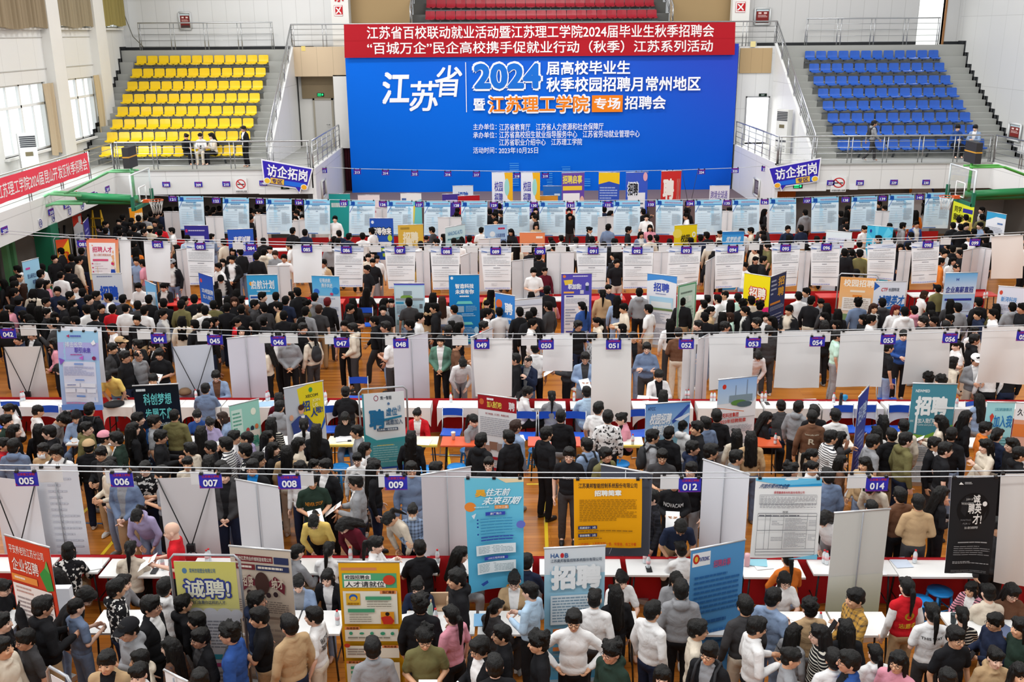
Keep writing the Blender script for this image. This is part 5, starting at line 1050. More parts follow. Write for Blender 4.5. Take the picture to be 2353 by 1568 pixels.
standee((2173, 628), (2247, 627), [('g', '6fb0e2', 'e6e8f2'), ('r', 0, 0, 1, .3, '66aee4', 'dfe6f2'), ('t', 'H', .36, .07, .44, .11, '2c3fa0', .04), ('t', '企业高薪直招', .06, .19, .92, .28, '2f3890', .03), ('r', .06, .36, .9, .39, '2f3aa0'), lines(.08, .42, .9, .56, 8, 'a3a9c0', 5), ('r', .06, .6, .9, .63, '2f3aa0'), lines(.08, .66, .9, .78, 6, 'a3a9c0', 5), ('r', .06, .82, .9, .85, '2f3aa0'), lines(.08, .88, .9, .97, 5, 'a3a9c0', 5)], 'light-blue topped roll-up banner with dark blue heading bars right of tag %s' % spell('098'), base='e2e6f2')
standee((2295, 658), (2372, 664), [('g', 'e2e4f2', 'dfe2f2'), ('e', .1, .08, .05, .03, 'd8503c'), ('t', '新浔科技', .12, .13, .6, .2, '4f94d4', .02), lines(.1, .24, .9, .32, 4, 'a3a0b4', 8), ('r', .0, .36, 1, .46, '6a6fcc', '6aa6d8'), lines(.1, .5, .9, .95, 12, 'a9acc8', 4)], 'white and violet roll-up banner cut by the right edge of the third row', base='e2e4f2')
for TL, TR, lb, h in (((955, 579), (987, 577), 'white banner back glimpsed between tags %s and %s' % (spell('087'), spell('088')), 2.0), ((1058, 590), (1097, 575), 'slanting white banner back right of tag %s' % spell('088'), 2.0), ((1176, 601), (1226, 595), 'greyish X-banner back behind the man in a white T-shirt', 1.9),
                      ((1256, 580), (1319, 580), 'pale bluish roll-up banner back between tags %s and %s' % (spell('090'), spell('091')), 2.0), ((1502, 580), (1538, 580), 'white banner back left of tag %s' % spell('093'), 2.0), ((1622, 603), (1644, 590), 'narrow white banner back left of tag %s' % spell('094'), 2.0),
                      ((1838, 578), (1864, 578), 'pinkish-white banner back between tags %s and %s' % (spell('095'), spell('096')), 2.0), ((2066, 577), (2095, 577), 'pinkish-white banner back left of tag %s' % spell('098'), 2.0), ((2214, 577), (2252, 569), 'white slanting banner back below tag %s' % spell('099'), 2.0), ((2252, 569), (2279, 573), 'bluish-white narrow banner back right below tag %s' % spell('099'), 2.0),
                      ((614, 612), (665, 611), 'white roll-up banner back below and left of tag %s' % spell('085'), 1.9), ((404, 575), (428, 572), 'white banner back left of tag %s' % spell('083'), 2.0), ((836, 570), (838, 569), '', 0)):
    if h: whiteback(TL, TR, lb, h, 'dedde0')
# fourth row, front side
def R4(TL, TR, spec, label, base, **k): standee(TL, TR, spec, label, base=base, **k)
R4((423, 519), (478, 519), [('g', '3d3a9c', '4338a0'), ('e', .08, .09, .05, .03, 'c83a6c'), ('l', .16, .075, .94, .1, 1, 'cfcdea', .8, 9, 1), ('r', .2, .18, .8, .5, 'dfe0f0')], 'purple banner stand with a white paper on it above tag %s' % spell('083'), '3d3a9c')
R4((522, 528), (581, 526), [('g', '2f62c8', '5a4ab4'), ('t', '高薪诚聘', .18, .12, .84, .24, 'f0f2fa', .04, .08), ('t', '职等你来', .18, .27, .84, .39, 'f0f2fa', .04, .08), ('r', .1, .46, .9, .62, 'e6e4f2'), lines(.15, .48, .85, .6, 4, 'a9a4c8', 4), ('r', .1, .7, .9, .95, 'e6e4f2')], 'blue and violet banner stand with two white headings above tag %s' % spell('084'), '4a55bc')
R4((849, 502), (903, 502), [('g', '2a56b8', '2c5cbc'), ('e', .12, .07, .06, .03, 'dfe8f6'), ('t', '职等你来', .06, .15, .94, .32, '15181e', .11), ('t', '职等你来', .09, .165, .91, .305, 'f4f4f2', .045), ('r', .04, .36, .34, .42, 'b4d64a'), ('t', 'A&T', .08, .365, .3, .415, '1a2a60', .03), ('e', .84, .36, .1, .06, 'b4d64a'), ('r', .06, .43, .9, .5, 'eef0f2'), ('r', .06, .54, .74, .6, 'a9d04a'), ('r', .5, .64, .94, .7, 'a9d04a'), ('r', 0, .76, 1, 1, 'e8e9ee')], 'royal-blue banner stand with outlined characters and lime bubbles', '2a56b8')
R4((914, 518), (972, 516), [('g', 'ddb44a', 'e0b850'), ('t', '招聘', .18, .12, .8, .32, 'f0e6c8', .05), ('r', .3, .24, .55, .4, 'efe4c4'), ('r', .55, .4, .98, .7, 'e8e8ee'), lines(.1, .5, .5, .7, 4, 'f0e4c0', 3), ('l', .1, .04, .5, .08, 1, 'a98a3a', .8, 3, 1)], 'mustard-yellow banner stand left of tag %s' % spell('088'), 'ddb44a')
R4((1023, 524), (1068, 516), [('g', 'cfe6ec', '9fd6d8'), ('t', 'NANLONG AUTO', .12, .08, .86, .15, '3f7fb4', .015), lines(.1, .2, .95, .24, 1, '5f8f98', 10, .7), ('r', .35, .3, .65, .37, '3f9c94'), lines(.15, .42, .9, .7, 9, '7fb0b8', 5)], 'pale aqua roll-up banner above tag %s' % spell('089'), 'bfe0e6')
R4((1113, 518), (1165, 516), [('g', '9fc4ea', 'e2e6ee'), ('e', .35, .16, .12, .05, 'e8ecf2'), ('l', .6, .05, .94, .09, 1, 'c83a60', .8, 3, 1), ('t', '让机器常懂', .5, .15, .9, .22, '4a5f9c', .01), ('t', '家的爱故事', .58, .25, .95, .32, '4a5f9c', .01), ('r', .08, .2, .11, .5, '2f5cb0')], 'white and sky-blue banner stand between tags %s and %s' % (spell('089'), spell('090')), 'dfe6f0')
R4((1194, 535), (1252, 535), [('g', 'ec8a5c', 'f0a070'), ('l', .65, .06, .95, .1, 1, 'fbe9dc', .9, 2, 1), ('t', '聚新才创新材', .06, .2, .88, .32, 'fbeee4', .035), ('r', .06, .35, .8, .39, 'fbd9c4')], 'orange banner stand with white characters above tag %s' % spell('090'), 'ec8a5c')
R4((1550, 519), (1602, 516), [('g', 'ecd21e', 'ecc81a'), ('e', .14, .14, .2, .08, 'f2dc5c'), ('o', .87, .17, .08, .05, .5, 'f4f2ea'), ('t', '校园', .28, .16, .66, .3, '23221e', .03, .1), ('t', '招聘', .36, .3, .78, .42, '23221e', .03, .1)], 'bright yellow banner stand with black brush characters above tag %s' % spell('093'), 'ecd21e')
R4((1660, 533), (1710, 532), [('g', '3f98dc', '57ace4'), ('p', [(0, 0), (1, 0), (.94, .05), (.06, .05)], '2f7fc8'), ('t', '筑梦航母', .16, .08, .82, .18, 'd6e8f4', .03, .1), ('e', .5, .3, .1, .06, '2a2d34')], 'sky-blue curved banner stand above tag %s' % spell('094'), '47a0e0')
R4((1899, 531), (1958, 535), [('g', 'e2eef4', 'e6e8f2'), ('r', .05, .1, .9, .28, 'dde2f0'), lines(.1, .12, .85, .27, 3, '8f98c4', 7), ('e', .62, .25, .03, .02, 'c83a6c')], 'white curled poster stand above tag %s' % spell('096'), 'e4ecf4')
R4((1994, 518), (2053, 523), [('g', '3fb4dc', '52c0e2'), ('p', [(.4, .3), (.0, .1), (0, .2)], '62cae8'), ('p', [(.4, .3), (.3, 0), (.45, 0)], '62cae8'), ('p', [(.5, .3), (.8, 0), (1, .1)], '62cae8'), ('e', .15, .09, .04, .03, '2f3a8c'), ('t', '梦想东方', .2, .2, .72, .34, 'f0f6fa', .02, .1), ('t', '扬帆起航', .2, .36, .74, .48, 'f0f6fa', .02, .1)], 'cyan sunburst banner stand with white script between tags %s and %s' % (spell('096'), spell('098')), '45b8de')
R4((2192, 459), (2240, 470), [('g', 'e2ea3c', 'e6ec4c'), ('t', '同学', .1, .1, .44, .22, '1c1c1a', .03), ('r', .5, .12, .96, .2, '3a3a9c'), ('t', '我喊你不错', .08, .25, .94, .38, '1c1c1a', .03), ('e', .35, .55, .3, .14, 'e8e9ea')], 'lime-yellow roll-up banner with black characters below the right hoop', 'e2ea3c')
R4((2269, 486), (2313, 494), [('g', 'e9ecf2', 'e6e9f2'), ('p', [(0, 0), (1, 0), (1, .08), (.5, .07), (0, .16)], '3fa4d4'), ('l', .6, .17, .92, .22, 1, '5f7fb4', .6, 2, 1), lines(.1, .26, .9, .42, 6, 'a9afc0', 4), ('p', [(.1, .62), (.25, .54), (.4, .62), (.25, .7)], '6f7f84'), ('p', [(.45, .62), (.6, .54), (.75, .62), (.6, .7)], '5f8f8a'), ('p', [(.7, .66), (.82, .58), (.94, .66), (.82, .74)], '7f8a90')], 'white roll-up banner with a blue wave top near the right end of the fourth row', 'e9ecf2')
R4((165, 498), (186, 490), [('r', 0, 0, 1, .22, 'cf3a2c'), ('r', .6, .04, .9, .18, 'e8e4e0'), ('p', [(0, .2), (.5, .14), (1, .22), (1, .3), (0, .3)], 'e8e8ec'), lines(.1, .35, .5, .8, 6, '8f96a8', 2), ('r', .6, .35, .9, .45, '8a94b0'), ('r', .6, .52, .9, .62, '8a94b0'), ('r', .6, .68, .9, .78, '8a94b0')], 'red-topped white banner stand behind the green hoop pedestal', 'e6e6ec')
R4((191, 513), (202, 500), [('g', '3f3a90', '4a4aa0'), lines(.2, .15, .8, .8, 8, '8f8fcc', 2)], 'narrow dark violet banner stand beside the red-topped one', '3f3a90')
R4((296, 479), (326, 475), [('g', 'ef9a22', 'f0a83c'), ('t', '招聘', .3, .1, .95, .32, 'fbf3e0', .04, .1), ('e', .2, .6, .2, .08, '4a4aa8')], 'orange banner stand behind the crowd under the left hoop', 'ef9a22')
for TL, TR, lb in (((376, 487), (411, 487), 'pale grey-blue banner back left of the first light-blue poster'), ((472, 498), (512, 498), 'white banner back left of the second light-blue poster'), ((586, 494), (612, 494), 'white banner back left of the third light-blue poster'),
                   ((672, 508), (700, 506), 'grey-white banner back left of tag %s poster' % spell('124')), ((1374, 500), (1410, 497), 'grey X-banner back left of tag %s poster' % spell('132')), ((1660, 486), (1684, 486), 'white banner back behind tag %s' % spell('135')), ((864, 478), (892, 480), 'white banner back right of tag %s' % spell('125')),
                   ((1006, 500), (1060, 500), 'white banner back below tag %s' % spell('128')), ((2012, 486), (2044, 486), 'pale grey banner back behind the folding music stand'), ((1100, 550), (1150, 548), 'low white panel right of the aqua banner')):
    whiteback(TL, TR, lb, 1.8, 'dcdcdf')
# before the stage
def R5(TL, TR, spec, label, base, h=2.0, **k): standee(TL, TR, spec, label, base=base, h=h, **k)
R5((1130, 397), (1178, 397), [('g', 'e9edf6', 'dfe0f0'), ('p', [(.6, 0), (1, 0), (1, .42), (.75, .36)], 'f0b62a'), ('e', .72, .2, .12, .12, '9fd8d0'), ('t', '校园', .12, .12, .52, .26, '4a46a8', .02), ('t', '招聘', .12, .28, .52, .42, '4a46a8', .02), ('p', [(0, .48), (.5, .44), (1, .5), (1, 1), (0, 1)], '5a52b4'), ('t', 'JOIN US', .12, .5, .56, .57, 'f0f0f6', .03), lines(.14, .68, .86, .95, 4, 'e4e4f2', 2, .5)], 'white, yellow and violet campus banner right of tag %s' % spell('217'), 'e6e8f2', 2.9)
R5((1197, 397), (1241, 397), [('g', 'e9edf6', 'dfe0f0'), ('p', [(.6, 0), (1, 0), (1, .42), (.75, .36)], 'f0b62a'), ('e', .72, .2, .12, .12, '9fd8d0'), ('t', '校园', .12, .12, .52, .26, '4a46a8', .02), ('t', '招聘', .12, .28, .52, .42, '4a46a8', .02), ('p', [(0, .48), (.5, .44), (1, .5), (1, 1), (0, 1)], '5a52b4'), ('t', 'JOIN US', .12, .5, .56, .57, 'f0f0f6', .03), lines(.14, .68, .86, .95, 4, 'e4e4f2', 2, .5)], 'white, yellow and violet campus banner right of tag %s' % spell('218'), 'e6e8f2', 2.9)
R5((1291, 398), (1343, 397), [('g', '6a48a8', '6a4ca8'), ('t', '招聘启事', .04, .03, .9, .15, 'f0dc5c', .04), ('r', .05, .18, .9, .24, 'f0c83c'), ('r', .06, .28, .8, .5, 'f4f0f2'), ('r', .02, .52, .96, 1, 'f2eee6'), ('r', .02, .52, .5, .57, 'd8503c'), lines(.1, .62, .9, .95, 4, 'd8b85c', 2, .3), ('e', .9, .4, .1, .08, 'e8b4a4')], 'violet, yellow and white banner behind tag %s' % spell('220'), '6a48a8', 2.9)
R5((1376, 397), (1424, 397), [('g', '2f4fb4', '3a58b8'), ('p', [(0, 0), (1, 0), (1, .16), (.5, .12), (0, .16)], 'f0c424'), lines(.06, .2, .9, .45, 7, '9fb0e0', 4), ('r', 0, .48, 1, 1, 'dfe4ea'), ('e', .5, .62, .08, .05, '3a2a24'), ('p', [(.3, .72), (.5, .68), (.7, .72), (.74, 1), (.26, 1)], '2b4a9c'), ('e', .15, .75, .1, .08, '2f3440'), ('e', .9, .75, .1, .08, '2f3440')], 'blue banner with a yellow top and suited men behind tag %s' % spell('221'), '2f4fb4', 2.9)
R5((1439, 397), (1489, 396), [('g', '3f5cc8', '3a58c0'), ('r', .1, .28, .9, .9, 'eceef4'), ('t', '招聘', .06, .12, .6, .34, 'eceff6', .09), ('t', '招聘', .1, .14, .56, .32, '23252e', .04), ('l', .62, .42, .84, .8, 6, '5f6880', .3, 1, 1), ('l', .16, .42, .4, .8, 6, '8f98ac', .3, 1, 2), ('e', .04, .92, .06, .05, 'd8442c'), ('e', .88, .06, .1, .06, 'e4a8b8')], 'blue and white banner with black characters behind tag %s' % spell('222'), '3f5cc8', 2.9)
R5((1520, 394), (1566, 393), [('g', 'cc3230', 'c82f2c'), ('t', '聘', .1, .1, .66, .4, 'f6efe8', .05), ('t', 'JOINUS', .78, .1, .94, .5, 'e08a80', .01), lines(.14, .5, .8, .6, 3, 'e89a90', 5), ('r', .14, .65, .6, .69, 'e8883c'), ('r', .14, .78, .6, .82, '6a2c5c'), lines(.14, .86, .85, .95, 3, 'e89a90', 4)], 'red banner with one large white character behind tag %s' % spell('223'), 'cc3230', 2.9)
R5((1248, 428), (1291, 428), [('g', 'e6ecf4', 'e6ecf4'), ('p', [(0, 0), (1, 0), (1, .3), (.5, .5), (0, .3)], '2f6fc0'), ('l', .6, .16, .95, .22, 1, 'd0e2f4', .8, 2, 1)], 'white curved banner with a blue top below tag %s' % spell('219'), 'e6ecf4')
R5((1040, 428), (1087, 427), [('g', 'dfe8f2', 'e6ecf4'), ('t', '招聘', .24, .12, .76, .4, '2f5cb4', .03)], 'white banner with two blue characters between tags %s and %s' % (spell('216'), spell('217')), 'dfe8f2')
R5((1052, 451), (1102, 449), [('g', 'b8202c', 'b8202c'), ('t', 'TEMBER', .1, .2, .5, .32, 'f2dcdc', .03)], 'red banner top showing above the poster right of tag %s' % spell('128'), 'b8202c', 1.9)
R5((1016, 447), (1056, 446), [('g', '4a3a94', '4a3a94'), ('l', .2, .12, .95, .2, 1, 'c4bce4', .8, 7, 1), ('t', '聚', .15, .26, .35, .46, 'e4e0f2', .04)], 'purple banner top left of the red banner top', '4a3a94', 1.95)
R5((488, 434), (544, 432), [('g', '8fd4c8', '7fccc0'), ('t', '2023 秋招', .14, .2, .86, .6, 'f0f0c4', .04, .1)], 'mint-green banner top below tag %s' % spell('210'), '8fd4c8', 2.0)
R5((676, 447), (725, 447), [('g', 'dcecf2', 'dcecf2'), ('r', .14, .3, .3, .5, '8fc8e8')], 'pale-blue banner top right of tag %s' % spell('123'), 'dcecf2', 1.9)
R5((755, 446), (804, 446), [('g', '2fb0b0', '2fb0b0'), ('l', .1, .2, .9, .32, 1, 'dff0f0', .8, 7, 1)], 'teal banner top at the left corner of the stage', '2fb0b0', 1.9)
R5((822, 449), (872, 449), [('g', 'f0e6ea', 'f0e6ea'), ('p', [(.1, .2), (.4, .1), (.4, .3)], 'd04a6c'), ('l', .3, .34, .9, .42, 1, 'c47a94', .6, 6, 1)], 'pinkish-white banner top above tag %s' % spell('125'), 'f0e6ea', 1.9)
R5((920, 445), (968, 445), [('g', 'eef2f4', 'eef2f4'), ('p', [(.45, .2), (1, .12), (1, 1), (.4, 1)], '6fd0d4'), ('p', [(.5, .3), (.7, .25), (.6, .7)], 'e6dc5c'), ('l', .06, .1, .3, .16, 1, '4a6fb0', .8, 3, 1)], 'white banner top with a cyan and yellow shape above tag %s' % spell('127'), 'eef2f4', 1.95)
R5((1233, 451), (1282, 450), [('g', 'f0a43c', 'f0a43c'), ('t', '招才纳贤', .3, .35, .9, .8, 'fbeed4', .03, .1)], 'amber banner top behind tag %s' % spell('130'), 'f0a43c', 1.9)
R5((1631, 428), (1677, 427), [('g', 'eceaf4', 'e9e8f2'), ('t', '跨境全球通', .06, .1, .9, .28, '6a5cac', .015), ('t', '人才孵化计划', .38, .36, .96, .46, '7f74b4', .008), ('r', .32, .54, .66, .62, 'b0a4dc')], 'white banner with violet lettering right of tag %s' % spell('134'), 'eceaf4')
R5((1780, 437), (1829, 436), [('g', 'e8823a', 'e8823a'), ('e', .18, .35, .13, .22, 'f0b42c'), ('t', '沣航', .4, .14, .78, .4, 'fbeee0', .02), ('l', .38, .55, .92, .66, 1, 'fbdcc4', .8, 6, 1)], 'orange banner with a yellow disc above tag %s' % spell('136'), 'e8823a')
R5((2091, 431), (2146, 430), [('g', 'eef0f4', 'eef0f4'), ('e', .04, .06, .06, .06, 'f09a3c'), ('p', [(.86, 0), (1, 0), (1, .14)], '3a52b8'), ('t', '诚聘', .56, .2, .9, .62, '1d1e22', .05), ('r', .06, .36, .22, .44, '5a5a78')], 'white banner top with bold black characters above tag %s' % spell('140'), 'eef0f4', 2.0)
standee((1566, 388), (1604, 386), [], 'bare metal X-banner frame without a sheet between tags %s and %s' % (spell('223'), spell('224')), h=2.9, kind='x', back=True)
_e = [o for o in COL.objects if o.get('label', '').startswith('bare metal X-banner')][0]
for c in list(_e.children):
    if c.name.startswith('banner_sheet'): bpy.data.objects.remove(c)

# ---------------------------------------------------------------- tables, chairs and what lies on them
top_w = mat('table_white', 'e9e9e8', .35); leg_k = mat('table_leg', '2b2b2d', .4, .3)
cloth_w = mat('white_cloth', 'ecebe9', .7, noise_scale=3, noise_amt=.03); red_cloth = mat('red_cloth', 'bd1620', .75, noise_scale=2, noise_amt=.12)
TABLES = []
def table(a, b, label, depth=.5, top='e9e9e8', cloth=None, edge=None):
    """a, b: pixels of the two near corners of the top"""
    A, B = atz(*a, .75), atz(*b, .75); d = B-A; w = d.length; ang = math.atan2(d.y, d.x)
    n = Vector((-d.y, d.x, 0)).normalized(); c = (A+B)/2+n*depth/2; c.z = 0
    t = empty('folding_table', c, ang, label=label, cat='table', group=None)
    m = MB().box((-w/2, -depth/2, .72), (w/2, depth/2, .75))
    tt = m.obj('table_top', mat('table_top_'+top, top, .35), t)
    if edge: MB().box((-w/2-.004, -depth/2-.004, .715), (w/2+.004, -depth/2+.05, .7535)).obj('edge_band', mat('table_edge_'+edge, edge, .4), tt)
    for sx in (-1, 1):
        for sy in (-1, 1):
            MB().tube([(sx*(w/2-.1), sy*(depth/2-.08), .72), (sx*(w/2-.06), sy*(depth/2-.05), 0)], .014, 6).obj('leg', leg_k, t)
        MB().tube([(sx*(w/2-.08), -(depth/2-.06), .25), (sx*(w/2-.08), depth/2-.06, .25)], .01, 6).obj('crossbar', leg_k, t)
    TABLES.append((c.x, c.y, w, depth))
    if cloth:
        k = MB(); h = .2
        k.grid(lambda u, v: (-w/2-.01+(w+.02)*u, -depth/2-.01+(depth+.02)*v, .756), 6, 3)
        k.grid(lambda u, v: (-w/2-.01+(w+.02)*u, -depth/2-.014-.015*abs(math.sin(u*12))*v, .756-(h+.22*abs(2*u-1)**6)*v), 24, 4)
        for sx in (-1, 1): k.grid(lambda u, v: (sx*(w/2+.014), -depth/2-.01+(depth+.02)*u, .756-(h+.22*(1-u)**5)*v), 8, 4)
        o = k.obj('tablecloth', cloth_w, None, label=cloth, cat='tablecloth'); o.location = c; o.rotation_euler = (0, 0, ang)
    return t
def near_tag(px, py, rows=(1, 2, 3, 4)):
    best = None
    for r in rows:
        for e in TAGS[r].split(','):
            n = e.split()[0]; x, y = TAGPX[n]; d = math.hypot(px-x, (py-y)*.7)
            if best is None or d < best[0]: best = (d, n)
    return best[1]
def row_tag(px, r): return tag_near(px, r)[0]
R1F = [(-80, 22), (200, 330), (345, 470), (540, 672), (676, 780), (925, 1090), (1097, 1235), (1330, 1470), (1560, 1700), (1795, 1925), (1930, 2060), (2195, 2370)]
for i, (x0, x1) in enumerate(R1F):
    table((x0, 1455+i*.6), (x1, 1455+i*.6), 'white folding table, %s from the left in the row nearest the camera' % ORD[i], .55)
R1R = [(-60, 108, 1313), (118, 224, 1315), (226, 400, 1325), (430, 600, 1320), (640, 860, 1318), (880, 1005, 1318), (1060, 1223, 1320), (1240, 1430, 1321), (1443, 1590, 1322), (1710, 1852, 1327), (1870, 2063, 1320), (2068, 2275, 1326), (2282, 2420, 1326)]
for i, (x0, x1, y) in enumerate(R1R):
    table((x0, y), (x1, y+1), 'white folding table, %s from the left against the nearest red cloth' % ORD[i], .5)
R2F = [(150, 270, 'e9e9e8', None), (330, 440, 'e9e9e8', None), (450, 570, 'e9e9e8', None), (580, 735, 'e9e9e8', None), (748, 868, 'ebe6d0', 'e0c65a'), (882, 1004, 'ebe6d0', 'e0c65a'), (1012, 1112, 'e2613c', None), (1213, 1335, 'e2543a', None), (1345, 1480, 'ecebe2', 'e0c65a'), (1500, 1640, 'e9e9e8', None), (1735, 1797, 'e0653e', None), (1880, 1965, 'e8dcd0', None), (2010, 2110, 'e9e9e8', None), (2210, 2330, 'e9e9e8', None)]
for i, (x0, x1, c, e) in enumerate(R2F):
    table((x0, 1022+i*.4), (x1, 1022.4+i*.4), '%s folding table, %s from the left on the near side of the second row' % ({'e9e9e8': 'white', 'ebe6d0': 'cream yellow-edged', 'e2613c': 'orange-red topped', 'e2543a': 'orange-red topped', 'ecebe2': 'cream yellow-edged', 'e0653e': 'orange topped', 'e8dcd0': 'pale'}[c], ORD[i]), .45, c, None, e)
R2R = [(-30, 143, 1), (236, 303, 1), (320, 410, 1), (413, 505, 1), (510, 590, 1), (596, 742, 1), (750, 855, 1), (860, 988, 1), (1005, 1097, 1), (1105, 1215, 0), (1228, 1300, 0), (1311, 1450, 0), (1456, 1592, 1), (1605, 1704, 1), (1708, 1752, 1), (1760, 1886, 1), (1892, 2030, 1), (2040, 2185, 1), (2195, 2256, 1), (2262, 2380, 1)]
for i, (x0, x1, cl) in enumerate(R2R):
    y = 936+i*.25
    table((x0, y), (x1, y+.3), 'folding table, %s from the left along the second red cloth' % ORD[i], .42, 'e9e9e8', 'white tablecloth on the %s table along the second red cloth' % ORD[i] if cl else None)
for i in range(18):
    x = -9.6+1.36*i; q = [proj((x, 27.95, .75)), proj((x+1.15, 27.95, .75))]
    red = i in (0, 2, 3, 6, 9, 14, 17)
    table(q[0], q[1], '%s folding table, %s from the left in the third row' % ('red-topped' if red else 'white', ORD[i]), .5, 'cf3a34' if red else 'e6e4e4')
for i in range(19):
    x = -12.6+1.5*i; q = [proj((x, 35.35, .75)), proj((x+1.2, 35.35, .75))]
    table(q[0], q[1], 'white folding table, %s from the left before the light-blue posters' % ORD[i], .5, 'e6e4e4')
def skirt(name, x0, x1, y0, y1, label):
    def f(u, v, o=0): return (x0+(x1-x0)*u, y0+(y1-y0)*u+.03*math.sin(u*(x1-x0)*9)*v+o, .785-.775*v)
    m = MB(); m.grid(f, 200, 3); m.grid(lambda u, v: f(u, v, .02), 200, 3)
    m.box((x0, min(y0, y1)-.0, .0), (x0+.02, min(y0, y1)+.02, .78))
    m.obj(name, red_cloth, label=label, cat='table skirt')
L0, L1 = atz(-60, 1281, .78), atz(2420, 1289, .78); skirt('table_skirt', L0.x, L1.x, L0.y+.06, L1.y+.06, 'long red cloth hung behind the nearest row of white tables')
L0, L1 = atz(-60, 915, .78), atz(2420, 922, .78); skirt('table_skirt', L0.x, L1.x, L0.y+.03, L1.y+.03, 'long red cloth hung behind the second row of draped tables')
skirt('table_skirt', -10.2, 14.6, 28.56, 28.56, 'long red cloth hung behind the third row of tables')
skirt('table_skirt', -13, 17, 37.5, 37.5, 'long red cloth hung behind the fourth row of light-blue posters')
# blue folding chairs and plastic stools
bluep = mat('blue_plastic', '1f56c4', .35); bluestool = mat('sky_blue_plastic', '1f86d2', .35)
def folding_chair(px, py, label, rz=0.0):
    p = atz(px, py, .45)
    t = empty('folding_chair', (p.x, p.y, 0), rz, label=label, cat='chair')
    MB().grid(lambda u, v: (-.2+.4*u, -.19+.38*v, .45-.02*math.sin(PI*u)), 6, 4).box((-.2, -.19, .42), (.2, .19, .44)).obj('seat', bluep, t)
    MB().grid(lambda u, v: (-.2+.4*u, .24+.03*math.sin(PI*u), .7+.15*v), 8, 3).grid(lambda u, v: (.2-.4*u, .255+.03*math.sin(PI*u), .7+.15*v), 8, 3).obj('backrest', bluep, t)
    for s in (-.21, .21):
        MB().tube([(s, -.25, 0), (s, .2, .5), (s, .27, .87)], .012, 6).obj('frame_tube', steel, t)
        MB().tube([(s*.95, .25, 0), (s*.95, -.17, .44)], .012, 6).obj('rear_leg', steel, t)
    MB().tube([(-.21, -.24, .02), (.21, -.24, .02)], .01, 6).obj('floor_bar', steel, t)
for px, py, lb in ((1037, 992, 'empty blue folding chair behind the orange-red table left of the red-headed banner'), (768, 985, 'blue folding chair under the person photographed with a phone in the second row'), (1207, 1000, 'empty blue folding chair left of the orange-red topped table'), (1262, 1000, 'blue folding chair with a bag right of the empty one'), (1320, 1000, 'blue folding chair half hidden by people right of the chair with a bag'),
                   (1468, 995, 'empty blue folding chair right of the person in a pink jacket'), (15, 975, 'blue folding chair at the left edge of the second row'), (105, 985, 'blue folding chair behind the person bending in a grey shirt'), (1945, 985, 'blue folding chair left of the narrow dark blue banner'), (2003, 985, 'blue folding chair right of the narrow dark blue banner'), (2072, 985, 'blue folding chair left of the teal banner'), (2252, 975, 'blue folding chair left of the cyan banner'),
                   (822, 915, 'blue folding chair beyond the second red cloth near tag ' + spell('048')), (2043, 920, 'blue folding chair beyond the second red cloth under tag ' + spell('055')), (838, 745, 'blue folding chair in the third row left of the pale-blue building banner')):
    folding_chair(px, py, lb, R(random.uniform(-12, 12)))
def stool(px, py, label, c=None):
    p = atz(px, py, .46); t = empty('plastic_stool', (p.x, p.y, 0), R(random.uniform(-30, 30)), label=label, cat='stool')
    MB().lathe([(.0, .43), (.165, .43), (.185, .445), (.18, .465), (.06, .46), (.02, .45)], n=12).obj('seat', bluestool, t)
    for a in range(4):
        k = R(45+90*a); MB().tube([(.15*math.cos(k), .15*math.sin(k), .44), (.21*math.cos(k), .21*math.sin(k), 0)], .022, 5).obj('leg', bluestool, t)
    MB().tube([(.18*math.cos(R(45+90*k)), .18*math.sin(R(45+90*k)), .2) for k in range(4)], .012, 5, closed=True).obj('brace', bluestool, t)
for px, py, lb in ((780, 1073, 'sky-blue plastic stool behind tag ' + spell('008')), (797, 1040, 'sky-blue plastic stool under the cream yellow-edged table'), (1049, 1073, 'sky-blue plastic stool left of the red-headed banner'), (1235, 1035, 'tall sky-blue plastic stool under the left orange-red topped table'), (1078, 1035, 'sky-blue plastic stool behind the person in a black hoodie in the second row'), (1425, 1065, 'sky-blue plastic stool below the pink-jacket person'), (2115, 1380, 'blue plastic stool beside the red volunteer vest'), (2160, 1358, 'blue plastic stool behind the one beside the red volunteer vest'), (980, 1078, 'sky-blue plastic stool right of tag ' + spell('009'))):
    stool(px, py, lb)
# bottles: one built with its parts, then copied
def bottle_proto():
    t = link('water_bottle', MB().lathe([(.028, 0), (.031, .01), (.031, .05), (.029, .06), (.031, .07), (.031, .13), (.026, .155), (.013, .185), (.013, .195)], n=12).mesh('bottle', [mat('bottle_clear', 'dfe6ea', .12)]))
    MB().lathe([(.0315, .07), (.0315, .12)], n=12).obj('paper_band', mat('bottle_band', 'e9b9bc', .4), t)
    MB().lathe([(.015, .19), (.015, .21), (.0, .211)], n=12).obj('cap', mat('bottle_cap', 'd5222c', .35), t)
    return t
BP = bottle_proto(); kids = [(c, []) for c in children_of(BP)]
BOT = [(613, 911, 0), (617, 909, 0), (744, 910, 0), (748, 909, 0), (1036, 914, 0), (1184, 910, 0), (1319, 910, 0), (1575, 906, 0), (1582, 906, 0), (1635, 911, 0), (1642, 911, 0), (1751, 912, 0), (1759, 912, 0), (1916, 914, 0), (2199, 924, 0), (49, 911, 0), (54, 910, 0), (450, 906, 0), (1454, 1010, 0), (1782, 1008, 0), (373, 1294, 0), (475, 1279, 0), (480, 1276, 0), (805, 1272, 0), (1005, 1278, 0), (775, 1419, 0), (1001, 1415, 0), (1482, 1279, 0), (1490, 1291, 0), (1894, 1279, 0), (1900, 1282, 0), (2103, 1279, 0), (2345, 1441, 0), (1885, 1424, 0), (408, 683, 0), (1428, 681, 0), (2262, 678, 0), (2268, 677, 0)]
BL = {}
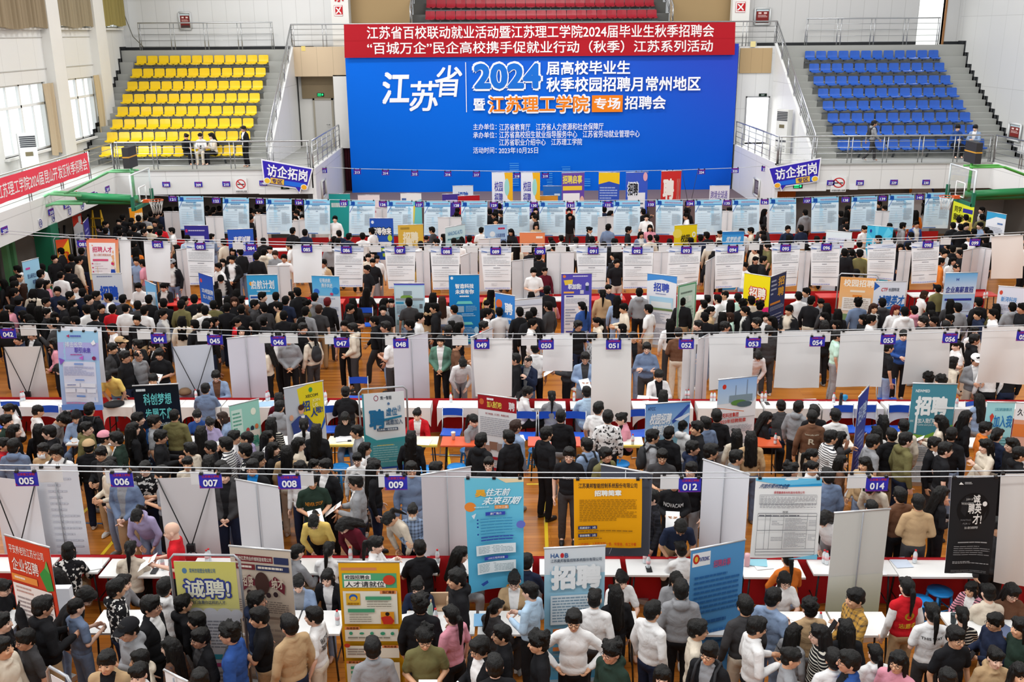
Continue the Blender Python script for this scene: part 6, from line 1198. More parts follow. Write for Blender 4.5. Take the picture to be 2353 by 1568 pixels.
for px, py, z in BOT:
    r = 1 if py > 1200 else 2 if py > 850 else 3
    BL.setdefault(row_tag(px, r), []).append((px, py))
first = True
for n, L in BL.items():
    for i, (px, py) in enumerate(sorted(L)):
        p = atz(px, py, .86); p.z = .757
        lb = 'water bottle with a red cap on the table nearest tag %s' % spell(n) + (', %s from the left' % ORD[i] if len(L) > 1 else '')
        if first: BP.location = p; tag(BP, lb, 'bottle', 'red-capped water bottles'); first = False
        else: copy_thing(BP, kids, p, random.uniform(0, 6), lb); 
for o in COL.objects:
    if o.name.startswith('water_bottle'): tag(o, None, 'bottle', 'red-capped water bottles')
# papers and small things on the tables
def paper(px, py, label, rz=0, w=.21, h=.297, c='f3f3f4', z=.757, n=1, name='paper_sheet', cat='paper'):
    p = atz(px, py, z); m = MB()
    for k in range(n): m.box((-w/2, -h/2, .003*k), (w/2, h/2, .003*k+.002), 0, Matrix.Rotation(.08*k, 4, 'Z'))
    o = m.obj(name, mat('paper_'+c, c, .6), label=label, cat=cat); o.location = p; o.rotation_euler = (0, 0, R(rz)); return o
for i, (px, py, rz, c, lb) in enumerate(((210, 1300, 20, 'f3f3f4', 'white papers beside the pen left of the ponytailed person in cream'), (345, 1291, 5, 'f1f1f3', 'white notice sheet on the table before the bald man'), (654, 1302, 10, '3f9fd8', 'bright blue leaflet on the table below tag ' + spell('008')), (790, 1008, 8, 'f2f2f6', 'stack of forms on the cream table in the second row'), (975, 1016, -10, 'f2f2f6', 'papers before the person in the red cardigan'),
                                    (1190, 1008, 4, 'eef0f4', 'papers on the orange-red table before the person writing'), (1420, 1002, 15, 'f2f2f6', 'papers before the person in the pink jacket'), (30, 928, 6, 'dfe6f2', 'leaflets on the draped table at the left edge'), (125, 926, -8, 'f2f2f6', 'white papers on the draped table beside the tall violet poster'), (612, 929, 5, '9fc0e6', 'pale blue leaflet on the draped table behind the yellow cartoon banner'), (1478, 915, -12, 'f2f2f4', 'heap of forms before the person in a varsity jacket'), (1900, 930, 20, 'f2f2f4', 'papers on the draped table under tag ' + spell('054')),
                                    (1865, 923, 5, 'd4dcea', 'folder on the draped table right of tag ' + spell('053')), (2050, 926, 0, 'dbe4ee', 'leaflet on the draped table under tag ' + spell('055')), (1750, 1297, 8, 'f3f3f4', 'white sheets on the table under the white form poster'), (1738, 1290, -15, '8fc8d8', 'turquoise leaflets on the table under the white form poster'), (2070, 1293, 4, 'cdd9ea', 'blue and white leaflet under tag ' + spell('014')), (130, 1425, 30, 'f1f1f4', 'white sheets held out over the nearest table right of the red banner'), (1115, 1425, 0, '7fb4dc', 'light-blue leaflets on the nearest table below the sky-blue poster'), (2010, 1310, 0, 'e8e8ea', 'sheet on the table right of the greenish banner back'),
                                    (2310, 1450, 25, '5a6684', 'dark brochure on the nearest table at the far right'), (1690, 1290, 0, 'f2f2f4', 'sheet of paper on the table right of the blue banner'), (1560, 1290, 10, 'f0f0f0', 'sheet before the person in a white sweater with a hair clip'), (940, 1425, 10, 'f2f2f4', 'papers on the nearest table right of the yellow banner'))):
    paper(px, py, lb, rz, c=c, n=1+i % 2, w=.25 if i % 3 else .3)
def small(name, px, py, m, mt, label, cat, z=.757):
    p = atz(px, py, z); o = m.obj(name, mt, label=label, cat=cat); o.location = p; return o
small('paper_cup', 1042, 1010, MB().lathe([(.03, 0), (.042, .13), (.044, .135), (.044, .15), (.0, .152)], n=12), mat('cup_cream', 'e6dfd2', .5), 'tall cream paper cup with a lid on the orange-red table', 'cup')
small('coffee_cup', 2190, 1432, MB().lathe([(.032, 0), (.044, .12), (.046, .13), (.0, .135)], n=12), mat('cup_dark', '2d3a40', .5), 'dark coffee cup on the nearest table beside the striped sweater', 'cup')
small('thermos_cup', 1716, 1300, MB().lathe([(.042, 0), (.044, .15), (.038, .19), (.0, .195)], n=12), mat('cup_pink', 'e2b4bc', .4), 'pink thermos cup on the table right of the blue banner', 'cup')
small('thermos_flask', 1931, 932, MB().lathe([(.035, 0), (.036, .2), (.03, .22), (.03, .27), (0, .275)], n=12), black, 'black thermos flask on the draped table under tag ' + spell('054'), 'flask')
small('table_globe', 1941, 922, MB().lathe([(.0, .0), (.03, .02), (.055, .06), (.06, .09), (.05, .13), (.0, .15)], n=12), mat('globe_blue', '1f86b8', .4), 'small blue ball beside the black thermos flask', 'ball')
small('thermos_flask', 989, 1418, MB().lathe([(.036, 0), (.038, .16), (.03, .2), (0, .205)], n=12), mat('flask_sage', '8fa695', .4), 'sage-green flask on the nearest table beside the person in a pink T-shirt', 'flask')
small('desk_organizer', 1010, 1398, MB().box((-.12, -.08, 0), (.12, .08, .02)).box((-.12, .05, .02), (.12, .08, .2)).box((-.12, -.08, .02), (-.1, .08, .16)).box((.1, -.08, .02), (.12, .08, .16)), mat('organizer_tan', 'b99a7c', .6), 'tan desk organizer behind the sage-green flask', 'organizer')
small('shopping_bag', 150, 1400, MB().box((-.12, -.06, 0), (.12, .06, .17)).box((-.115, -.055, .17), (.115, .055, .34)), mat('bag_white', 'e6e9f0', .5), 'white and blue paper bag standing between the red banner and the grey tee', 'bag')
small('mobile_phone', 355, 1313, MB().box((-.04, -.08, 0), (.04, .08, .01)), black, 'black phone lying on the table before the ponytailed person in cream', 'phone')
small('mobile_phone', 1763, 928, MB().box((-.04, -.08, 0), (.04, .08, .01)), black, 'black phone on the draped table right of tag ' + spell('053'), 'phone')
small('mobile_phone', 1491, 1309, MB().box((-.04, -.08, 0), (.04, .08, .01)), black, 'black phone beside two bottles below tag ' + spell('012'), 'phone')
small('folded_coat', 262, 931, MB().lathe([(.0, .0), (.2, .0), (.22, .03), (.12, .06), (.0, .07)], n=10), mat('coat_black', '222226', .9), 'black folded coat on the table right of the tall violet poster', 'coat')
small('laptop_bag', 656, 928, MB().box((-.2, -.13, 0), (.2, .13, .05)), mat('laptop_bag_black', '26272b', .8), 'black laptop bag on the table behind the yellow cartoon banner', 'bag')
small('handbag', 425, 905, MB().lathe([(.0, .0), (.13, .0), (.15, .04), (.09, .11), (.0, .12)], n=10), mat('bag_brown', '7f6248', .7), 'brown handbag on the table below the bluish X-banner', 'bag')

# ---------------------------------------------------------------- people: meshes
V = Vector
def cap_(bm, p0, p1, r0, r1, seg=12):
    p0, p1 = V(p0), V(p1); d = p1-p0
    for p, r in ((p0, r0), (p1, r1)):
        bmesh.ops.create_icosphere(bm, subdivisions=2, radius=r, matrix=Matrix.Translation(p))
    if d.length > 1e-4:
        M = Matrix.Translation((p0+p1)/2) @ d.to_track_quat('Z', 'Y').to_matrix().to_4x4()
        bmesh.ops.create_cone(bm, cap_ends=True, segments=seg, radius1=r0, radius2=r1, depth=d.length, matrix=M)
def ell_(bm, c, r, M=None):
    T = Matrix.Translation(V(c)) @ Matrix.Diagonal((r[0], r[1], r[2], 1))
    bmesh.ops.create_icosphere(bm, subdivisions=3, radius=1.0, matrix=(M @ T) if M else T)
def blob(prims, voxel, smooth=3, ratio=1.0, dedge=0.0, dfreq=8.0, strand=False):
    """one continuous surface over the given lumps"""
    bm = bmesh.new()
    for p in prims:
        if p[0] == 'c': cap_(bm, *p[1:])
        else: ell_(bm, *p[1:])
    me = bpy.data.meshes.new('lumps'); bm.to_mesh(me); bm.free()
    o = bpy.data.objects.new('lumps', me)
    a = o.modifiers.new('r', 'REMESH'); a.mode = 'VOXEL'; a.voxel_size = voxel
    if smooth: b = o.modifiers.new('s', 'SMOOTH'); b.factor = .5; b.iterations = smooth
    if ratio < 1: d = o.modifiers.new('d', 'DECIMATE'); d.ratio = ratio
    r = evaluated(o); bpy.data.meshes.remove(me)
    if dedge:
        for v in r.vertices:
            c = v.co
            n = noise.noise(V((c.x*dfreq, c.y*dfreq, c.z*dfreq*(.35 if strand else 1))))+.5*noise.noise(V((c.x*dfreq*2.3+5, c.y*dfreq*2.3, c.z*dfreq*(.5 if strand else 2.3))))
            v.co = c+v.normal*n*dedge
    r.polygons.foreach_set('use_smooth', [True]*len(r.polygons))
    return r
def join_meshes(name, parts):
    """(mesh, matrix, first material slot)"""
    vs, fs, ms = [], [], []
    for me, M, k in parts:
        b = len(vs); vs += [tuple((M @ v.co) if M else v.co) for v in me.vertices]
        fs += [tuple(b+i for i in p.vertices) for p in me.polygons]; ms += [k+(p.material_index if k else 0) for p in me.polygons]
    me = bpy.data.meshes.new(name); me.from_pydata(vs, [], fs); me.polygons.foreach_set('use_smooth', [True]*len(fs)); me.update()
    for i in range(3): me.materials.append(None)
    me.polygons.foreach_set('material_index', ms)
    return me
# head about its own centre, facing -Y
HEAD = blob([('e', (0, .012, .03), (.077, .095, .088)), ('e', (0, -.022, -.02), (.064, .072, .085)), ('e', (0, -.038, -.072), (.043, .048, .04)), ('c', (0, -.088, .008), (0, -.104, -.026), .009, .014),
             ('e', (.077, .012, -.012), (.012, .021, .031)), ('e', (-.077, .012, -.012), (.012, .021, .031)), ('c', (0, .018, -.05), (0, .014, -.135), .052, .05), ('e', (.034, -.078, -.022), (.022, .016, .018)), ('e', (-.034, -.078, -.022), (.022, .016, .018)), ('c', (-.018, -.084, -.056), (.018, -.084, -.056), .008, .008)], .0075, 2, .55)
def hand_mesh(curl):
    """fingers run along -Z from the wrist, palm faces -Y; thumb on +X"""
    P = [('e', (0, 0, -.05), (.04, .017, .05)), ('c', (0, 0, 0), (0, 0, -.03), .026, .03)]
    for i, (x, L, r) in enumerate(((.03, .062, .0088), (.01, .07, .0092), (-.01, .066, .0088), (-.029, .052, .0078))):
        p = V((x, 0, -.09)); a = curl*(.7+.12*i)
        for k in range(3):
            l = L*(.45, .32, .23)[k]; a2 = a*(.5+.55*k); q = p+V((x*.12/3, -math.sin(a2)*l, -math.cos(a2)*l)); P.append(('c', p, q, r*(1-.08*k), r*(1-.08*(k+1)))); p = q
    p = V((.034, -.004, -.03)); q = p+V((.03, -.018, -.028)); r = q+V((.008, -.02, -.026)); P += [('c', p, q, .0125, .0105), ('c', q, r, .0105, .0088)]
    return blob(P, .0036, 2, .22)
HANDS = {'open': hand_mesh(.35), 'grip': hand_mesh(1.15)}
def tight(k=1.0, low=0.0): return [('e', (0, .016, .042), (.084*k, .1*k, .081*k)), ('e', (0, .05, -.015-low), (.074*k, .06, .072))]
HAIRDEF = {
    'm': tight(1.03)+[('e', (0, -.036, .09), (.066, .052, .03)), ('e', (.072, .0, .02), (.018, .045, .045)), ('e', (-.072, .0, .02), (.018, .045, .045))],
    'f': tight(1.05, .01)+[('e', (0, -.046, .084), (.07, .05, .034)), ('e', (.074, -.01, .015), (.02, .05, .05)), ('e', (-.074, -.01, .015), (.02, .05, .05))],
    'z': [('e', (0, .016, .038), (.082, .098, .08)), ('e', (0, .05, -.01), (.072, .056, .062))],
    'u': tight(1.07)+[('e', (.09*math.sin(i*2.4)*.8, .02+.08*math.cos(i*2.4)*.9, .07+.045*math.cos(i*1.7)), (.035, .035, .032)) for i in range(12)]+[('e', (0, -.055, .085), (.07, .045, .036))],
    'l': tight(1.03)+[('c', (0, .07, 0), (0, .11, -.4), .075, .05), ('c', (.05, .05, .02), (.075, .085, -.4), .05, .035), ('c', (-.05, .05, .02), (-.075, .085, -.4), .05, .035), ('c', (.078, -.005, .02), (.088, .0, -.26), .024, .016), ('c', (-.078, -.005, .02), (-.088, .0, -.26), .024, .016), ('e', (.046, -.034, .086), (.04, .052, .03)), ('e', (-.046, -.034, .086), (.04, .052, .03))],
    'p': tight(1.03)+[('c', (0, .1, .03), (0, .145, .0), .028, .034), ('c', (0, .145, .0), (0, .15, -.12), .034, .03), ('c', (0, .15, -.12), (.01, .14, -.3), .03, .012), ('e', (.04, -.045, .08), (.045, .045, .034)), ('e', (-.04, -.045, .08), (.045, .045, .034))],
    'b': tight(1.03)+[('e', (0, .105, .06), (.044, .038, .042)), ('e', (.04, -.045, .08), (.045, .045, .034)), ('e', (-.04, -.045, .08), (.045, .045, .034))],
    'o': tight(1.03)+[('e', (0, .03, -.04), (.094, .082, .1)), ('c', (.078, -.012, .02), (.08, -.02, -.1), .026, .02), ('c', (-.078, -.012, .02), (-.08, -.02, -.1), .026, .02), ('e', (0, -.042, .086), (.066, .05, .032))],
}
HAIRDEF['w'] = HAIRDEF['l']+[('e', (.09*math.sin(i*2.1), .08+.03*math.cos(i), -.06-.045*i), (.035, .03, .035)) for i in range(8)]
HAIR = {k: blob(v, .0085, 2, .6, (.007 if k != 'u' else .01), 46 if k != 'u' else 70, k != 'u') for k, v in HAIRDEF.items()}
CAPM = MB()
CAPM.grid(lambda u, v: (.096*math.cos(2*PI*u)*math.cos(v*PI/2), .014+.108*math.sin(2*PI*u)*math.cos(v*PI/2), .045+.088*math.sin(v*PI/2)), 20, 7)
CAPM.grid(lambda u, v: ((.075-.01*v)*math.sin((u-.5)*2.2)*1.1, -.075-.075*v*math.cos((u-.5)*1.8), .05-.012*v+.02*math.cos((u-.5)*2.2)*v*0), 10, 3)
CAPM.grid(lambda u, v: ((.075-.01*v)*math.sin((.5-u)*2.2)*1.1, -.075-.075*v*math.cos((u-.5)*1.8), .043-.012*v), 10, 3)
CAPM = CAPM.mesh('cap', [])
skin = mat('skin', 'd8a583', .5, spec=.35, noise_scale=6, noise_amt=.05)
skin2 = mat('skin_tanned', 'c8957a', .5, spec=.35, noise_scale=6, noise_amt=.05)
skin3 = mat('skin_fair', 'e8bda6', .5, spec=.35, noise_scale=6, noise_amt=.05)
FACE = MB()
for s in (-1, 1):
    FACE.lathe([(.0, -.006), (.011, -.003), (.012, 0), (.0, .006)], n=8, mi=0, M=Matrix.Translation((s*.031, -.082, .004)) @ Matrix.Rotation(R(90), 4, 'X') @ Matrix.Diagonal((1, .5, 1, 1)))
    FACE.tube([(s*.017, -.09, .024), (s*.032, -.086, .029), (s*.047, -.076, .024)], .0036, 5, 0)
FACE.tube([(-.021, -.0835, -.058), (0, -.0925, -.0555), (.021, -.0835, -.058)], [.003, .0062, .003], 6, 1)
EYE_M, LIP_M = mat('eye_dark', '241a17', .3), mat('lip', 'b3655c', .5)
FACE = FACE.mesh('face', [EYE_M, LIP_M])
GL = MB()
for s in (-1, 1):
    GL.tube([(s*(.033+.0235*math.cos(2*PI*k/16)), -.099+.004*abs(math.cos(2*PI*k/16)), .003+.019*math.sin(2*PI*k/16)) for k in range(16)], .0021, 5, 0, True)
    GL.tube([(s*.057, -.094, .006), (s*.079, -.03, .008), (s*.08, .015, .0)], .0019, 5)
GL.tube([(-.01, -.1, .006), (.01, -.1, .006)], .0019, 5)
GL = GL.mesh('glasses', [mat('spectacle_frame', '2a2a2e', .3, .3)])
MK = MB(); MK.grid(lambda u, v: ((u-.5)*.13, -.062-.052*math.cos((u-.5)*2.6)*(.6+.4*math.sin(PI*v)), -.015-.085*v), 10, 6)
for s in (-1, 1): MK.tube([(s*.065, -.06, -.03), (s*.08, .0, -.01), (s*.08, .02, -.02), (s*.06, -.06, -.085)], .0015, 4)
MK = MK.mesh('mask', [mat('mask_white', 'dfe6ec', .7)])

# poses: joints in metres for a figure 1.72 m tall that faces -Y
def arms(e, w, el=None, wl=None):
    """right elbow, right wrist (and left ones, mirrored when not given)"""
    return {'R': (V(e), V(w)), 'L': (V(el) if el else V((-e[0], e[1], e[2])), V(wl) if wl else V((-w[0], w[1], w[2])))}
ST = dict(lean=0, hip=.92, legs='s', head=3)
POSE = {
    'S': dict(ST, arms=arms((.245, .03, 1.11), (.25, -.06, .86), (-.24, .04, 1.11), (-.235, -.03, .86))),
    'D': dict(ST, head=9, arms=arms((.245, .03, 1.12), (.05, -.19, .95))),
    'P': dict(ST, head=13, arms=arms((.235, .02, 1.12), (.1, -.27, 1.14)), grip=1),
    'H': dict(ST, head=8, arms=arms((.235, -.1, 1.14), (.13, -.27, 1.31), (-.24, .04, 1.11), (-.19, -.14, .92)), grip=1),
    'A': dict(ST, head=10, arms=arms((.25, -.04, 1.14), (-.08, -.2, 1.16), (-.25, -.04, 1.13), (.1, -.18, 1.12)), grip=1),
    'X': dict(ST, head=8, arms=arms((.38, .06, 1.15), (.2, -.04, .98)), grip=1),
    'W': dict(ST, legs='w', head=4, arms=arms((.24, .14, 1.14), (.25, .16, .88), (-.24, -.06, 1.12), (-.22, -.22, .94))),
    'B': dict(ST, lean=38, head=20, arms=arms((.25, -.12, 1.12), (.13, -.22, .92))),
    'T': dict(lean=10, hip=.5, legs='t', head=4, arms=arms((.25, -.16, 1.12), (.12, -.36, 1.17)), grip=0),
    'C': dict(lean=6, hip=.5, legs='t', head=14, arms=arms((.23, -.12, 1.13), (.07, -.3, 1.17)), grip=1),
}
def joints(pk):
    p = POSE[pk]; L = R(p['lean']); hz = p['hip']
    M = Matrix.Translation((0, 0, hz)) @ Matrix.Rotation(L, 4, 'X') @ Matrix.Translation((0, 0, -.92))
    H = M @ Matrix.Translation((0, -.018, 1.59)) @ Matrix.Rotation(R(p['head']), 4, 'X') @ Matrix.Scale(1.09, 4)
    if p['legs'] == 's': leg = {s: (V((s*.09, 0, .9)), V((s*.1, -.02, .49)), V((s*.105, .03, .09))) for s in (1, -1)}
    elif p['legs'] == 'w': leg = {1: (V((.09, 0, .9)), V((.095, -.17, .52)), V((.095, -.2, .1))), -1: (V((-.09, 0, .9)), V((-.095, .06, .48)), V((-.095, .34, .14)))}
    else: leg = {s: (V((s*.09, -.02, .5)), V((s*.13, -.42, .5)), V((s*.12, -.4, .09))) for s in (1, -1)}
    return M, H, leg
BODYC, TOPC, TROUC, SHOEC = {}, {}, {}, {}
def body_mesh(pk):
    if pk in BODYC: return BODYC[pk]
    M, H, leg = joints(pk); p = POSE[pk]
    P = [('c', M @ V((0, 0, .98)), M @ V((0, .0, 1.33)), .085, .085), ('c', M @ V((0, .015, 1.36)), M @ V((0, -.002, 1.53)), .058, .052)]
    parts = [(HEAD, H, 0), (FACE, H, 1)]
    for s, k in ((1, 'R'), (-1, 'L')):
        e, w = p['arms'][k]; sh = M @ V((s*.165, .01, 1.365)); e, w = M @ e, M @ w
        P += [('c', M @ V((s*.05, .01, 1.34)), sh, .045, .044), ('c', sh, e, .044, .039), ('c', e, w, .037, .027)]
        d = (w-e).normalized(); z = -d
        inn = V((-s, -.35, 0)); y = -(inn-inn.dot(z)*z).normalized(); x = y.cross(z)
        if s < 0: pass
        Mh = Matrix(((x.x, y.x, z.x, w.x), (x.y, y.y, z.y, w.y), (x.z, y.z, z.z, w.z), (0, 0, 0, 1)))
        parts.append((HANDS['grip' if p.get('grip') else 'open'], Mh @ Matrix.Diagonal((1 if x.y < 0 else -1, 1, 1, 1)), 0))
        a, b, c = leg[s]; P += [('c', a, b, .075, .052), ('c', b, c, .05, .036), ('c', c, c+V((0, -.12, -.055)), .036, .03)]
    parts.insert(0, (blob(P, .016, 3, .4), None, 0))
    me = join_meshes('body', parts)
    BODYC[pk] = me; return me
def top_mesh(pk, ty):
    if (pk, ty) in TOPC: return TOPC[(pk, ty)]
    M, H, leg = joints(pk); p = POSE[pk]
    g = {'t': .98, 's': 1.0, 'h': 1.06, 'j': 1.08, 'c': 1.0, 'v': 1.05}[ty]
    rot = M.to_3x3().to_4x4()
    def E(c, r): return ('e', (0, 0, 0), r, Matrix.Translation(M @ V(c)) @ rot)
    P = [E((0, .012, 1.37), (.125*g, .1*g, .085)), E((0, .008, 1.25), (.18*g, .122*g, .19)), E((0, .0, 1.08), (.168*g, .118*g, .2)), E((0, 0, .96), (.172*g, .122*g, .11 if ty != 'h' else .13))]
    for s, k in ((1, 'R'), (-1, 'L')):
        e, w = p['arms'][k]; sh = M @ V((s*.167, .012, 1.372)); e, w = M @ e, M @ w
        P += [('c', M @ V((s*.06, .015, 1.395)), sh, .066*g, .062*g)]
        if ty == 't': P.append(('c', sh, sh.lerp(e, .72), .063, .062))
        elif ty == 'v': P.append(('c', sh, sh.lerp(e, .1), .07, .07))
        else: P += [('c', sh, e, .062*g, .055*g), ('c', e, e.lerp(w, .93), .054*g, .043*g)]
    if ty == 'h': P += [E((0, .1, 1.44), (.105, .06, .075)), E((.08, .03, 1.46), (.035, .06, .04)), E((-.08, .03, 1.46), (.035, .06, .04)), E((0, -.07, 1.42), (.07, .03, .03))]
    P += [E((0, .022, 1.44), (.092, .08, .05))]
    if ty in 'ts': P += [E((0, .012, 1.425), (.105, .085, .05))]
    if ty in 'jcv': P += [E((.06, .0, 1.46), (.025, .07, .03)), E((-.06, .0, 1.46), (.025, .07, .03)), E((0, .06, 1.46), (.07, .025, .03))]
    me = blob(P, .014, 2, .5 if ty not in 'jv' else 1, .007, 9)
    if ty in 'jv':
        Mi = M.inverted()
        wz = lambda z: .035+.05*max(0, (z-1.05)/.4)
        for v in me.vertices:        # straight edges of the opening
            q = Mi @ v.co
            if q.y < -.02 and q.z < 1.5 and abs(abs(q.x)-wz(q.z)) < .0075:
                q.x = math.copysign(wz(q.z), q.x); v.co = M @ q
        for f in me.polygons:
            q = Mi @ f.center
            if abs(q.x) < wz(q.z) and q.y < -.02 and q.z < 1.5: f.material_index = 1
    TOPC[(pk, ty)] = me; return me
def trouser_mesh(pk):
    k = POSE[pk]['legs']
    if k in TROUC: return TROUC[k]
    _, _, leg = joints(pk); hz = POSE[pk]['hip']
    P = [('e', (0, .01, hz-.02), (.16, .122, .12))]
    for s in (1, -1):
        a, b, c = leg[s]; P += [('c', a, b, .092, .074), ('c', b, c+V((0, 0, .0)), .073, .062)]
    me = blob(P, .018, 2, .5, .006, 9); TROUC[k] = me; return me
def shoe_mesh(pk, s):
    k = (POSE[pk]['legs'], s)
    if k in SHOEC: return SHOEC[k]
    _, _, leg = joints(pk); c = leg[s][2]
    z = max(0, c.z-.09)
    me = blob([('e', (c.x, c.y-.075, z+.042), (.046, .12, .04)), ('e', (c.x, c.y-.0, z+.06), (.043, .06, .055)), ('e', (c.x, c.y-.07, z+.016), (.05, .14, .016))], .012, 2, .6)
    SHOEC[k] = me; return me

CC = {'K': ('black', '1d1d20'), 'N': ('navy', '222a40'), 'D': ('dark grey', '3f3e40'), 'G': ('grey', '8f9094'), 'W': ('white', 'e9e8e8'), 'C': ('cream', 'd9cdbb'), 'B': ('brown', '6a4a38'), 'T': ('tan', 'bb9d78'), 'E': ('olive', '6f6a45'), 'R': ('red', 'c8202a'), 'M': ('maroon', '5c1826'),
      'O': ('orange', 'dd7a30'), 'Y': ('yellow', 'ebcb72'), 'U': ('blue', '2f4f90'), 'S': ('slate blue', '6d7d99'), 'V': ('sage green', '5c8272'), 'L': ('lavender', 'aa9fc4'), 'P': ('pink', 'd892a2'), 'J': ('light denim', '8fa3c2'), 'F': ('dark green', '26362e'), 'I': ('mint', 'bfe0d0'), 'Q': ('bright blue', '1f7cc4'), 'Z': ('gold', 'c89a4a'), 'A': ('light blue', 'b3cde4')}
TN = {'t': 'T-shirt', 's': 'sweater', 'h': 'hoodie', 'j': 'jacket', 'c': 'shirt', 'v': 'vest'}
PN = {'': '', '~': 'striped ', '#': 'plaid ', '%': 'printed '}
def cloth(code, pat=''):
    k = 'cloth_'+code+pat
    if k in MATS: return MATS[k]
    m = mat(k, CC[code][1], .85, spec=.15, noise_scale=9, noise_amt=.12)
    nt = m.node_tree; b = nt.nodes['Principled BSDF']
    base = [n for n in nt.nodes if n.type == 'MIX'][0]
    t0 = nt.nodes.new('ShaderNodeTexCoord'); nb = nt.nodes.new('ShaderNodeTexNoise'); nb.inputs['Scale'].default_value = 6; nb.inputs['Detail'].default_value = 3; nb.inputs['Distortion'].default_value = .5
    bp = nt.nodes.new('ShaderNodeBump'); bp.inputs['Strength'].default_value = .6; bp.inputs['Distance'].default_value = .04
    nt.links.new(t0.outputs['Object'], nb.inputs['Vector']); nt.links.new(nb.outputs['Fac'], bp.inputs['Height']); nt.links.new(bp.outputs['Normal'], b.inputs['Normal'])
    if pat:
        tc = nt.nodes.new('ShaderNodeTexCoord'); mx = nt.nodes.new('ShaderNodeMix'); mx.data_type = 'RGBA'
        other = {'~': '2b2c33', '#': '33343c', '%': 'dcdad6'}[pat]
        if pat == '%' and code in 'WCGT': other = '3a3a3c'
        if pat == '~' and code in 'KDN': other = 'c9c4b8'
        mx.inputs['B'].default_value = rgb(other); nt.links.new(base.outputs['Result'], mx.inputs['A'])
        if pat in '~#':
            w = nt.nodes.new('ShaderNodeTexWave'); w.bands_direction = 'Z'; w.inputs['Scale'].default_value = 8 if pat == '~' else 5
            nt.links.new(tc.outputs['Object'], w.inputs['Vector']); r = nt.nodes.new('ShaderNodeMath'); r.operation = 'GREATER_THAN'; r.inputs[1].default_value = .72
            nt.links.new(w.outputs['Fac'], r.inputs[0])
            if pat == '#':
                w2 = nt.nodes.new('ShaderNodeTexWave'); w2.bands_direction = 'X'; w2.inputs['Scale'].default_value = 5; nt.links.new(tc.outputs['Object'], w2.inputs['Vector'])
                r2 = nt.nodes.new('ShaderNodeMath'); r2.operation = 'GREATER_THAN'; r2.inputs[1].default_value = .72; nt.links.new(w2.outputs['Fac'], r2.inputs[0])
                s = nt.nodes.new('ShaderNodeMath'); s.operation = 'ADD'; nt.links.new(r.outputs[0], s.inputs[0]); nt.links.new(r2.outputs[0], s.inputs[1])
                h = nt.nodes.new('ShaderNodeMath'); h.operation = 'MULTIPLY'; h.inputs[1].default_value = .42; nt.links.new(s.outputs[0], h.inputs[0]); r = h
            nt.links.new(r.outputs[0], mx.inputs['Factor'])
        else:
            n = nt.nodes.new('ShaderNodeTexNoise'); n.inputs['Scale'].default_value = 16; nt.links.new(tc.outputs['Object'], n.inputs['Vector'])
            r = nt.nodes.new('ShaderNodeMath'); r.operation = 'GREATER_THAN'; r.inputs[1].default_value = .56; nt.links.new(n.outputs['Fac'], r.inputs[0]); nt.links.new(r.outputs[0], mx.inputs['Factor'])
        nt.links.new(mx.outputs['Result'], b.inputs['Base Color'])
    return m
HC = {'': ('black', '0c0a09'), 'n': ('brown', '33211a'), 'r': ('dark red', '5c1a1e')}
def hairmat(c):
    k = 'hair_'+HC[c][0]
    if k in MATS: return MATS[k]
    m = mat(k, HC[c][1], .5, spec=.3, noise_scale=30, noise_amt=.3); nt = m.node_tree
    t = nt.nodes.new('ShaderNodeTexCoord'); mp = nt.nodes.new('ShaderNodeMapping'); mp.inputs['Scale'].default_value = (150, 150, 18)
    n = nt.nodes.new('ShaderNodeTexNoise'); n.inputs['Scale'].default_value = 1; n.inputs['Detail'].default_value = 2
    bp = nt.nodes.new('ShaderNodeBump'); bp.inputs['Strength'].default_value = .8; bp.inputs['Distance'].default_value = .012
    nt.links.new(t.outputs['Object'], mp.inputs['Vector']); nt.links.new(mp.outputs[0], n.inputs['Vector']); nt.links.new(n.outputs['Fac'], bp.inputs['Height']); nt.links.new(bp.outputs['Normal'], nt.nodes['Principled BSDF'].inputs['Normal'])
    return m
HN = {'m': 'short %shair', 'f': 'shaggy %shair', 'z': 'cropped %shair', 'u': 'curly %shair', 'l': 'long %shair', 'w': 'wavy %shair', 'p': '%sponytail', 'b': 'tied-up %shair', 'o': 'bobbed %shair', 'x': 'bald head'}
YAW = {'c': 0, 'cr': 45, 'r': 90, 'ar': 135, 'a': 180, 'al': -135, 'l': -90, 'cl': -45}
FN = {'c': 'facing the camera', 'cr': 'turned half right', 'r': 'facing right', 'ar': 'back turned rightward', 'a': 'seen from behind', 'al': 'back turned leftward', 'l': 'facing left', 'cl': 'turned half left'}
PON = {'S': '', 'D': '', 'P': 'reading', 'H': 'gesturing', 'A': 'arms crossed', 'X': 'hands on hips', 'W': 'walking', 'B': 'bending', 'T': 'seated', 'C': 'seated'}
LINKM = {}
def obj_mats(o, ms):
    for i, m in enumerate(ms):
        while len(o.data.materials) <= i: o.data.materials.append(None)
        o.material_slots[i].link = 'OBJECT'; o.material_slots[i].material = m
rgp = random.Random(21)
FEM = 'lwpbo'

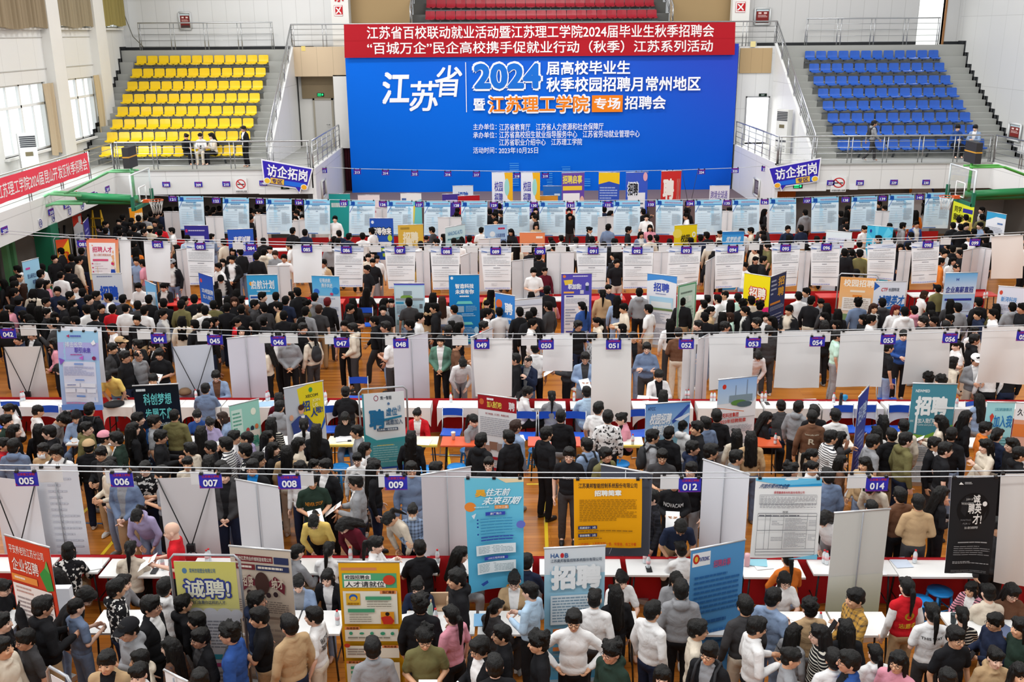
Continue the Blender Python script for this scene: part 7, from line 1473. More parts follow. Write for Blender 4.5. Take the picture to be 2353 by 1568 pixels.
# who stands where: crop offset and scale, then x y facing hair clothes pose extras (g glasses, m mask, b backpack, p paper, f phone)
PEOPLE = [(0, 1068, 3.136, '''185 1250 cl m Dt S g;305 1015 ar m Kh P g;545 1020 ar z St P;620 940 r m Ks B;835 885 ar m Kh% S;890 840 r l Gh T;1185 878 a m Wh S;1085 1010 r m Kj/W S g;1315 995 ar m Kh S;930 1180 cl kK Gh H f
1420 1120 l m Kt S;1445 1240 cl m Kj S g;1230 1310 l l Bs# S;1660 1210 l u Uj S g;1845 970 r m Nh S g;1870 1090 l m Kt H f;2085 1150 al m Ts S;770 1410 c m Tj S;1010 1395 cl m Ch S;1000 1500 c p Ws S
20 880 r b Ks C g;490 610 a o Ks% T;940 600 a p Cs T;1240 470 l x Rt P p;985 370 c p Lh B;880 75 c m Sj/G D;785 20 cl l Cs P;1045 20 c m Kt% P g;1165 55 l m Gt P;1620 60 c m Dj/K D
1820 10 c m Kj/Q S g;2250 105 c m Ft P gp;2260 410 c p Ys B g;2140 625 ar p Gj T;2150 850 c p Jj C;5 1130 r m Ks S;8 1310 r m Ch S;1440 1545 c m Ks S;400 800 l l Ks T;205 930 r l Kj T'''),
 (700, 1068, 3.136, '''150 5 cl m Kj/W S g;370 120 l m Gj/W P gp;490 -5 l l Ks S;768 25 c m Ss S g;270 440 cl l Ms B;600 392 cl p Cs B;778 332 c b Jc# P m;175 605 a p Wt T;510 570 r p Wc H;830 595 a m Kt T;1125 640 r l Ds T;165 805 c o Kj/W T;70 1085 l m Wt S;815 875 c b Ns T g;835 1000 a u Kj S
1100 815 l m Kh S;1060 1080 al p Pt S;490 1315 a m Gc S;865 1240 c u Et P gp;1265 1310 cl f Kj/W P gp;1370 1445 a m Ks S;1425 1215 l m Kt S g;1690 1275 l u Kt S;1940 1110 c m Ws X g;2215 1340 cl u Fh S g;2090 960 a b Ws S;2240 925 a l Kj S
1380 1020 ar p Dj C;1625 905 al b Ac P;1510 830 c b Tj/W C g;2285 825 c b Wt T;1600 695 a m Ns T'''),
 (1400, 1068, 2.469, '''370 95 c m Ks P p;405 350 c m Nt B g;405 475 a b Ws T;380 650 c l Gh C;407 705 a m Gh S;245 825 ar m Ws S;500 930 r m Ct S g;570 1060 cl m Kj S gb;300 1195 c l Ks S;772 795 a m Ds S;835 915 r m Wc P gf;930 750 ar m Jt P p;995 650 c o Wt C g
1010 525 a p Os T;1138 810 a u Tt S;1048 950 ar l Gs S;1195 960 l l Ks~ S g;1030 1090 r b Gs P;1275 1100 a m Wt S;1365 1110 l m Uj S g;1345 930 a l Kj S;1398 750 l m Zc# H f;1510 1070 a p Wh S;1640 1110 cl l Ps S g;1690 690 a p Rv S;1832 835 a p Wt P
1965 970 c m Kt S g;2003 850 a p Ks~ C;2190 885 l m Ns P gf;2150 720 a b Cj C;2055 700 cl o Pj~ T;2285 720 c l Bs C g;2190 1090 c b Th S;1920 1212 c m Ks S;2330 1180 c l Cs S;2340 920 l l Fs S;1215 310 cl l Ws B;1755 210 a m Tc D;1885 160 r l Ks P p;1650 170 a m Bs S
1480 130 cl l Cs B;1490 240 a m Ks S;2205 345 c m Ds S;245 180 l m Kc# S;1240 60 a m Sj S'''),
 (0, 720, 3.92, '''170 225 cl m Ns S;290 185 cl m Kj/W P;470 90 l u Dj H g;490 265 l l Pj D g;1010 135 cl m Wt S g;1085 258 r kT Kj S;1010 310 r m Dj P p;1125 385 r m Ks S g;1245 378 cr z Gh S g;1435 362 c f Kt P p;1390 285 l m Kj S;1240 275 l m Kj S m;1380 590 c m Nt T;960 570 c m Yt B;520 500 l l Cs B
1945 560 c m Jj/B C g;1850 675 a m Sj T;80 862 cl p Wt T g;342 875 ar z Ws C;575 955 r u Gc B;685 925 c m Jc C;805 860 a m Kt S b;55 965 r m Ft S;125 1055 r l Ks S;345 1045 a l Ks S;445 1065 l m Kt S;30 1175 r m Rc# S;120 1190 a f Sh S;390 1225 c m Ts S m;510 1245 c f Wt S gb
775 1030 r m Eh S g;800 1195 a kT Kj S;940 1115 ar kP Cs S;1050 1125 l m Fj/W S g;910 1255 c m Kj P g;1000 1345 cr l Ks S;1195 1040 ar w Ks S;1240 945 r m Ks S;1385 970 r m Gt S g;1570 915 a z Ec S;1445 1105 r m Kj P g;1775 920 c b Us T;1890 990 cr b Lh C g;2005 935 l on Jj T
1810 1070 a l Gs S;2130 965 a m St S;2110 1110 r m Wt S;1900 1200 l m Ks S;2035 1175 l m Wc~ S;2225 1120 l z Lt S g;2210 1230 l m Ks% S;1715 1220 l m Cs S;1690 1345 c p Cs S;1880 1340 a l Ks S;1990 1390 c m Dj S'''),
 (590, 720, 3.92, '''85 300 l l Cs P;285 225 c m Gh D;490 205 al p Cj S b;415 130 l m Ks S;185 190 l l Ws P;865 130 l m Ch D;790 105 c m Kt S g;1060 65 l m Kh% W g;1160 125 l m Ks S;1205 215 al m Wt P;1655 240 c m Vj/W D;1800 275 r m Bs P;1855 450 c b Wc B g;2330 405 l m Ks S
200 760 a l Ms T;205 835 a m Gh T;800 705 a m Kj T;795 940 c o Ks C gf;1445 905 c b Rj/W T;1955 960 cr p Gc C;130 990 a l Ks~ S;95 1110 r l Ws% S;425 1000 a p Ws S;535 1050 a l Kj S;145 1215 r l Ks S;270 1245 a l Ts S;380 1170 r l Cs P gp;390 1390 c l Ws S g
515 1365 cr l Ks S g;905 1060 l m Gt S;975 1215 r l Wt S g;905 1310 c p Ws S g;1060 1385 r l Ks S g;1390 1110 a w Ks S;1615 1395 r m Ks S;2020 1140 ar m Kh S;2090 1350 c p Ks S g;2270 1110 al m Kj S;2330 1015 ar mn Jj S;10 1310 r m Ks S g'''),
 (1180, 720, 3.92, '''130 425 cl z Nj/G H g;30 410 c m Fj S;195 310 a m Wt S;645 395 c m Jj P gp;580 105 cr f Kt S g;712 215 r m Gj% S;1080 210 c m Bj S g;1200 305 c f Sc A g;1310 555 c m Wj/K C;1350 735 a l Ws T;125 705 r m Wc T;345 745 a p Gj T;660 705 a m Ac T;480 330 l m Dj P p;1412 90 a l Ws~ S;1485 170 a m Bs P p
765 850 ar m Wt S;850 930 a m Ws% S;970 945 l b Pj T g;425 925 a m Ks S;295 1080 ar m Kj S;660 1180 al m Jj S b;500 1265 c m Kt S g;830 1265 cr f Ej S;1250 1100 r f Gs S gb;1400 1075 ar m Kj S;1520 1000 ar m Wh S;1340 1280 c m Dt P g;1730 985 al m St S;1830 920 a m Ks S;1655 1025 l m Ks S
1610 1205 r m Nh S;1775 1235 r f Ks S g;2010 1095 a l Cs S;2140 1120 a l Ts S;2005 1290 r m Gt S g;2280 935 r l Ks C;1600 1400 cl m Ks S g;2205 385 c l Wj B;2300 150 a m Dj S'''),
 (1753, 720, 3.92, '''320 840 ar m Gh S;445 930 a m Bs S;465 880 a m Ks S;655 915 a m Wt S;610 1110 r m Wc~ S g;700 1115 r l Ds H f;440 1275 r p Ts S g;440 1385 cr p Wt S;250 1410 r u Ks S;705 1330 r l Bs S;920 1350 cl w Ts H;990 1150 r m Gt S g;1025 1065 a l Ws S;1085 970 a l Bs S;1160 1090 a m Ks S
1270 1010 a m Cj S;1285 1130 r m Eh S;1545 1170 cr m Kj S;1640 1220 r m Kt S g;1600 970 al l Cs P p;1700 1085 ar m Ks S;1830 925 r l Kj S;1945 770 a l Js T;2005 1030 r m Os S;2110 1090 ar p Ns S;2010 1190 l l Ch H;2245 1180 l l Ks S g;2310 1260 r m Kh S;1490 585 a u Kt S;1605 610 a u Ks S
165 830 a m Dj T;668 195 r m It S;1130 300 r m Kt S;1268 190 c m Us P f;1745 285 l p Wt P p;1905 230 r m Kh S;1900 160 c l Ws S g;1712 435 r o Cs H;1920 415 c kW Gj/W P;2060 420 a m Ws S;2230 430 a m Ks S'''),
 (0, 560, 5.8825, '''235 345 l m Wh S;250 455 r z Gs S;180 490 a m Kt S;45 530 l l Ks~ S;200 560 ar m Ns S;320 590 a ln Ds S;190 655 ar m Ks S;445 665 a l Ch S;250 770 a kK Ns S;550 405 ar m Dt S;560 320 l m Ws S;735 200 cr m Ks S;820 100 l m Kj S;630 120 l m Ws C;920 335 a m Ks S;820 425 a z Ws S;1060 220 ar m Cs S
965 190 a m Kj S;535 545 a m Kj S;625 545 r l Ps S;1030 510 l l Ws S;1010 590 cr m Wt S;775 635 c m Nt S;945 700 r m Kj S;1115 660 a m Nt S;1195 750 r m Ks S;1300 695 r m Ks S;1465 725 l m Ws S;1660 745 a m Dt S;620 785 r m Kj S;840 820 cl m Ks S;980 815 r l Ks S;1165 885 al m Wt S;1370 870 cr m Kt S
1520 880 a m Rs S;1700 870 a z Ws S;1860 830 a m Ds S;1280 970 a m Ks S;130 880 l b Ps S;310 960 l l Ks S;420 860 a l Ks S;520 900 a l Ks S;630 930 r m Ks S;740 990 cr m Ks S;1000 910 a l Ks S;890 1040 a l Ks S;1020 1040 l m Ks S;1850 1020 c m Ks S;1950 900 a m Wt% S;2195 950 r m Gj% S;2010 750 a m Kt S;2210 800 a m Kj S
1870 580 c m Ws C;2210 580 c m Kj C;1845 230 c m Jt S;1930 260 l m Pt S;1100 100 a m Ks S;440 1100 l m Ks S;60 960 a l Ks S;380 1010 l l Ks S;90 1120 a m Ks S'''),
 (390, 560, 5.8825, '''30 260 c kG Kj S;330 745 a m Ks S;195 765 r l Ks S;155 820 a m Ec S;420 870 a m Ch S;475 900 a m Wt S;590 825 a m Es S;655 665 a l Ws T;780 760 a l Ks S;875 775 c ln Ks S;905 665 a l Ds S;975 755 a b Bs S;770 860 a m Ks S;965 885 a m Ks S;1145 815 r m Dh S;1250 710 r m Ks S;1270 865 al m Ds S;1435 710 a m Ks S
1470 845 l m Ts S;1565 765 a m Nt S;1650 695 l l Ks S;1725 650 al m Kj S;1835 910 a m Gs S;1540 970 a m Kt S;1855 815 r u Es S;1960 720 a m Gh S;2015 885 a mn Dt S;2130 785 a mr Ks S;165 1040 a l Ch S;340 1090 al m Ks S;515 1065 r l Ks S;600 1045 r l Ks S;900 1060 r p Rv S;970 1175 c l Ks S;1140 1110 l l Ks S;1270 1050 a b Ks S
1780 1050 a l Ks S;1690 1130 a l Ps S;1800 1135 cr m Ks S;490 1115 a m Ks S;690 475 c m Kj~ B;660 310 cl m Wj S;720 250 c l Ws S;840 205 c m Kj/W D;950 110 al m Kj S;850 100 c l Ks S;1170 170 a m Kj S;1275 110 a m Ch S;1355 75 c p Ws S;1425 140 c mn Gt P;1545 190 c m Wt S;1620 25 l m Wt S;1245 360 c p Ks C;2080 260 cl m Tj S;2170 20 a m Gh S'''),
 (780, 560, 5.8825, '''390 180 c b Cs S;505 200 c b Ws S;450 250 c p Ks S;375 340 cl m Kt S;370 640 a l Ks% T;180 790 a l Kj S;140 870 r m Kt P;610 795 r l Gh S;700 795 c b Ks S;590 890 c m Kt S;630 1115 l m Ks S;940 790 a m Dt S;1080 995 r m Ws S;950 1090 l m Ks S;1200 855 a l Th S;1290 860 l m Kh S;1265 715 a l Ws S
1390 765 a ln Ws S;1550 885 al z Gt S;1520 1100 a l Ks S;1620 1125 r l Ks S;1470 1165 a m Ks S;1990 815 c p Ks C;2050 655 a l Ys T;2000 935 r m Wt S;2160 920 a m Wt S;1950 1110 r m Rt S'''),
 (1170, 560, 5.8825, '''330 375 c m Wt P;480 365 c p Ms S;400 170 a m Kt S;300 700 a l Cs T;510 625 a m Kt S;545 765 a m Ps T;530 840 al m Ds S;145 920 a m Ks S;330 920 a m Ks S;270 980 a m Ks S;310 1080 r m Wj S;985 840 al p Uj S;1265 675 a p Tj S;1340 605 c p Nc S;1460 755 a w Js S;1550 865 l m Cs P;1760 655 a m Gh S;1885 880 al m Wt S
2340 780 a b Kj S;1190 1055 l p Ch S;1530 1140 l o Ks S;1455 255 c m Kt% S;1420 160 l m Gt S'''),
 (1560, 560, 5.8825, '''340 815 a b Cs S;390 745 a b Ws S;525 745 al m Wt S;620 690 l z Wt S;700 820 a l Ws# S;800 725 a m Is S;865 815 a u Ks S;980 765 a m Cs S;1095 835 a u Ks S;430 905 r p Ts S;350 990 a m Kc# S;900 905 l m Kj S;590 985 a l Ks S;690 985 l on Is S;1175 985 c l Ws% S;1260 1040 l l Ks S;1055 1060 l m Ks S;1490 890 cl m Kj/C P
1620 705 a m Wt S;1725 650 l m Gs S;1790 765 ar m Ks S;1920 795 c p Gs T;2000 860 a l Ds S;2150 940 a l Ks S;1970 985 l l Ks S;2140 1090 l o Ks S;265 1095 l m Kc S;620 1115 r m Gs S;1970 1095 a l Ks S;1035 220 c p Kt S;1140 215 r m Kt S;2240 120 a m Kj S;1040 80 l m Cs S;1200 40 l m Et S;440 200 a m Ks S;890 300 cl m Wt S'''),
 (1953, 560, 5.8825, '''110 795 a u Ss% S;320 865 c ln Kj S;440 795 a m Dh S;620 885 c lr Ws S;740 915 a m Wh S;870 895 a b Ph S;1005 685 r on Wc T;1090 840 a l Kj S;1190 605 a b Es S;1360 805 a l Ds S;1460 860 a m Gs% S;1740 785 a m Kj S;1740 955 l m Nh S;1940 945 l m Ws S;1980 865 a l Es S;2200 855 a m Gh S;2330 865 l m Kt S
180 1015 l o Ks S;290 1025 r m Ws S;990 1040 l m Ks S;1140 1045 l m Ds S;1110 955 a p Ks S;1350 1015 l m Ks S;1300 1105 a m Ks S;1390 230 c l Wj S;1440 325 c z Ks S;1280 130 c m Wt S;1230 240 r m Os S;1500 130 a m Ks S;130 130 a m Es S;90 395 a m Ts S;30 120 a m Kj S'''),
 (0, 420, 4.902, '''1340 440 c m Ks S;1380 390 a m Ks S;1185 465 r m Jt S;1190 540 a m Ks S;1120 510 l m Ks S;1480 430 a m Ks S;1470 480 r m Ks S;1510 510 a m Ks S;1560 400 a m Ks S;1590 360 a m Ks S;1640 390 a m Gs S;1700 350 a m Ks S;1760 360 r m Kt S;1810 340 a m Ns S;1745 450 c m Ks S;1810 500 a m Rt S;1690 525 a kT Cs S;1340 510 a m Ks S;1350 565 a m Ws S
1460 585 a m Ks S;1620 555 r m Ks S;1600 490 a m Ws S;1800 560 a m Ks S;1935 540 l m Wt S;2110 625 a m As S;1910 300 a l Ks S;1860 310 a l Ks S;1990 300 a l Ks S;1500 690 a m Ks S;1530 760 a l Os S'''),
 (470, 420, 4.902, '''30 290 a m Ks S;60 335 a m Ks S;100 305 a m Ks S;165 290 a m Ks S;590 270 a m Ks S;565 335 l m Ws S;620 325 l m Ks S;680 300 a m Ns S;520 315 a m Ks S;520 405 r m Ks S;1075 290 l m Ws S;1000 285 a m Ks S;1040 340 l m Ws S;1025 405 c l Ws S;1100 390 c m Ws S;1130 560 a m Ns S;1470 405 c m Ws~ S;1460 640 a m Gh S;1500 660 a m Ks S;1780 600 a m Ws S'''),
 (940, 420, 4.902, '''545 310 a m Ks S;535 360 a m Ks S;560 405 l m Gs S;910 325 a m Ks S;975 330 a l Ws S;965 365 l m Ks S;1040 345 l m Ks S;975 430 c m Ys S;1425 310 c m Ks S;1400 365 c m Ws S;1425 395 l m Ks S;1430 485 c l Ts S;1800 315 c m Ks S;1810 375 c l Ks S;2200 300 a m Ns S;2270 345 r l Ws S;1095 185 a l Ks S;970 195 a m Ks S;1345 195 a m Ks S;1655 185 a l Ks S
195 630 c p Ps C;130 695 a m Ws S;180 750 a m Ks S;310 665 l m Ks S;390 610 l l Ks S;505 660 a m Ks S;560 680 a m Ws S;680 630 a m Wc S;880 670 a m Es S;965 690 c l Ks S;1065 690 a m Ks S;1130 670 a m Ks S;1215 725 a l Cs S;1325 725 a l Ys S;1370 760 a m Ks S;1620 690 a m Ks S;1640 745 l m Ks S;1715 625 a b Ws S;1750 705 a l Ks S;1775 745 a m Ks S;2060 640 a m Gs S;2195 700 a m Ks S;2310 665 a m Ks S'''),
 (1410, 420, 4.902, '''335 325 a m Ks S;370 385 c m Wt H;410 505 c l Ps S;410 620 a z Cs S;20 665 a m Ks S;820 315 a m Ks S;820 375 l m Ws S;1240 335 a m Ks S;1245 385 a p Ks S;1305 310 l m Jt S;1700 325 r l Ks S;2170 145 a m Ks S;2160 335 a m Gh S;2110 510 a m Ns S;870 655 a m Ks S;980 620 a m Ns S;1095 680 a m Cs S;1190 690 a m Ks S;1340 640 r o Ks S;1600 670 a l Ks S;1690 625 a m Ks S;1730 695 l m Es S;2290 640 a m Ks S
1590 730 r m Cs S;2180 735 a m Ks S;30 830 a m Ks S'''),
 (1873, 420, 4.902, '''290 350 a m Ks S;370 290 r m Ks S;360 340 a l Ks S;335 430 r m Ks S;720 240 l m Ks S;790 290 l m Ks S;1135 340 a l Os S;1140 465 c m Uj S;840 490 a m Ks S;1620 415 a m Ws S;1700 390 a m Ys S;1700 485 c m Ks S;1555 480 a m Ks S;1640 500 a m Kj S;1880 305 l m Kj S;1880 385 a m Es S;1860 480 l m Jc S;1790 555 a m Ks S;1930 535 a m Ks S;1970 570 a m Ks S;20 635 a m Ks S;115 645 a m Ks S
385 710 a m Kj S;500 690 a m Ws S;330 780 a m Kj S;510 790 a m Ys S;960 725 c l Ks S;1050 715 a m Ks S;1440 775 c m Ws S;1640 795 l m Ks S;1920 645 a m Ks S;1920 720 a m Ks S;1550 745 a m Ks S;1680 725 a m Ks S''')]
STANDS = [(429, 322, 'cr', 'b', 'Kj', 'C', 'f'), (461, 324, 'c', 'p', 'Ws', 'C', 'f'), (487, 326, 'cl', 'l', 'Cj', 'C', ''), (561, 309, 'cl', 'm', 'Kj/W', 'P', 'f'), (2007, 296, 'r', 'm', 'Gh', 'W', 'mb'), (2198, 317, 'c', 'm', 'Us', 'C', 'f'), (2238, 318, 'cl', 'm', 'Jj/W', 'C', '')]

ALL = []
for ox, oy, sc, txt_ in PEOPLE:
    for e in txt_.replace('\n', ';').split(';'):
        q = e.split()
        ALL.append([ox+float(q[0])/sc, oy+float(q[1])/sc, q[2], q[3], q[4], q[5], q[6] if len(q) > 6 else '', 0.0])
for q in STANDS: ALL.append(list(q)+[FZ+.005])
class Per: pass
PP = []
for q in ALL:
    p = Per(); p.px, p.py, p.face, p.hair, p.clo, p.pose, p.ex, p.fz = q
    p.fem = p.hair[0] in FEM
    p.s = (.945 if p.fem else 1.0)*rgp.uniform(.985, 1.02)
    M, H, _ = joints(p.pose); p.H = H; hc = H @ V((0, .01, .02)); p.zh = hc.z; p.hy = hc.y
    p.rz = R(YAW[p.face]+rgp.uniform(-14, 14)*(p.fz == 0))
    p.stand = p.fz > 0
    w = atz(p.px, p.py, p.fz+p.zh*p.s)
    if p.stand and p.pose == 'C': w = aty(p.px, p.py, ROWY[0]-.25)
    elif p.stand: w = aty(p.px, p.py, 39.5); p.s = max(.92, (w.z-p.fz)/p.zh)
    p.head = w
    PP.append(p)
def place(p):
    off = Matrix.Rotation(p.rz, 3, 'Z') @ V((0, p.hy, 0))*p.s
    p.x, p.y = p.head.x-off.x, p.head.y-off.y
for p in PP: place(p)
# keep neighbours from sinking into each other: slide one along its line of sight, adjusting its stature
for it in range(14):
    for i, a in enumerate(PP):
        if a.stand: continue
        for b in PP[i+1:]:
            if b.stand or abs(a.y-b.y) > .42 or abs(a.x-b.x) > .42: continue
            dx, dy = b.x-a.x, b.y-a.y; d = math.hypot(dx, dy)
            if d < .4:
                near, far = (a, b) if dy > 0 else (b, a)
                for q, sg in ((near, -1), (far, 1)):
                    ns = q.s-sg*.012; lo, hi = (.86, .99) if q.fem else (.9, 1.06)
                    if lo < ns < hi: q.s = ns; q.head = atz(q.px, q.py, q.fz+q.zh*q.s); place(q)
# nobody stands inside a table
for p in PP:
    if p.stand or p.pose in 'TC': continue
    for (tx, ty, tw, td) in TABLES:
        dy = p.y-ty
        if abs(p.x-tx) < tw/2+.12 and abs(dy) < td/2+.14:
            back = dy > -.1
            ny = ty+(td/2+.16)*(1 if back else -1); hy = p.head.y+(ny-p.y)
            z = CAMH-(CAMH-p.head.z)*hy/p.head.y; ns = z/p.zh
            if .86 < ns < 1.1: p.s = ns; p.head = atz(p.px, p.py, z); place(p)
PP.sort(key=lambda p: p.head.y)
NI = 303
solo = [p for p in PP if not p.stand][:NI-len(STANDS)]+[p for p in PP if p.stand]
mass = [p for p in PP if not p.stand][NI-len(STANDS):]
mass = [p for p in mass if -15.6 < p.x < 20.6 and p.y < 40.4]
for i in range(104):              # people in the aisle before and behind the fourth row
    p = Per(); p.face = rgp.choice(['a', 'a', 'a', 'ar', 'al', 'l', 'r', 'c']); p.hair = rgp.choice('mmmmfzllpb'); p.clo = rgp.choice(['Ks', 'Ks', 'Kj', 'Ns', 'Gh', 'Ws', 'Wt', 'Ds', 'Cs', 'Sj', 'Kt']); p.pose = rgp.choice('SSP'); p.ex = ''; p.fz = 0; p.stand = False
    p.fem = p.hair in FEM; p.s = (.94 if p.fem else 1)*rgp.uniform(.98, 1.02); p.rz = R(YAW[p.face]+rgp.uniform(-25, 25))
    if i < 82: p.x, p.y = -12.5+30.5*((i*.618034) % 1), rgp.uniform(31.2, 34.9)
    else: p.x, p.y = -12+29*((i*.618034) % 1), rgp.uniform(38.0, 39.8)
    p.H = joints(p.pose)[1]
    if p.y > 37.9 and min(abs(p.x+6.9), abs(p.x-10.95)) < .6: continue
    if all(math.hypot(p.x-q.x, p.y-q.y) > .42 for q in mass): mass.append(p)
def clothes(p):
    c = p.clo; inner = None
    if '/' in c: c, inner = c.split('/')
    return c[0], c[1], c[2:] , inner
labels = {}
def describe(p):
    c, ty, pat, inner = clothes(p); h = p.hair
    if h[0] == 'k': hr = CC[h[1]][0]+' cap'
    else: hr = HN[h[0]]; hr = hr % (HC[h[1:]][0]+' ' if h[1:] else '') if '%s' in hr else hr
    po = PON[p.pose]
    who = 'person %sin %s%s %s' % (po+' ' if po else '', PN[pat], CC[c][0], TN[ty])
    if p.stand: where = 'in the %s stand' % ('yellow' if p.px < 1000 else 'blue')
    else:
        n = near_tag(p.px, p.py); ty_ = TAGPX[n][1]
        where = ('below tag ' if p.py > ty_+22 else 'above tag ' if p.py < ty_-22 else 'beside tag ')+spell(n)
    return ', '.join([who, hr, FN[p.face], where])
pants_pool = ['K', 'K', 'K', 'D', 'D', 'N', 'G', 'J', 'S', 'T', 'C']
GRP = {}
for p in solo: p.lab = describe(p); GRP.setdefault(p.lab, []).append(p)
for l, g in GRP.items():
    if len(g) > 1:
        g.sort(key=lambda p: p.px)
        for i, p in enumerate(g): p.lab = l+', %s from left' % ORD[i]
for p in solo:
    if len(p.lab.split()) > 16: p.lab = ', '.join(x for x in p.lab.split(', ') if x != FN[p.face])
GLBL = {}
def uniq(l):
    k = l.lower(); GLBL[k] = GLBL.get(k, 0)+1
    return l if GLBL[k] == 1 else l+', %s one' % ORD[GLBL[k]-1]
def short(p):
    c, ty, pat, _ = clothes(p); n = None if p.stand else spell(near_tag(p.px, p.py))
    return 'the %s%s %s%s' % (PN[pat], CC[c][0], TN[ty], ' near tag '+n if n else ' in the stand')
SHOE_M = [mat('shoe_white', 'dcdcda', .5), mat('shoe_black', '222224', .5), mat('shoe_grey', '8d8c8a', .5)]
BPK = blob([('e', (0, .16, 1.2), (.14, .075, .2)), ('e', (0, .2, 1.12), (.11, .06, .11)), ('e', (0, .15, 1.36), (.09, .05, .06))], .014, 2, .5)
for s in (1,):
    STRAP = [MB().tube([(k*.1, .12, 1.36), (k*.115, .05, 1.47), (k*.12, -.08, 1.43), (k*.13, -.135, 1.28), (k*.17, -.07, 1.1), (k*.16, .08, 1.05)], .018, 6).mesh('strap', []) for k in (1, -1)]
PHONE = MB().box((-.036, -.005, -.075), (.036, .005, .075)).mesh('phone', [black])
SHEETM = MB().box((-.105, -.0015, -.148), (.105, .0015, .148)).mesh('paper', [mat('paper_f3f3f4', 'f3f3f4', .6)])
def person(p):
    c, ty, pat, inner = clothes(p)
    sk = rgp.choice([skin, skin, skin2, skin3] if not p.fem else [skin3, skin, skin3])
    o = link('person', body_mesh(p.pose), None, (p.x, p.y, p.fz), label=p.lab, cat='person')
    o.rotation_euler = (0, 0, p.rz); o.scale = (p.s,)*3 if not p.fem else (p.s*.94, p.s*.97, p.s)
    obj_mats(o, [sk, EYE_M, LIP_M])
    pose = p.pose
    t = link({'t': 't_shirt', 's': 'sweater', 'h': 'hoodie', 'j': 'jacket', 'c': 'shirt', 'v': 'vest'}[ty], top_mesh(pose, ty), o)
    obj_mats(t, [cloth(c, pat), cloth(inner or ('W' if ty == 'v' else rgp.choice('WKDG')) if ty in 'jv' else c, '')])
    if ty == 'v':
        u = link('undershirt', top_mesh(pose, 's'), o); obj_mats(u, [cloth('W'), cloth('W')]); u.scale = (.985, .985, .995)
    pc = rgp.choice(pants_pool)
    b = link('trousers', trouser_mesh(pose), o); obj_mats(b, [cloth(pc)])
    shm = rgp.choice(SHOE_M)
    if p.head.y < 30 and pose not in 'T':
        for s in (1, -1): q = link('shoe', shoe_mesh(pose, s), o); obj_mats(q, [shm])
    h = p.hair
    if h[0] == 'k':
        q = link('hair', HAIR['o' if rgp.random() < .3 else 'm'], o); q.matrix_local = p.H; obj_mats(q, [hairmat('')])
        q = link('cap', CAPM, o); q.matrix_local = p.H @ Matrix.Diagonal((1.06, 1.06, 1.06, 1)); obj_mats(q, [cloth(h[1])])
    elif h[0] != 'x':
        q = link('hair', HAIR[h[0]], o); q.matrix_local = p.H @ Matrix.Scale(rgp.uniform(.98, 1.05), 4); obj_mats(q, [hairmat(h[1:])])
    if 'c' in p.face or p.face in 'lr':
        if 'g' in p.ex: q = link('glasses', GL, o); q.matrix_local = p.H
        if 'm' in p.ex: q = link('mask', MK, o); q.matrix_local = p.H
    W = Matrix.Translation((p.x, p.y, p.fz)) @ Matrix.Rotation(p.rz, 4, 'Z') @ Matrix.Scale(p.s, 4)
    M, _, _ = joints(pose)
    hand = M @ POSE[pose]['arms']['R'][1]
    if 'b' in p.ex:
        k = link('backpack', BPK); obj_mats(k, [mat('backpack_black', '26272b', .7)]); k.matrix_world = W @ M
        tag(k, uniq('black backpack worn over '+short(p)), 'backpack')
        for s in STRAP: q = link('strap', s, k); obj_mats(q, [mat('backpack_black', '26272b', .7)])
    if 'f' in p.ex:
        k = link('mobile_phone', PHONE); k.matrix_world = W @ Matrix.Translation(hand+V((.0, -.1, .04))) @ Matrix.Rotation(R(-30), 4, 'X')
        tag(k, uniq('phone held by the person in '+short(p)[4:]), 'phone')
    if 'p' in p.ex:
        d = .12 if pose == 'P' else .0
        k = link('paper_sheet', SHEETM); k.matrix_world = W @ Matrix.Translation((V((0, hand.y-.12, hand.z+.0)) if pose == 'P' else hand+V((0, -.1, -.1)))) @ Matrix.Rotation(R(-55), 4, 'X') @ Matrix.Rotation(R(rgp.uniform(-15, 15)), 4, 'Y')
        tag(k, uniq('white sheet held by the person in '+short(p)[4:]), 'paper')
    p.obj = o; p.top = t
    return o
for p in solo: person(p)

# ---- lettering on a few garments, laid on the cloth
def garment_text(px, py, s, col, z0, z1, half, back=False, bold=.02):
    p = min(solo, key=lambda q: (q.px-px)**2+(q.py-py)**2)
    me = p.top.data; tree = BVHTree.FromPolygons([v.co for v in me.vertices], [tuple(f.vertices) for f in me.polygons])
    lo_y = 1.0 if back else -1.0
    m = MB(); rows = s.split('|'); n = len(rows)
    for i, r in enumerate(rows):
        v, f = txt(r)
        lo = v.min(0); d = np.maximum(v.max(0)-lo, 1e-6); zt = z1-(z1-z0)*i/n; zb = z1-(z1-z0)*(i+.85)/n
        for k in range(4):
            o = (bold*math.cos(PI*(k+.5)/2), bold*math.sin(PI*(k+.5)/2)); vs = []
            for x, y in v:
                u, w = (x+o[0]-lo[0])/d[0], (y+o[1]-lo[1])/d[1]
                X = (u-.5)*2*half*(-1 if back else 1); Z = zb+(zt-zb)*w
                h = tree.ray_cast(V((X, lo_y, Z)), V((0, -lo_y, 0)))
                Y = h[0].y if h[0] is not None else lo_y*.15
                vs.append((X, Y+lo_y*.006, Z))
            m.add(vs, f)
    m.obj('lettering', mat('ink_'+col, col, .6), p.top)
garment_text(717, 1101, 'NEVER STOP', 'd08a2a', 1.2, 1.27, .13); garment_text(1307, 1043, 'CREATIVE', 'e6e6e6', 1.2, 1.24, .1)
garment_text(1550, 1106, 'NOVACAM', 'e8e8e8', 1.2, 1.28, .15); garment_text(722, 1414, 'WAIT FOR IT|TAKES NO TIME', '26262a', 1.14, 1.34, .12, True)
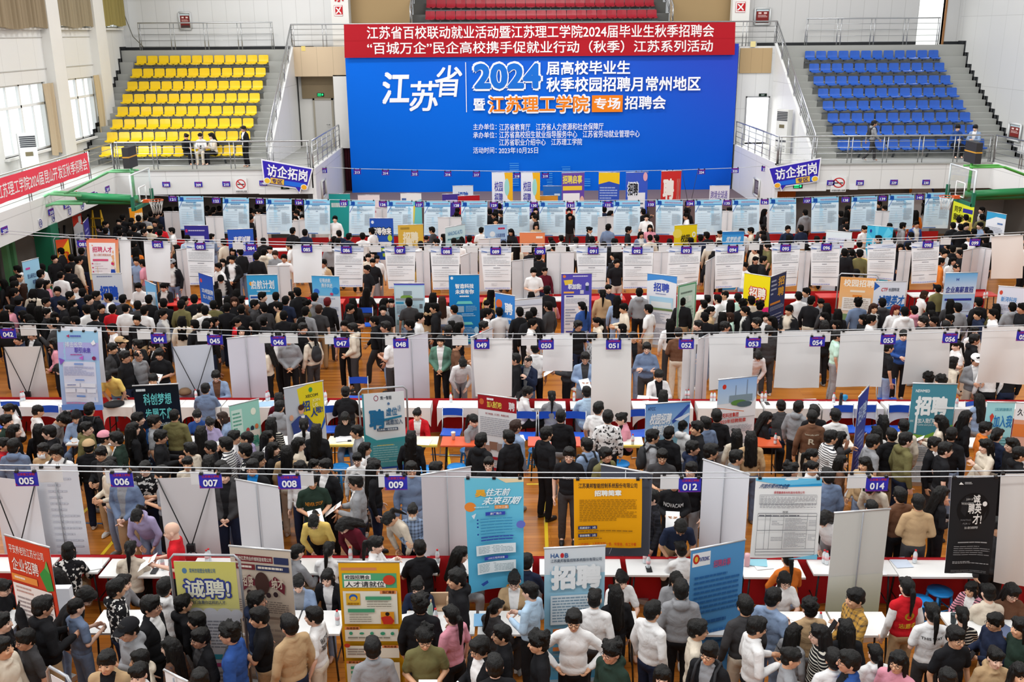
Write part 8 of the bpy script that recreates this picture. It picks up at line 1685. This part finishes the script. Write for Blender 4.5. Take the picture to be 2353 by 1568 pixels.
garment_text(1866, 957, 'R', 'd8cdb8', 1.12, 1.24, .05, True, .03); garment_text(1866, 957, 'Tocken polka and for', 'd8cdb8', 1.29, 1.33, .12, True)
garment_text(2171, 1031, '20', 'e8e8e8', 1.18, 1.28, .06); garment_text(2142, 1406, 'THIS WAY', '3a3a3c', 1.28, 1.32, .14, True); garment_text(2084, 1347, '志愿者', 'e3b432', 1.05, 1.13, .12, True, .03)
garment_text(2084, 1347, '●', 'e3b432', 1.17, 1.3, .07, True, 0)

# ---- the rest of the crowd farther back: too many to tell apart, one object
LOWC = {}
def low(me, ratio, zmin=None):
    k = (me.name, ratio)
    if k in LOWC: return LOWC[k]
    o = bpy.data.objects.new('low', me); d = o.modifiers.new('d', 'DECIMATE'); d.ratio = ratio
    r = evaluated(o)
    v = np.empty(len(r.vertices)*3); r.vertices.foreach_get('co', v); v = v.reshape(-1, 3)
    r.calc_loop_triangles(); t = np.empty(len(r.loop_triangles)*3, dtype=np.int64); r.loop_triangles.foreach_get('vertices', t); t = t.reshape(-1, 3)
    mi = np.zeros(len(r.loop_triangles), dtype=np.int64); r.loop_triangles.foreach_get('material_index', mi)
    LOWC[k] = (v, t, mi); return LOWC[k]
VS, FS, CS = [], [], []; base_n = 0
def put(lowm, Mx, col, col2=None):
    global base_n
    v, t, mi = lowm; A = np.array(Mx)
    w = v @ A[:3, :3].T + A[:3, 3]
    VS.append(w); FS.append(t+base_n); c = np.tile(np.array(rgb(col)), (len(v), 1))
    if col2: 
        idx = np.unique(t[mi == 1]); c[idx] = rgb(col2)
    CS.append(c); base_n += len(v)
for p in mass:
    c, ty, pat, inner = clothes(p); W = Matrix.Translation((p.x, p.y, p.fz)) @ Matrix.Rotation(p.rz, 4, 'Z') @ Matrix.Scale(p.s, 4)
    put(low(body_mesh(p.pose), .09), W, rgp.choice(['d8a583', 'c8957a', 'e8bda6']), '2a1f1c')
    put(low(top_mesh(p.pose, ty), .12 if ty not in 'jv' else .06), W, CC[c][1], (CC[inner][1] if inner else 'd8d6d2') if ty in 'jv' else None)
    put(low(trouser_mesh(p.pose), .1), W, CC[rgp.choice(pants_pool)][1])
    h = p.hair
    if h[0] == 'k':
        put(low(HAIR['m'], .15), W @ p.H, '0c0a09'); put(low(CAPM, .6), W @ p.H @ Matrix.Scale(1.06, 4), CC[h[1]][1])
    elif h[0] != 'x': put(low(HAIR[h[0]], .15), W @ p.H, HC[h[1:]][1])
VS = np.concatenate(VS); FS = np.concatenate(FS); CS = np.concatenate(CS)
cm = bpy.data.meshes.new('crowd'); cm.from_pydata(VS.tolist(), [], FS.tolist()); cm.polygons.foreach_set('use_smooth', [True]*len(FS))
a = cm.color_attributes.new('Col', 'FLOAT_COLOR', 'POINT'); a.data.foreach_set('color', CS.astype(np.float32).ravel())
cm.materials.append(print_mat('crowd_cloth', .8))
link('crowd', cm, label='dense crowd of students between the far rows of posters', cat='crowd', kind='stuff')
bpy.data.scenes.remove(WORK)
